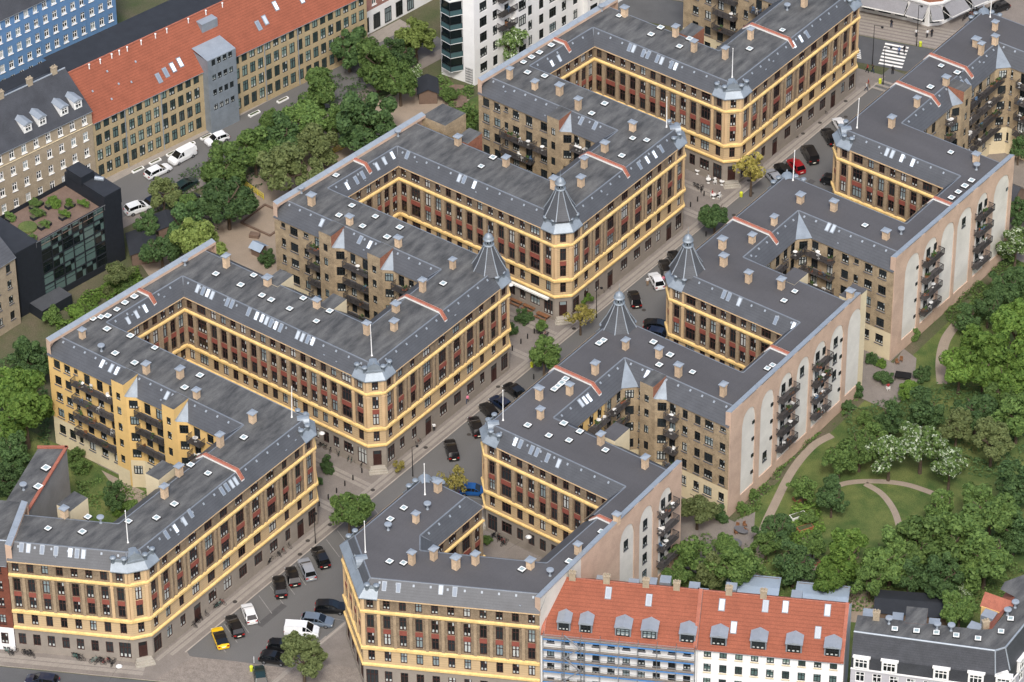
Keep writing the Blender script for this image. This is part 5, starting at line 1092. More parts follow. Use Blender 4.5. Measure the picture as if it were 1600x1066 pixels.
c = rs0+dv*.6+nv*1.2; inst('chimney_stack', STACK, dk, (*c, ZT-.6), .9)
# ---- lower left: neighbours of the corner house
n1 = w0-bd*.1; n0 = n1-bd*16
red, gr = gable_row('red_brick_house', 'red brick house with white ground floor at the lower left margin', 'house', n0, n1, 10.5, 16.4, 2.4, 4, 3.1, 4.3, 2.3, .95, 1.6, 'brown', 'brick_dark_red', 'slate', parent_mats='render_white', sill='frame_brown', frac=.16, back_flat='roof_felt_old')
for s in (14.6, 12.2): inst('shop_window', win_mesh(1.0, 1.9, 'brown', 3), red, (*on_edge(tuple(n0), tuple(n1), s, .02), 1.4), math.atan2(bd.y, bd.x))
zz = 16.6; gA, gB = Vector(at(60, 700, zz)), Vector(at(104, 700, zz)); gC, gD = Vector(at(43, 800, zz)), Vector(at(10, 782, zz))
gy = thing('grey_wing', 'grey felt-roofed wing with red-tiled edge jutting into the lower left garden', 'wing building', (gA.x, gA.y, 0)); P4 = [tuple(gD), tuple(gC), tuple(gB), tuple(gA)]
MB().prism(P4, 0, zz, 0, 1).build('wall', ['concrete', 'roof_felt_old'], gy); b = MB()
for u, v in ((gC, gB), (gB, gA)):
    L = (v-u).length; b.obox(tuple((u+v)/2), tuple((v-u).normalized()), L+.3, .45, zz+.02, zz+.28, 0)
b.build('parapet_cap', ['tile_red'], gy)
for px, py in ((72, 733), (60, 762)): x, y = at(px, py, zz); inst('roof_skylight', SKM, gy, (x, y, zz+.01))
x, y = at(37, 766, zz); inst('vent_cowl', VNT, gy, (x, y, zz+.01))
x, y = at(31, 820, 17); inst('chimney_stack', STACK, red, (x, y, 17.2))
# ---- garden sheds
def shed(label, pts, ze, zr_, mt, cat='shed', wall='timber_deck'):
    p = [Vector(q) for q in pts]; t = thing('garden_shed', label, cat, (p[0].x, p[0].y, 0)); m0_, m1_ = (p[0]+p[3])/2, (p[1]+p[2])/2
    w = MB(); w.prism([tuple(q) for q in pts], 0, ze-.05, 0); w.face([(*p[0], ze-.05), (*p[3], ze-.05), (*m0_, zr_-.05)], 0); w.face([(*p[2], ze-.05), (*p[1], ze-.05), (*m1_, zr_-.05)], 0); w.build('wall', [wall], t)
    o = (p[1]-p[0]).normalized()*.3; u = (p[3]-p[0]).normalized()*.35; b = MB()
    b.face([(*(p[0]-o-u), ze-.12), (*(p[1]+o-u), ze-.12), (*(m1_+o), zr_), (*(m0_-o), zr_)], 0); b.build('roof_slope', [mt], t)
    b = MB(); b.face([(*(m0_-o), zr_), (*(m1_+o), zr_), (*(p[2]+o+u), ze-.12), (*(p[3]-o+u), ze-.12)], 0); b.build('roof_slope', [mt], t); return t
def rectat(px, py, l, w_, ang, z=2.6):
    c = Vector(at(px, py, z)); d = Vector((math.cos(R_(ang)), math.sin(R_(ang)))); n = Vector((-d.y, d.x)); return [tuple(c-d*l/2-n*w_/2), tuple(c+d*l/2-n*w_/2), tuple(c+d*l/2+n*w_/2), tuple(c-d*l/2+n*w_/2)]
mat('shed_zinc', srgb(148, 162, 176), .55, .06, .6, .05)
for (px, py, l, w_, lab) in ((1176, 920, 7, 5.2, 'pale grey metal-roofed shed, left of the pair behind the orange roofs'), (1284, 934, 7, 5.2, 'pale grey metal-roofed shed, right of the pair behind the orange roofs')):
    shed(lab, rectat(px, py, l, w_, 28), 2.8, 3.1, 'shed_zinc')
shed('long black-roofed shed under the garden trees', rectat(1428, 942, 10.5, 4.4, 30), 2.5, 3.0, 'felt_black')
for px, py, ld in ((1152, 918, 0),): pass
BOXS = []
for i, (px, py) in enumerate(((1143, 916), (1098, 925), (1245, 928), (1318, 950), (1040, 905), (1018, 908), (990, 910), (940, 905), (1357, 957), (1403, 963), (1460, 972), (1085, 915))):
    x, y = at(px, py, 14.5); d = bd; c = Vector((x, y)); t = scf if px < 1100 else (whr if px < 1330 else dk)
    MB().obox((x, y), tuple(bd), 1.5, 1.6, 12, 14.5, 0, 1).build('rear_dormer', ['zinc', 'zinc_pale'], t)
shed('small grey-roofed shelter by the park lawn', rectat(668, 131, 4.2, 3, -50), 2.2, 3.0, 'felt_black')
shed('low boarded platform shelter beside the park hedge', rectat(715, 150, 6, 2.2, -45, .6), .5, .7, 'timber_deck')
shed('dark-roofed hut beside the back road', rectat(262, 342, 4, 3.6, -40), 2.3, 2.8, 'felt_black'); shed('dark-roofed bin shelter between the black house and the park', rectat(222, 376, 5.6, 4, -42), 2.3, 2.8, 'felt_black')
shed('dark slate-roofed hut beside the far right gable', rectat(1562, 300, 7, 6, 0), 2.6, 5, 'slate_dark')

# wear on the road: kerb stones, stall lines, covers and patches
for xx, ya, yb in ((6.42, -84.4, 94), (20.22, -74, 94)): ribbon('kerb', [(xx+(.004*ya if xx < 10 else 0), ya), (xx+(.004*yb if xx < 10 else 0), yb)], .22, .109, 'kerb_stone')
mat('asphalt_patch', srgb(80, 79, 78), .95, .1, 1, .1); mat('worn_line', srgb(134, 132, 128), .9, .2, 2, .15); mat('iron_cover', srgb(62, 58, 54), .8)
rgp = random.Random(5)
for k in range(14): y = -76+rgp.uniform(0, 165); x = rgp.uniform(8, 18.5); MB().box(x, x+rgp.uniform(.8, 1.6), y, y+rgp.uniform(1.5, 6), .0035, .0045, 0).build('asphalt_patch', ['asphalt_patch'], road)
CV = MB().lathe((0, 0), [(.34, 0), (.34, .002)], 14).data('manhole_cover', ['iron_cover'])
for k in range(16): inst('manhole_cover', CV, road, (rgp.uniform(7.5, 19), -80+rgp.uniform(0, 170), .005))
for k in range(14): inst('manhole_cover', CV, pl, (rgp.uniform(4.6, 5.9), -80+rgp.uniform(0, 165), .112))
for k in range(24):
    y = -80+k*2.55
    if y < -44: MB().obox((8.6, y), (.9, -.43), 4.4, .1, .004, .006, 0).build('stall_line', ['worn_line'], road)
for k in range(30): y = -72+k*5.5; MB().obox((17.9, y), (.94, .34), 4.0, .09, .004, .006, 0).build('stall_line', ['worn_line'], road)
# ------------------------------------------------------------------ trees and shrubs
def leaf_mat(name, a, b, trans=.25):
    m = bpy.data.materials.new(name); m.use_nodes = True; N = m.node_tree.nodes; L = m.node_tree.links; bs = N['Principled BSDF']; bs.inputs['Roughness'].default_value = .7; bs.inputs['Specular IOR Level'].default_value = .25
    g = N.new('ShaderNodeNewGeometry'); oi = N.new('ShaderNodeObjectInfo'); mx = N.new('ShaderNodeMix'); mx.data_type = 'RGBA'; mx.inputs[6].default_value = a; mx.inputs[7].default_value = b
    L.new(g.outputs['Random Per Island'], mx.inputs[0]); hs = N.new('ShaderNodeHueSaturation'); L.new(mx.outputs[2], hs.inputs['Color'])
    mr = N.new('ShaderNodeMapRange'); mr.inputs[3].default_value = .8; mr.inputs[4].default_value = 1.25; L.new(oi.outputs['Random'], mr.inputs[0]); L.new(mr.outputs[0], hs.inputs['Value']); L.new(hs.outputs[0], bs.inputs['Base Color'])
    tr = N.new('ShaderNodeBsdfTranslucent'); L.new(hs.outputs[0], tr.inputs[0]); ms = N.new('ShaderNodeMixShader'); ms.inputs[0].default_value = trans; L.new(bs.outputs[0], ms.inputs[1]); L.new(tr.outputs[0], ms.inputs[2]); L.new(ms.outputs[0], N['Material Output'].inputs[0])
    MATS[name] = m
leaf_mat('leaf_mid', srgb(68, 92, 46), srgb(108, 132, 70)); leaf_mat('leaf_dark', srgb(55, 79, 46), srgb(88, 113, 66)); leaf_mat('leaf_lime', srgb(72, 100, 40), srgb(110, 136, 62)); leaf_mat('leaf_olive', srgb(82, 94, 54), srgb(114, 124, 78))
leaf_mat('leaf_willow', srgb(92, 108, 52), srgb(126, 140, 76)); leaf_mat('leaf_yellow', srgb(138, 132, 62), srgb(172, 160, 90)); leaf_mat('blossom', srgb(140, 156, 122), srgb(190, 198, 176), .1)
mat('bark', srgb(84, 72, 60), .95, .2, 3, .2)
def crown_mesh(seed, n, leaf, shape='round', sparse=False):
    """leaf sprays on clumps spread through the crown volume (unit radius)"""
    rg = random.Random(seed); b = MB(); cl = []
    lobes = []
    for i in range(6):
        a = i*1.05+rg.uniform(-.4, .4); e = rg.uniform(.3, .62); lobes.append((Vector((e*math.cos(a), e*math.sin(a), rg.uniform(-.42, .5))), rg.uniform(.34, .5)))
    lobes.append((Vector((rg.uniform(-.2, .2), rg.uniform(-.2, .2), .5)), .45)); k = 44 if not sparse else 22
    for i in range(k):
        lc, lr = lobes[i % 7]; v = Vector((rg.gauss(0, 1), rg.gauss(0, 1), rg.gauss(0, 1))).normalized()*lr*rg.uniform(.5, 1.05)+lc
        if shape == 'wide': v.z *= .55
        if shape == 'tall': v.z *= 1.25; v.x *= .85; v.y *= .85
        cl.append((v, rg.uniform(.13, .27)))
    for i in range(n):
        c, r = cl[rg.randrange(k)]; d = Vector((rg.gauss(0, 1), rg.gauss(0, 1), rg.gauss(0, 1)+.25)).normalized()
        p = c+d*r*(1-.35*rg.random()**2); 
        if shape == 'willow' : p.z -= .25*rg.random()*max(0, p.xy.length-.3)
        nn = (d+Vector((rg.gauss(0, .55), rg.gauss(0, .55), rg.gauss(0, .55)+.3))).normalized(); u = nn.orthogonal().normalized(); w = nn.cross(u); a = rg.random()*6.28
        u, w = u*math.cos(a)+w*math.sin(a), w*math.cos(a)-u*math.sin(a); s = leaf*rg.uniform(.6, 1.35); q = s*rg.uniform(.5, .9); t = nn*s*.25
        b.face([p-u*s, p-w*q+t, p+u*s, p+w*q+t], 0)
    return b
def trunk_mesh(seed, h):        # unit crown radius 1 above a trunk of h (in crown radii)
    rg = random.Random(seed); b = MB(); b.lathe((0, 0), [(.1, -h-.9), (.075, -h*.5-.6), (.055, -.35)], 8)
    for i in range(7):
        a = i*.9+rg.random(); z = rg.uniform(-.75, -.2); e = Vector((math.cos(a)*rg.uniform(.4, .7), math.sin(a)*rg.uniform(.4, .7), z+rg.uniform(.35, .8))); b.tube((0, 0, z), e, .035, 5)
        f = e+Vector((rg.uniform(-.2, .2), rg.uniform(-.2, .2), .25)); b.tube(e, f, .018, 4)
    return b
CROWN = {}
def crown_data(kind, var):
    k = (kind, var)
    if k not in CROWN:
        shp = {'willow': 'willow', 'flat': 'wide'}.get(kind, ('round', 'round', 'tall', 'wide')[var % 4]); mt = {'flat': 'leaf_dark', 'flower': 'leaf_mid'}.get(kind, 'leaf_'+kind)
        n = 1300 if kind == 'yellow' else 6500; b = crown_mesh(hash(kind) % 97+var*13 if 0 else sum(map(ord, kind))+var*13, n, .062, shp, kind == 'yellow')
        if kind == 'flower':
            rg = random.Random(var)
            for i in range(len(b.m)):
                if rg.random() < .24 and b.v[b.f[i][0]][2] > -.5: b.m[i] = 1
        CROWN[k] = b.data('crown', [mt, 'blossom'])
    return CROWN[k]
TRK = [trunk_mesh(s, .8).data('trunk', ['bark']) for s in range(3)]
NT = 0
def tree(px, py, rpx, kind, label, zc=None, sq=1.0, cat='tree'):
    """a tree whose crown centre shows at the photo pixel; rpx crown radius in photo pixels"""
    global NT; NT += 1; rg = random.Random(NT); r = rpx/10.0*((1.28 if px < 900 else 1.17) if cat == 'tree' and rpx > 17 else 1.12)
    zc = zc if zc is not None else (max(1.0*r+1.2, 3.4) if rpx > 17 else r*.75)
    x, y = at(px, py, zc); t = thing('tree' if cat == 'tree' else 'shrub', label, cat, (x, y, 0), rg.random()*6.28); c = bpy.data.objects.new('crown', crown_data(kind, NT % 4)); link(c, t); c.location = (0, 0, zc); c.scale = (r*rg.uniform(.92, 1.1), r*rg.uniform(.92, 1.1), r*.95*sq)
    k = bpy.data.objects.new('trunk', TRK[NT % 3]); link(k, t); s = zc/1.7; k.location = (0, 0, zc); k.scale = (r*.75, r*.75, s)
    return t
PARK = 'trees in the play park'; 
for px, py, r, kd, lb in ((545, 75, 28, 'dark', 'dark tree at the far end of the orange-roofed row'), (590, 96, 38, 'mid', 'spreading tree in front of the white ground floor'), (650, 58, 31, 'willow', 'pale green willow left of the glazed bay'),
    (625, 128, 28, 'mid', 'mid green tree left of the small park shelter'), (575, 186, 44, 'dark', 'large dense tree beside the second fire wall'), (500, 140, 33, 'mid', 'tree hiding the back road bend'), (470, 186, 34, 'mid', 'tree behind the dense dark tree, near the back road'),
    (436, 214, 34, 'dark', 'dark tree between the back road and yellow railing'), (398, 232, 32, 'mid', 'tree beside the white hatchback'), (348, 262, 38, 'mid', 'broad tree beside the white van'), (356, 312, 36, 'dark', 'tall tree in the sand of the playground'),
    (452, 270, 40, 'olive', 'olive tree behind the second fire wall'), (255, 300, 21, 'olive', 'small olive tree beside the white estate car'), (286, 352, 30, 'dark', 'dark tree above the dark-roofed hut'), (252, 388, 28, 'dark', 'dark tree behind the bin shelter'),
    (312, 382, 38, 'willow', 'pale tree at the end of the first fire wall'), (492, 226, 30, 'olive', 'olive bush tree above the yellow railing'), (650, 118, 15, 'flower', 'white-flowered bush beside the park shelter'), (700, 150, 16, 'mid', 'hedge shrub below the glazed bay'),
    (730, 182, 22, 'mid', 'tree in the gap beside the brick back wall'), (416, 404, 14, 'dark', 'small dark tree beside the brick corner'), (800, 70, 26, 'flower', 'flowering tree climbing the white house wall'), (185, 424, 20, 'olive', 'creeper-like tree beside the black glass house'), (196, 446, 15, 'mid', 'shrub at the foot of the black glass house')):
    tree(px, py, r, kd, lb)
for px, py, r, kd, lb in ((170, 455, 9, 'olive', 'bush in the small garden behind the first fire wall, right'), (150, 470, 9, 'lime', 'bush in the small garden behind the first fire wall, middle'), (120, 490, 13, 'lime', 'bush in the small garden behind the first fire wall, left'),
    (80, 492, 17, 'mid', 'bush at the foot of the black side block'), (55, 560, 30, 'dark', 'dark tree beside the yellow wall corner'), (38, 640, 48, 'lime', 'big lime green tree at the left margin'), (8, 615, 34, 'lime', 'lime tree cut by the left margin'), (20, 700, 24, 'dark', 'dark tree behind the grey wing'), (12, 745, 22, 'dark', 'dark shrub left of the grey wing')): tree(px, py, r, kd, lb)
for px, py, r, kd, lb in ((850, 552, 24, 'mid', 'street tree left of the red-capped roof'), (545, 800, 28, 'mid', 'street tree beside the slanted-front house'), (474, 1027, 27, 'olive', 'street tree beside the white van'), (1117, 335, 25, 'flat', 'flat-topped street tree in front of the cafe square'),
    (1174, 270, 29, 'yellow', 'yellowish young street tree by the cafe steps'), (907, 492, 23, 'yellow', 'sparse yellow street tree behind the slate spire'), (712, 752, 19, 'yellow', 'sparse yellow tree behind the rear corner crown'), (622, 730, 12, 'yellow', 'bare young tree by the stone steps')): tree(px, py, r, kd, lb)
for px, py, r, kd, lb in ((512, 728, 14, 'dark', 'clipped dark shrub in the first court'), (492, 752, 11, 'dark', 'low shrub by the court corner'), (818, 494, 14, 'dark', 'dark shrub behind the wooden benches'), (846, 510, 11, 'mid', 'hedge beside the parked bicycles in the second court'), (800, 515, 11, 'dark', 'low shrub at the mouth of the second court'),
    (884, 474, 16, 'lime', 'climbing lime green bush over the corner door'), (912, 470, 14, 'lime', 'yellow-green bush beside the corner door'), (760, 845, 9, 'mid', 'small shrub in the slanted-front court')): tree(px, py, r, kd, lb, cat='shrub')
for px, py, r, kd, lb in ((180, 775, 20, 'dark', 'dark round shrub in the lower left garden'), (205, 790, 12, 'mid', 'shrub nearest the street wing in the lower left garden'), (128, 728, 14, 'mid', 'hedge shrub beside the grey wing wall'), (118, 712, 12, 'mid', 'hedge shrub at the yellow wall foot'), (185, 800, 11, 'lime', 'bright low shrub in the lower left garden')): tree(px, py, r, kd, lb, cat='shrub')
for px, py, r, kd, lb in ((1090, 792, 27, 'olive', 'olive tree against the brick back wall below the plaster base'), (1080, 862, 27, 'mid', 'tree at the foot of the first gable'), (1150, 888, 34, 'mid', 'spreading tree in front of the garden terrace'), (1112, 892, 26, 'olive', 'olive tree behind the orange ridge'),
    (1212, 828, 25, 'dark', 'dark tree right of the terrace'), (1240, 878, 30, 'dark', 'dark round tree between the two pale sheds'), (1198, 850, 18, 'mid', 'small tree beside the garden flower bed'), (1322, 872, 36, 'lime', 'bright green tree right of the brick flower beds'), (1296, 905, 26, 'lime', 'bright green tree behind the second pale shed'),
    (1392, 872, 38, 'mid', 'tree at the end of the curved path'), (1440, 850, 44, 'mid', 'large tree above the long black shed'), (1500, 838, 44, 'mid', 'large tree at the right of the grove'), (1548, 800, 42, 'mid', 'large tree near the right margin'), (1540, 870, 40, 'mid', 'tree behind the ochre gable'), (1470, 895, 34, 'dark', 'shaded tree overhanging the black shed'),
    (1585, 760, 36, 'dark', 'dark tree cut by the right margin'), (1344, 700, 28, 'mid', 'green tree left of the flowering trees'), (1312, 712, 26, 'mid', 'green tree beside the curving path'), (1300, 775, 24, 'dark', 'tree left of the round lawn'), (1390, 712, 30, 'flower', 'white-flowering tree, left one of three'), (1440, 695, 36, 'flower', 'white-flowering tree, largest of three'), (1484, 730, 26, 'flower', 'white-flowering tree, right one of three'),
    (1392, 650, 24, 'dark', 'dark bush tree behind the flowering trees, left'), (1445, 640, 30, 'dark', 'dark bush tree behind the flowering trees, right'), (1525, 640, 30, 'dark', 'dark round tree on the right lawn slope'), (1550, 690, 30, 'olive', 'dull green tree beside the right lawn'), (1590, 650, 34, 'mid', 'mid green tree on the right margin'),
    (1540, 560, 46, 'lime', 'big bright green tree, lower one by the garden path'), (1500, 575, 32, 'lime', 'bright green tree next to the garden path'), (1588, 520, 44, 'lime', 'big bright green tree, upper one at the margin'), (1545, 478, 26, 'dark', 'dark tree above the bright ones'), (1512, 500, 22, 'dark', 'dark shrub tree beside the grass strip'), (1580, 440, 30, 'dark', 'dark tree under the far gable'), (1588, 385, 28, 'flower', 'tree with white blossom beside the far gable'),
    (1592, 330, 22, 'dark', 'dark tree behind the slate hut'), (1592, 232, 18, 'dark', 'tree in the far right yard'), (1500, 952, 28, 'mid', 'tree between the black shed and the dark mansard'), (1508, 930, 16, 'flower', 'blossom bush between black shed and ochre gable'), (1586, 590, 36, 'lime', 'lime tree low on the right margin')): tree(px, py, r, kd, lb)
for px, py, r, kd, lb in ((525, 190, 26, 'mid', 'tree squeezed between the olive bush and the dense dark tree'), (300, 325, 22, 'mid', 'tree beside the dark green car'), (620, 85, 26, 'dark', 'shaded tree behind the pale willow'), (228, 350, 18, 'dark', 'shrub tree between the two dark-roofed huts'), (420, 190, 20, 'mid', 'thin tree on the kerb of the back road'), (1130, 850, 18, 'mid', 'small tree left of the seated people'), (1270, 850, 20, 'mid', 'tree beside the clay-coloured bed'), (1360, 905, 26, 'mid', 'tree left of the long black shed'), (1420, 900, 24, 'dark', 'low dark tree against the long black shed'), (1060, 900, 20, 'mid', 'tree peeping over the orange ridge by the chimneys'), (1255, 760, 18, 'mid', 'tree where the garden path bends'), (1585, 830, 30, 'dark', 'deep green tree above the ochre gable'), (1470, 790, 24, 'mid', 'tree at the end of the upper garden path'), (1570, 615, 26, 'mid', 'tree between lime tree and lawn slope'), (1495, 668, 24, 'olive', 'dull tree right of the tallest flowering tree'), (1365, 680, 20, 'mid', 'tree behind the left flowering tree')): tree(px, py, r, kd, lb)
for px, py, r, kd, lb in ((1428, 520, 13, 'mid', 'ivy-like shrub climbing the third gable'), (1380, 588, 14, 'dark', 'shrub at the corner of the second gable'), (1362, 560, 11, 'dark', 'shrub in the yard mouth behind the second gable'), (1376, 568, 8, 'lime', 'bright little shrub at the yard mouth'), (1340, 612, 12, 'dark', 'hedge along the second gable, upper'), (1322, 632, 12, 'dark', 'hedge along the second gable, lower'),
    (1160, 792, 10, 'mid', 'shrub against the second gable, nearer'), (1176, 772, 9, 'mid', 'shrub against the second gable, farther'), (1128, 805, 14, 'dark', 'shrub under the plaster base'), (1265, 810, 13, 'mid', 'shrub beside the garden path'), (1420, 610, 15, 'lime', 'bright shrub below the barbecue terrace'), (1440, 585, 14, 'dark', 'shrub beside the barbecue terrace'), (1350, 655, 14, 'mid', 'shrub on the small lawn'), (1240, 690, 8, 'mid', 'low shrub at the foot of the gable balconies')): tree(px, py, r, kd, lb, cat='shrub')
def ground_cover(label, pix, n, mt, hmax=.7):
    rg = random.Random(len(label)); b = MB(); P = [Vector(at(*p)) for p in pix]; x0, x1 = min(p.x for p in P), max(p.x for p in P); y0, y1 = min(p.y for p in P), max(p.y for p in P); m = 0
    while m < n:
        x, y = rg.uniform(x0, x1), rg.uniform(y0, y1); ins = False
        for i in range(len(P)):
            a, c = P[i-1], P[i]
            if (a.y > y) != (c.y > y) and x < (c.x-a.x)*(y-a.y)/(c.y-a.y)+a.x: ins = not ins
        if not ins: continue
        h = mnoise.noise(Vector((x*.35, y*.35, 0)))+.25
        if h < 0: m += .2; continue
        z = hmax*h*rg.random()**.5*1.6; s = rg.uniform(.1, .24); nn = Vector((rg.gauss(0, .6), rg.gauss(0, .6), 1)).normalized(); u = nn.orthogonal().normalized(); w = nn.cross(u); p = Vector((x, y, z+.02)); b.face([p-u*s, p-w*s*.7, p+u*s, p+w*s*.7], 0); m += 1
    o = b.build('undergrowth', [mt]); tag(o, label, 'undergrowth', kind='stuff')
ground_cover('green undergrowth beneath the garden trees', [(1040, 900), (1080, 830), (1300, 900), (1600, 860), (1600, 960), (1380, 960), (1060, 930)], 6000, 'leaf_mid', 1.2)
ground_cover('mixed shrubs behind the flowering trees', [(1310, 640), (1500, 600), (1600, 620), (1600, 760), (1500, 740), (1330, 690)], 5000, 'leaf_dark', 1.2)
ground_cover('shrub planting along the second gable', [(1150, 815), (1215, 725), (1300, 655), (1340, 622), (1345, 632), (1290, 672), (1230, 728), (1185, 800)], 1100, 'leaf_mid', .8)
ground_cover('flower bed greenery beside the garden path', [(1215, 850), (1250, 760), (1275, 770), (1290, 830), (1260, 880)], 1800, 'leaf_lime', .8)
ground_cover('low greenery along the third gable', [(1440, 510), (1600, 380), (1600, 470), (1500, 530), (1480, 500)], 4000, 'leaf_mid', 1.1)
ground_cover('green hedge growth round the park shelter', [(665, 110), (690, 125), (740, 140), (745, 215), (715, 200), (690, 140)], 2500, 'leaf_mid', 1.3)
ground_cover('shrubs below the park trees', [(230, 300), (330, 250), (520, 120), (600, 120), (620, 150), (500, 220), (440, 260), (300, 400), (240, 400)], 7000, 'leaf_dark', .9)
ground_cover('green planting in the strip behind the first fire wall', [(90, 520), (80, 495), (170, 440), (215, 420), (225, 440)], 2500, 'leaf_lime', .9)
ground_cover('green planting in the lower left garden', [(100, 700), (130, 720), (150, 745), (240, 770), (190, 810), (130, 790)], 1800, 'leaf_mid', .6)
ground_cover('hedge growth at the left margin', [(0, 560), (70, 560), (80, 690), (40, 770), (0, 780)], 3500, 'leaf_dark', 1.0)
for u, v, sc in ((8.5, 3.4, .5), (9.5, 6.2, .6), (12.2, 3.0, .5), (13.0, 6.8, .7), (14.6, 4.6, .5), (11, 8.4, .6), (6, 8.6, .6), (16, 3, .5), (4.8, 2, .5)):
    c = kA+KD*u-KN*v; o = bpy.data.objects.new('terrace_plant', crown_data('mid' if u < 12 else 'lime', int(u) % 4)); link(o, black); o.location = (c.x-kA.x, c.y-kA.y, zb-.2); o.scale = (sc*2.2, sc*1.6, sc*1.5)
# ------------------------------------------------------------------ vehicles
mat('tyre', srgb(28, 28, 28), .9, .1); mat('alloy', srgb(140, 142, 146), .4, .05, metal=.6); mat('lamp_red', srgb(150, 24, 22), .3); mat('lamp_clear', srgb(210, 214, 214), .2); glass('car_glass', srgb(14, 17, 20), .06); mat('plate', srgb(226, 224, 206), .6); mat('trim_black', srgb(26, 26, 27), .6)
for nm, c in (('paint_black', (22, 23, 25)), ('paint_white', (226, 228, 228)), ('paint_yellow', (232, 188, 28)), ('paint_silver', (146, 150, 156)), ('paint_steel', (104, 116, 130)), ('paint_blue', (24, 84, 148)), ('paint_red', (148, 22, 30)), ('paint_navy', (28, 40, 62)), ('paint_green', (28, 48, 46)), ('paint_grey', (70, 73, 78))):
    m = mat(nm, srgb(*c), .28, .03, 1, .02, spec=.5, metal=.1); m.node_tree.nodes['Principled BSDF'].inputs['Coat Weight'].default_value = .6
CARD = {}
SHAPES = {  # stations: (x, half width, z belt, ...) profile of body top z along length and roof profile
    'hatch': (4.1, 1.76, [(-2.05, .62), (-1.95, .9), (-.9, .98), (.75, .96), (1.6, .84), (2.0, .7), (2.05, .5)], [(-1.92, .93), (-1.45, 1.44), (-.2, 1.5), (.35, 1.42), (1.05, .95)]),
    'estate': (4.7, 1.82, [(-2.35, .62), (-2.25, .95), (-.9, .98), (.95, .96), (1.85, .84), (2.3, .7), (2.35, .5)], [(-2.2, .97), (-1.75, 1.42), (-.2, 1.48), (.35, 1.4), (1.2, .95)]),
    'coupe': (4.4, 1.84, [(-2.2, .55), (-2.05, .84), (-1.2, .88), (.7, .82), (1.6, .72), (2.1, .62), (2.2, .42)], [(-1.9, .85), (-1.0, 1.2), (-.2, 1.27), (.2, 1.22), (1.05, .82)]),
    'suv': (4.5, 1.86, [(-2.25, .7), (-2.15, 1.08), (-.9, 1.12), (.85, 1.1), (1.75, 1.0), (2.2, .85), (2.25, .55)], [(-2.12, 1.1), (-1.8, 1.6), (-.2, 1.68), (.3, 1.6), (1.1, 1.1)]),
    'van': (4.9, 1.92, [(-2.45, .75), (-2.42, 1.2), (-.9, 1.22), (1.2, 1.2), (1.95, 1.05), (2.4, .85), (2.45, .5)], [(-2.43, 1.2), (-2.36, 1.9), (.2, 1.95), (.75, 1.85), (1.6, 1.18)])}
def car_parts(kind):
    if kind in CARD: return CARD[kind]
    L, W, prof, roof = SHAPES[kind]; h = W/2; out = {}
    b = MB(); ring = []
    for x, z in prof:                                   # body: rounded-box sections along the car
        k = .86 if abs(x) > L/2-.12 else (.97 if abs(x) > L/2-.5 else 1.0); w = h*k
        ring.append([(x, -w*.92, .24), (x, -w, .4), (x, -w, z*.72), (x, -w*.9, z), (x, 0, z+.03), (x, w*.9, z), (x, w, z*.72), (x, w, .4), (x, w*.92, .24)])
    for r0, r1 in zip(ring, ring[1:]):
        for j in range(8): b.face([r0[j], r1[j], r1[j+1], r0[j+1]][::-1], 0)
    b.face(ring[0], 0); b.face(ring[-1][::-1], 0); out['body'] = b
    g = MB(); rf = MB(); secs = []
    for i, (x, z) in enumerate(roof):
        lo = .94; t = (z-roof[0][1])/(max(r[1] for r in roof)-roof[0][1]+1e-6); w = h*(.9-.17*max(0, t)); secs.append((x, w, z))
    zb = [None]*len(roof)
    def bz(x):
        for (x0, z0), (x1, z1) in zip(prof, prof[1:]):
            if x0 <= x <= x1: return z0+(z1-z0)*(x-x0)/(x1-x0)
        return .9
    for (x0, w0_, z0), (x1, w1_, z1) in zip(secs, secs[1:]):
        steep = abs(z1-z0)/(x1-x0) > .35
        panel = kind == 'van' and x1 <= .3
        (g if steep and not panel else rf).face([(x0, -w0_, z0), (x1, -w1_, z1), (x1, w1_, z1), (x0, w0_, z0)], 0)
        for s in (-1, 1):
            f = [(x0, s*h*.9, bz(x0)-.02), (x1, s*h*.9, bz(x1)-.02), (x1, s*w1_, z1), (x0, s*w0_, z0)]
            panel = kind == 'van' and x1 <= .3
            (rf if panel else g).face(f if s < 0 else f[::-1], 0)
    for (x, w, z) in secs[1:-1]:
        for s in (-1, 1): rf.tube((x, s*(w+.01), z-.01), (x-.06, s*h*.905, bz(x)), .045, 4)
    for s in (-1, 1):
        for (x0, w0_, z0), (x1, w1_, z1) in zip(secs, secs[1:]): rf.tube((x0, s*w0_, z0), (x1, s*w1_, z1), .04, 4)
    out['roof'] = rf; out['windows'] = g
    lt = MB(); tl = MB(); pt = MB()
    zl = prof[1][1]*.8; zh = prof[-2][1]*.86
    for s in (-1, 1):
        tl.box(-L/2-.01, -L/2+.1, s*h*.68-.17, s*h*.68+.17, zl-.12, zl+.06, 0, True); lt.box(L/2-.28, L/2-.03, s*h*.66-.19, s*h*.66+.19, zh-.1, zh+.06, 0, True)
    pt.box(-L/2-.03, -L/2+.02, -.26, .26, .5, .62, 0, True)
    CARD[kind] = dict(body=b.data('body', ['paint_black'], smooth=False), roof=rf.data('roof', ['paint_black']), windows=g.data('windows', ['car_glass']), tail=tl.data('tail_lights', ['lamp_red']), head=lt.data('headlights', ['lamp_clear']), plate=pt.data('number_plate', ['plate']), L=L, W=W)
    wh = MB(); wh.tube((0, -.1, 0), (0, .1, 0), .32, 14, 0); CARD[kind]['wheel'] = wh.data('wheel', ['tyre']); rm = MB(); rm.tube((0, -.112, 0), (0, .112, 0), .19, 10, 0); CARD[kind]['rim'] = rm.data('rim', ['alloy'])
    return CARD[kind]
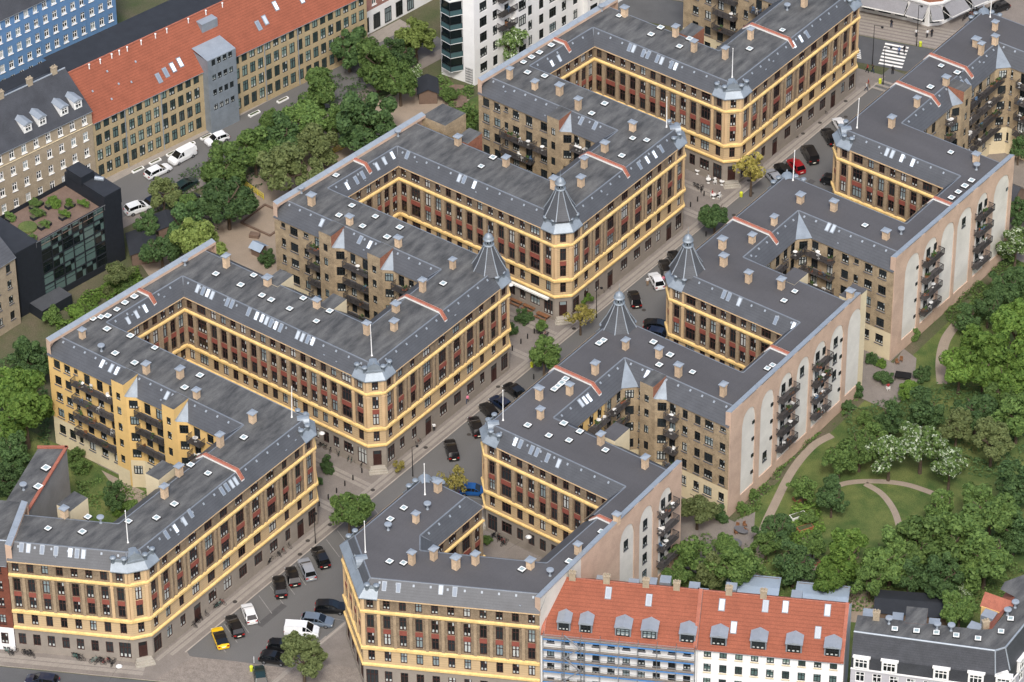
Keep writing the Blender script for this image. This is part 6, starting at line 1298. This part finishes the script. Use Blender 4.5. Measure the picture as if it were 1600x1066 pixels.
def car(px, py, v, kind, paint, label, group='cars parked along the street', flip=False):
    D = car_parts(kind); a = Vector(at(px-v[0]/2, py-v[1]/2, .5)); c = Vector(at(px+v[0]/2, py+v[1]/2, .5)); m = (a+c)/2; d = (a-c) if not flip else (c-a); ang = math.atan2(d.y, d.x)
    t = thing('parked_car' if kind != 'van' else 'parked_van', label, 'van' if kind == 'van' else 'car', (m.x, m.y, .004), ang, group)
    for nm, key in (('body', 'body'), ('roof', 'roof'), ('windows', 'windows'), ('tail_lights', 'tail'), ('headlights', 'head'), ('number_plate', 'plate')):
        o = bpy.data.objects.new(nm, D[key]); link(o, t)
        if key in ('body', 'roof'): o.material_slots[0].link = 'OBJECT'; o.material_slots[0].material = MATS[paint if not (key == 'roof' and paint == 'paint_yellow') else 'paint_black']
    for sx in (-1, 1):
        for sy in (-1, 1):
            w = bpy.data.objects.new('wheel', D['wheel']); link(w, t); w.location = (sx*D['L']*.3, sy*(D['W']/2-.1), .32); r = bpy.data.objects.new('rim', D['rim']); link(r, w)
    return t
Z = lambda x, y: (240+x/4.334, 820+y/4.334)
for (x, y), v, k, p, lb, fl in ((Z(450, 765), (45, 115), 'coupe', 'paint_yellow', 'yellow coupe with black roof in the parking bays', 0), (Z(550, 688), (60, 135), 'estate', 'paint_black', 'black estate car beside the yellow coupe', 0), (Z(648, 603), (45, 125), 'hatch', 'paint_white', 'white car beside the black estate car', 0),
    (Z(855, 424), (20, 115), 'suv', 'paint_black', 'black hatchback, lowest of the four in the upper bays', 0), (Z(942, 352), (35, 120), 'hatch', 'paint_black', 'black car left of the silver car', 0), (Z(1040, 302), (60, 140), 'estate', 'paint_silver', 'silver car between two black cars', 0), (Z(1132, 222), (65, 130), 'estate', 'paint_black', 'black car uppermost in the parking bays', 0),
    (Z(1200, 566), (125, 2), 'suv', 'paint_black', 'black car half hidden by the slanted front', 1), (Z(1108, 652), (220, 25), 'estate', 'paint_steel', 'steel grey estate car behind the white van', 1), (Z(1005, 722), (235, 15), 'van', 'paint_white', 'white delivery van with green mark beside the street tree', 1), (Z(868, 826), (135, 12), 'hatch', 'paint_black', 'black car with pale side strip behind the street tree', 1), (Z(815, 908), (165, 25), 'hatch', 'paint_black', 'small black car beside the blue sign', 1), (Z(720, 1025), (20, 110), 'hatch', 'paint_green', 'dark green car at the bottom edge', 0)):
    car(x, y, (v[0]/4.334, v[1]/4.334), k, p, lb, flip=bool(fl))
Z = lambda x, y: (480+x/4.44, 600+y/4.44)
for (x, y), v, k, p, lb, fl in ((Z(1002, 458), (40, 145), 'estate', 'paint_black', 'black car in the middle of the street below the second block', 0), (Z(1172, 298), (45, 125), 'estate', 'paint_black', 'black car half hidden by the flagged corner crown', 0), (Z(1262, 190), (60, 70), 'hatch', 'paint_black', 'black car above the half-hidden one', 0), (Z(1345, 138), (70, 50), 'hatch', 'paint_navy', 'navy car behind the flagpole', 0), (Z(1152, 742), (135, 6), 'hatch', 'paint_blue', 'bright blue car behind the slanted-front house', 1)): car(x, y, (v[0]/4.44, v[1]/4.44), k, p, lb, flip=bool(fl))
Z = lambda x, y: (780+x/4.846, 400+y/4.846)
for (x, y), v, k, p, lb, fl in ((Z(1026, 328), (45, 145), 'hatch', 'paint_black', 'black hatchback driving beside the slate spire', 0), (Z(1190, 190), (65, 125), 'hatch', 'paint_white', 'white hatchback with open doors beside the spire', 0), (Z(1262, 100), (40, 130), 'estate', 'paint_black', 'black car next to the white hatchback', 0), (Z(1335, 22), (50, 90), 'hatch', 'paint_black', 'black car beyond the white hatchback', 0), (Z(1205, 532), (160, 6), 'estate', 'paint_black', 'black car at the court mouth, upper of two', 1), (Z(1225, 598), (150, 30), 'estate', 'paint_navy', 'dark car at the court mouth, lower of two', 1), (Z(115, 1022), (80, 60), 'hatch', 'paint_black', 'black car behind the red-capped roof edge', 0)): car(x, y, (v[0]/4.846, v[1]/4.846), k, p, lb, flip=bool(fl))
Z = lambda x, y: (1030+x/4.633, 180+y/4.633)
for (x, y), v, k, p, lb, fl in ((Z(1312, 74), (60, 90), 'hatch', 'paint_white', 'white car behind the corner crown of the far house', 0), (Z(1234, 158), (70, 115), 'estate', 'paint_black', 'black car above the black van', 0), (Z(1090, 288), (80, 145), 'van', 'paint_black', 'black van beside the red car', 0), (Z(990, 370), (80, 90), 'hatch', 'paint_red', 'red car behind the flagpole', 0), (Z(900, 402), (60, 60), 'hatch', 'paint_black', 'black car left of the red car', 0), (Z(832, 455), (55, 70), 'estate', 'paint_silver', 'silver car by the crown caps', 0), (Z(1262, 482), (80, 20), 'hatch', 'paint_black', 'black car at the third court mouth', 1)): car(x, y, (v[0]/4.633, v[1]/4.633), k, p, lb, flip=bool(fl))
BR = 'cars parked along the back road'
for x, y, v, k, p, lb in ((285, 245, (34, -18), 'van', 'paint_white', 'white van on the back road'), (339, 218, (34, -13), 'hatch', 'paint_white', 'white hatchback ahead of the white van'), (247, 268, (42, -20), 'estate', 'paint_white', 'white estate car behind the white van'), (216, 326, (36, -12), 'suv', 'paint_white', 'white car by the black glass house'), (290, 290, (26, -16), 'estate', 'paint_green', 'dark green car under the park trees'), (243, 315, (16, -8), 'hatch', 'paint_navy', 'navy car half under the olive tree'), (295, 313, (16, -10), 'hatch', 'paint_black', 'black car under the dark park tree')): car(x, y, v, k, p, lb, BR, flip=k != 'van' and x < 300)
for x, y, v, k, p, lb in ((1560, 13, (34, -13), 'hatch', 'paint_black', 'black car beyond the zebra crossing'), (1512, 3, (20, -8), 'hatch', 'paint_navy', 'blue car at the top edge'), (66, 1064, (36, 4), 'estate', 'paint_navy', 'dark blue car on the lower street')): car(x, y, v, k, p, lb)
# ------------------------------------------------------------------ bicycles, street things
mat('bike_dark', srgb(40, 40, 44), .5, .1); mat('bike_red', srgb(130, 40, 36), .5); mat('bike_teal', srgb(70, 120, 112), .5)
def bike_mesh(mt):
    b = MB()
    for x in (-.52, .52):
        pr = None
        for k in range(13):
            a = 2*math.pi*k/12; p = (x+.33*math.cos(a), 0, .34+.33*math.sin(a))
            if pr: b.tube(pr, p, .022, 4, 1)
            pr = p
        for k in range(4): a = math.pi*k/4; b.tube((x-.32*math.cos(a), 0, .34-.32*math.sin(a)), (x+.32*math.cos(a), 0, .34+.32*math.sin(a)), .006, 3, 1)
    J = {'r': (-.52, 0, .34), 'f': (.52, 0, .34), 'bb': (-.08, 0, .3), 'st': (-.22, 0, .82), 'hd': (.36, 0, .8), 'hb': (.33, 0, 1.0)}
    for a, c in (('r', 'bb'), ('bb', 'st'), ('st', 'hd'), ('bb', 'hd'), ('r', 'st'), ('f', 'hd'), ('hd', 'hb')): b.tube(J[a], J[c], .024, 5, 0)
    b.tube((.3, -.27, 1.0), (.3, .27, 1.0), .02, 5, 1); b.box(-.36, -.1, -.08, .08, .84, .9, 1, True); b.box(-.72, -.36, -.07, .07, .68, .71, 1, True); b.tube((-.08, -.14, .3), (-.08, .14, .3), .05, 6, 1)
    return b.data('bicycle', [mt, 'trim_black'])
BK = [bike_mesh(m) for m in ('bike_dark', 'bike_dark', 'bike_red', 'bike_teal')]
BIKES = [((300, 978), (305, 969), 5, 'beside the corner shop of the parking street'), ((302, 970), (325, 955), 5, 'below the first brown doors of the parking street'), ((334, 950), (348, 940), 3, 'between the brown doors of the parking street'), ((420, 878), (450, 852), 7, 'along the far part of the parking street front'), ((8, 1017), (25, 1020), 3, 'outside the red brick house'), ((38, 1021), (52, 1023), 3, 'left of the corner house door'), ((115, 1026), (128, 1029), 3, 'right of the corner house door'), ((145, 1032), (180, 1036), 6, 'under the shop window of the corner house'),
    ((495, 692), (570, 726), 14, 'along the front of the first court'), ((640, 696), (655, 684), 4, 'outside the second street front'), ((840, 520), (855, 526), 4, 'in the stand of the second court'), ((925, 462), (950, 445), 5, 'outside the spired front'), ((770, 835), (790, 850), 6, 'in the narrow court of the right row'), ((1085, 290), (1100, 297), 3, 'beside the cafe hedge'), ((1265, 188), (1300, 165), 6, 'along the far street front'), ((1505, 30), (1530, 15), 5, 'outside the white corner house')]
for a, c, n, w in BIKES:
    for k in range(n):
        t = (k+.5)/n; x, y = at(a[0]+(c[0]-a[0])*t, a[1]+(c[1]-a[1])*t, .4); o = inst('bicycle', BK[random.choice((0, 0, 1, 1, 2, 3))], None, (x, y, .1), random.uniform(-.5, .5)+random.choice((0, 0, 1.57))); o.rotation_euler.x = random.uniform(-.15, .15); tag(o, 'parked bicycle '+w, 'bicycle', 'bicycles '+w)
BOL = MB().lathe((0, 0), [(.1, 0), (.09, .8), (.11, .85), (.05, .95)], 8).data('bollard', ['trim_black'])
for lst, w in (([(565.6, 739.6), (551.6, 750.9), (539, 759.9), (526, 771), (513, 781), (499, 791.6)], 'across the first court mouth'), ([(834.7, 521.7), (824.4, 530), (814, 538), (800.6, 548.6)], 'across the second court mouth'), ([(1090, 315.5), (1079, 324), (1100, 307)], 'across the cafe court mouth'), ([(834, 593), (1103, 370)], 'beside a red-capped roof edge')):
    for p in lst: o = inst('bollard', BOL, None, (*at(*p), .1)); tag(o, 'black bollard '+w, 'bollard', 'bollards '+w)
mat('sign_white', srgb(230, 230, 228), .5); mat('sign_blue', srgb(40, 96, 170), .5); mat('bin_yellow', srgb(196, 204, 60), .6); mat('barrier_yellow', srgb(214, 196, 60), .6); mat('skin', srgb(196, 150, 124), .7); mat('hair', srgb(60, 46, 38), .8)
def pole_lamp(px, py, h, label, arm=1.2, ang=0):
    x, y = at(px, py); t = thing('street_lamp', label, 'street lamp', (x, y, .1), ang); b = MB().lathe((0, 0), [(.1, 0), (.07, 1), (.05, h)], 8); b.tube((0, 0, h), (arm, 0, h+.12), .04, 5)
    o = bpy.data.objects.new('pole', b.data('pole', ['trim_black'])); link(o, t); o = bpy.data.objects.new('lamp_head', MB().lathe((arm, 0), [(.08, h-.02), (.22, h-.12), (.22, h+.06), (.06, h+.16)], 10).data('lamp_head', ['trim_black'])); link(o, t)
for a in ((1379.7, 133, 7.4, 'black lamp post beside the yellow-green bin at the crossing', 1.0, .6), (1363, 103, 8, 'black lamp post left of the zebra crossing', 1.4, .2), (1432, 72, 8, 'black traffic pole beyond the zebra crossing', .5, .2), (493, 850, 5, 'thin grey lamp post on the parking street pavement', .8, 2), (645, 745, 5.5, 'thin lamp post behind the corner steps', .8, 1), (932, 497, 5.5, 'thin lamp post beside the sparse tree', .8, 1)): pole_lamp(*a)
DISC = MB().lathe((0, 0), [(.05, .25), (.3, .12), (.48, 0), (.3, -.1), (.05, -.13)][::-1], 14).data('lamp_shade', ['white_paint'], smooth=True)
for px, py, z, far_, w in ((503, 677, 6.2, (0, 6), 'over the mouth of the first court'), (798, 445, 6.2, (0, 6), 'over the mouth of the second court'), (826, 839, 6.2, (0, 5), 'in the court of the right row'), (186, 1041, 6, (-2, 5), 'over the lower street pavement')):
    x, y = at(px, py, z); t = thing('hanging_lamp', 'round white lamp hanging '+w, 'lamp', (x, y, z)); o = bpy.data.objects.new('lamp_shade', DISC); link(o, t)
    b = MB(); b.tube((0, 0, .2), (far_[0], far_[1], 1.0), .012, 3); b.tube((0, 0, .2), (-far_[0], -far_[1], 1.0), .012, 3); o = bpy.data.objects.new('cable', b.data('cable', ['trim_black'])); link(o, t)
BIN = MB().lathe((0, 0), [(.24, 0), (.27, .8), (.2, .9)], 10).data('litter_bin', ['bin_yellow'])
for px, py, w in ((1438, 73, 'beyond the zebra crossing'), (1375, 131, 'below the zebra crossing'), (831, 574, 'under the street tree'), (393, 1049, 'beside the blue sign'), (1158, 308, 'by the cafe street tree'), (1097, 405, 'at the spire roof edge')): o = inst('litter_bin', BIN, None, (*at(px, py), .1)); tag(o, 'yellow-green litter bin '+w, 'litter bin', 'yellow-green litter bins')
x, y = at(398, 1052); t = thing('parking_sign', 'blue parking sign with white P on a post beside the small black car', 'sign', (x, y, .1), R_(-50)); o = bpy.data.objects.new('post', MB().lathe((0, 0), [(.03, 0), (.03, 2.6)], 6).data('post', ['steel'])); link(o, t)
b = MB().box(-.3, .3, -.03, .03, 2.1, 2.75, 0, True); b.face([(-.22, -.035, 2.18), (.22, -.035, 2.18), (.22, -.035, 2.67), (-.22, -.035, 2.67)], 1); o = bpy.data.objects.new('sign_face', b.data('sign_face', ['sign_white', 'sign_blue'])); link(o, t)
b = MB(); P = lambda x0, x1, z0, z1: b.face([(x0, -.042, z0), (x1, -.042, z0), (x1, -.042, z1), (x0, -.042, z1)], 0); P(-.11, -.05, 2.24, 2.61); P(-.05, .07, 2.55, 2.61); P(-.05, .07, 2.4, 2.46); P(.05, .11, 2.42, 2.6)
o = bpy.data.objects.new('letter', b.data('letter', ['sign_white'])); link(o, t)
def barrier(p, q, label):
    a = Vector(at(*p)); c = Vector(at(*q)); L = (c-a).length; d = (c-a)/L; t = thing('yellow_railing', label, 'railing', (a.x, a.y, 0)); n = max(2, round(L/1.6))
    for k in range(n+1):
        x = a+d*(L*k/n); MB().tube((x.x, x.y, 0), (x.x, x.y, 1.15), .05, 6).build('post', ['barrier_yellow'], t)
    for z in (.25, .7, 1.12): MB().tube((a.x, a.y, z), (c.x, c.y, z), .045, 6).build('rail', ['barrier_yellow'], t)
    b = MB(); k = .2
    while k < L: x = a+d*k; b.tube((x.x, x.y, .25), (x.x, x.y, 1.12), .018, 4); k += .22
    o = b.build('infill_bars', ['barrier_yellow'], t); tag(o, kind='stuff')
barrier((508, 247), (545, 229), 'yellow railing beside the second fire wall, by the dense dark tree'); barrier((375, 286), (412, 312), 'yellow railing in the playground sand')
# benches in the planted court, awning cassette over the corner cafe
def bench(px, py, label, ang):
    x, y = at(px, py, .5); t = thing('picnic_bench', label, 'bench', (x, y, .1), ang)
    for nm, bx in (('table_top', (-1.1, 1.1, -.35, .35, .68, .74)), ('seat', (-1.1, 1.1, -.85, -.58, .42, .47)), ('seat', (-1.1, 1.1, .58, .85, .42, .47))): o = bpy.data.objects.new(nm, MB().box(*bx, 0, True).data(nm, ['wood_warm'])); link(o, t)
    for s in (-.8, .8): b = MB(); b.tube((s, -.75, 0), (s, -.2, .7), .05, 4); b.tube((s, .75, 0), (s, .2, .7), .05, 4); b.box(s-.04, s+.04, -.8, .8, .36, .42, 0, True); o = bpy.data.objects.new('leg_frame', b.data('leg_frame', ['wood_warm'])); link(o, t)
for i, (px, py) in enumerate(((807, 472), (827, 481), (848, 494))): bench(px, py, ('brown picnic bench in the second court, farthest from the corner', 'brown picnic bench in the second court, middle one', 'brown picnic bench in the second court, nearest the corner')[i], 0)
p4_, q4_ = BLD['A4']['poly'][2], BLD['A4']['poly'][3]; Lq = (Vector(q4_)-Vector(p4_)).length
MB().obox(on_edge(p4_, q4_, Lq-4.6, .35), (1, 0), 7.4, .5, 3.85, 4.15, 0, None, True).build('awning_cassette', ['white_paint'], BLD['A4']['t'])
# cafe tables at the flagpole corner and on the terraces
TBL = MB().lathe((0, 0), [(.25, 0), (.04, .04), (.04, .7), (.42, .71), (.42, .75)], 12).data('cafe_table', ['white_plastic'])
for px, py, w in ((1107, 281, 'left of the cafe door'), (1128, 284, 'beside the cafe steps'), (1090, 267, 'under the cafe window'), (1115, 305, 'in the cafe square'), (1136, 847, 'on the garden terrace')): o = inst('cafe_table', TBL, None, (*at(px, py, .7), .1 if py < 400 else .01)); tag(o, 'small round white table '+w, 'table', 'outdoor tables')
b = MB().lathe((0, 0), [(1.0, .55), (1.05, .6), (1.05, .68)], 14).lathe((0, 0), [(.12, 0), (.1, .6)], 8); dkt = b.data('garden_table', ['plinth'])
o = inst('garden_table', dkt, None, (*at(1158, 828, .6), .01)); tag(o, 'oval dark garden table on the terrace beside the gable', 'table'); o.scale = (1.1, .65, 1); o = inst('garden_table', dkt, None, (*at(1148, 849, .6), .01)); tag(o, 'round dark garden table where people sit', 'table')
for i, (px, py, r) in enumerate(((1152, 822, .3), (1164, 820, 1.2), (1150, 832, 2.5), (1166, 828, 3), (1402, 566, 1), (1408, 562, .4))):
    o = inst('garden_chair', SEAT[1], None, (*at(px, py, .4), .01), r); tag(o, 'dark garden chair drawn up on the paved terrace', 'chair', 'garden chairs on the terraces')
b = MB().box(-1.2, 1.2, -.7, .7, .8, 1.0, 0, True)
for sx in (-1.1, 1.1):
    for sy in (-.6, .6): b.box(sx-.05, sx+.05, sy-.05, sy+.05, 0, .8, 0)
o = inst('barbecue_table', b.data('barbecue_table', ['trim_black']), None, (*at(1411, 587, .8), .01), .4); tag(o, 'black covered table on the small terrace by the path', 'table')
b = MB()
for z_ in range(5): b.box(-1.4+.1*z_, 1.4-.1*z_, -.5, .5, .12*z_, .12*z_+.12, 0)
for i, (px, py, m) in enumerate(((1252, 778, 'brick_red'), (1247, 806, 'white_plastic'), (1258, 825, 'clay'), (1268, 880, 'brick_red'))):
    o = inst('raised_bed', MB().box(-1.2, 1.2, -.5, .5, 0, .5, 0).box(-1.1, 1.1, -.4, .4, .5, .54, 1).data('raised_bed', [m, 'earth']), None, (*at(px, py, .3), .0), 1.1); tag(o, ('brick raised bed at the head of the garden beds', 'white raised bed in the garden', 'clay-coloured raised bed in the garden', 'brick raised bed beside the lower garden path')[i], 'raised bed')
# playground: sandpit frame, hut, slide
t = thing('sandpit', 'square timber sandpit frame in the playground', 'sandpit', (*at(418, 338), 0)); c = Vector(at(418, 345))
for dx, dy, lx, ly in ((0, -3, 6, .25), (0, 3, 6, .25), (-3, 0, .25, 6), (3, 0, .25, 6)): MB().box(c.x+dx-lx/2, c.x+dx+lx/2, c.y+dy-ly/2, c.y+dy+ly/2, 0, .3, 0).build('beam', ['timber_deck'], t)
shed('small pale blue-roofed play hut beside the brick corner', rectat(404, 384, 1.8, 1.6, 0, 1.6), 1.5, 2.1, 'shed_zinc', 'play hut'); o = inst('sand_box', MB().box(-.8, .8, -.5, .5, 0, .6, 0).data('sand_box', ['timber_deck']), None, (*at(398, 370), 0), .4); tag(o, 'brown timber box beside the sandpit', 'box')
# ------------------------------------------------------------------ people
def skin_body(name, joints, edges):
    me = bpy.data.meshes.new(name); me.from_pydata([j[:3] for j in joints], edges, []); o = bpy.data.objects.new(name, me); COL.objects.link(o)
    sm = o.modifiers.new('s', 'SKIN'); ss = o.modifiers.new('u', 'SUBSURF'); ss.levels = 1
    for i, j in enumerate(joints): me.skin_vertices[0].data[i].radius = (j[3], j[3]*.8 if i < 4 else j[3])
    me.skin_vertices[0].data[0].use_root = True
    dg = bpy.context.evaluated_depsgraph_get(); ev = o.evaluated_get(dg); out = bpy.data.meshes.new_from_object(ev); bpy.data.objects.remove(o); return out
def pose(kind):
    if kind == 'sit':
        J = [(0, 0, .5, .15), (0, -.02, .75, .15), (0, -.03, 1.0, .17), (0, 0, 1.16, .06), (0, .02, 1.3, .1), (0, .02, 1.4, .085)]
        leg = lambda s: [(s*.1, 0, .5, .1), (s*.12, .42, .5, .075), (s*.12, .44, .08, .05), (s*.12, .58, .04, .045)]; arm = lambda s: [(s*.2, -.03, 1.06, .06), (s*.25, .06, .8, .05), (s*.16, .3, .76, .04), (s*.13, .38, .77, .035)]
    else:
        k = .26 if kind == 'walk' else .05
        J = [(0, 0, .92, .145), (0, 0, 1.12, .14), (0, 0, 1.36, .165), (0, .01, 1.5, .06), (0, .03, 1.62, .1), (0, .02, 1.7, .085)]
        leg = lambda s: [(s*.1, 0, .88, .1), (s*.11, s*k*.6, .5, .075), (s*.11, s*k, .09, .05), (s*.11, s*k+.14, .04, .045)]; arm = lambda s: [(s*.2, 0, 1.4, .06), (s*.26, -s*k*.4, 1.14, .05), (s*.25, -s*k*.7+.06, .9, .04), (s*.24, -s*k*.7+.1, .8, .036)]
    E = [(i, i+1) for i in range(5)]
    for s in (-1, 1):
        for fn, root in ((leg, 0), (arm, 2)):
            n = len(J); J += fn(s); E += [(root, n), (n, n+1), (n+1, n+2), (n+2, n+3)]
    return skin_body('person', J, E)
POSES = {k: pose(k) for k in ('walk', 'stand', 'sit')}
for nm, c in (('wear_white', (214, 214, 212)), ('wear_black', (36, 36, 40)), ('wear_red', (150, 58, 58)), ('wear_pink', (206, 120, 140)), ('wear_blue', (92, 112, 150)), ('wear_tan', (150, 126, 100)), ('wear_denim', (54, 64, 84))): mat(nm, srgb(*c), .85, .08)
PCACHE = {}
def person(px, py, kind, top, legs, label, ang=0, z=.1):
    key = (kind, top, legs)
    if key not in PCACHE:
        m = POSES[kind].copy(); m.materials.clear()
        for x in (top, legs, 'skin', 'hair', 'trim_black'): m.materials.append(MATS[x])
        zh, zw = (1.2, .6) if kind == 'sit' else (1.52, .98); 
        for p in m.polygons:
            c = p.center
            if c.z > zh: p.material_index = 3 if (c.z > zh+.16 or c.y < -.0) else 2
            elif kind == 'sit' and c.y > .3 and c.z > .65: p.material_index = 2
            elif c.z < .09: p.material_index = 4
            elif (c.z < zw and abs(c.x) < .19) or (kind == 'sit' and c.z < .62): p.material_index = 1
            elif abs(c.x) > .2 and c.z < (1.0 if kind != 'sit' else .78): p.material_index = 2
            else: p.material_index = 0
            p.use_smooth = True
        PCACHE[key] = m
    o = bpy.data.objects.new('person', PCACHE[key]); COL.objects.link(o); x, y = at(px, py, .9); o.location = (x, y, z); o.rotation_euler.z = ang; tag(o, label, 'person')
for a in ((1405, 80, 'walk', 'wear_blue', 'wear_denim', 'person in blue walking over the zebra crossing', 1.2), (1413, 78, 'walk', 'wear_black', 'wear_black', 'person in black walking over the zebra crossing', 1.2), (1395, 110, 'stand', 'wear_black', 'wear_black', 'person in black standing below the zebra crossing', .3), (1355.5, 107, 'walk', 'wear_red', 'wear_black', 'person in red walking past the house corner', 2), (1364, 108, 'walk', 'wear_black', 'wear_denim', 'person in black beside the one in red', 2),
    (1357, 130, 'walk', 'wear_red', 'wear_tan', 'person in red-brown walking on the pavement', 2.4), (1354, 136, 'walk', 'wear_white', 'wear_denim', 'person in white carrying on behind the red-brown coat', 2.4), (1432, 52, 'stand', 'wear_white', 'wear_black', 'person in white at the traffic pole', 1), (1449, 53, 'stand', 'wear_white', 'wear_black', 'person in white under the awnings', 1), (1456, 52, 'stand', 'wear_black', 'wear_black', 'person in dark clothes under the awnings', 1), (1393, 37, 'stand', 'wear_black', 'wear_denim', 'person in dark clothes under the long awning', 0),
    (1012, 440, 'stand', 'wear_white', 'wear_tan', 'person in white beside the white hatchback', 1), (1036, 438, 'stand', 'wear_pink', 'wear_denim', 'person in pink at the far side of the hatchback', 4), (730, 624, 'walk', 'wear_pink', 'wear_denim', 'person in pink on the pavement of the second front', .6), (678, 668, 'stand', 'wear_white', 'wear_black', 'person in white by the brown doors of the second front', .6)): person(*a)
for a in ((1107, 276, 'sit', 'wear_white', 'wear_denim', 'person in white seated at the cafe, left', 5.5), (1117, 280, 'sit', 'wear_white', 'wear_black', 'person in white seated at the cafe, right', 1), (1113, 301, 'sit', 'wear_red', 'wear_black', 'person in red seated in the cafe square', 5), (1124, 303, 'sit', 'wear_white', 'wear_black', 'person in white seated in the cafe square', 1.5), (1131, 847, 'sit', 'wear_tan', 'wear_denim', 'person in tan seated at the terrace table', 4.6), (1142, 842, 'sit', 'wear_white', 'wear_white', 'person in white seated at the terrace table', 2.6), (1388, 602, 'sit', 'wear_red', 'wear_white', 'person in red seated on the small terrace', 1), (1421, 600, 'stand', 'wear_white', 'wear_blue', 'person in white standing on the small terrace', 2)): person(*a, z=.1 if a[1] < 400 else .01)
# chairs under the seated people
for i, (px, py) in enumerate(((1107, 277), (1117, 281), (1113, 302), (1124, 304), (1131, 848), (1142, 843), (1388, 603))):
    x, y = at(px, py, .9); r = (5.5, 1, 5, 1.5, 4.6, 2.6, 1)[i]; o = inst('garden_chair', SEAT[0], None, (x, y, .06 if py < 400 else -.02), r+math.pi); tag(o, 'pale chair under the person '+('in white seated at the cafe, left', 'in white seated at the cafe, right', 'in red in the cafe square', 'in white in the cafe square', 'in tan at the terrace table', 'in white at the terrace table', 'in red on the small terrace')[i], 'chair', 'occupied outdoor chairs')
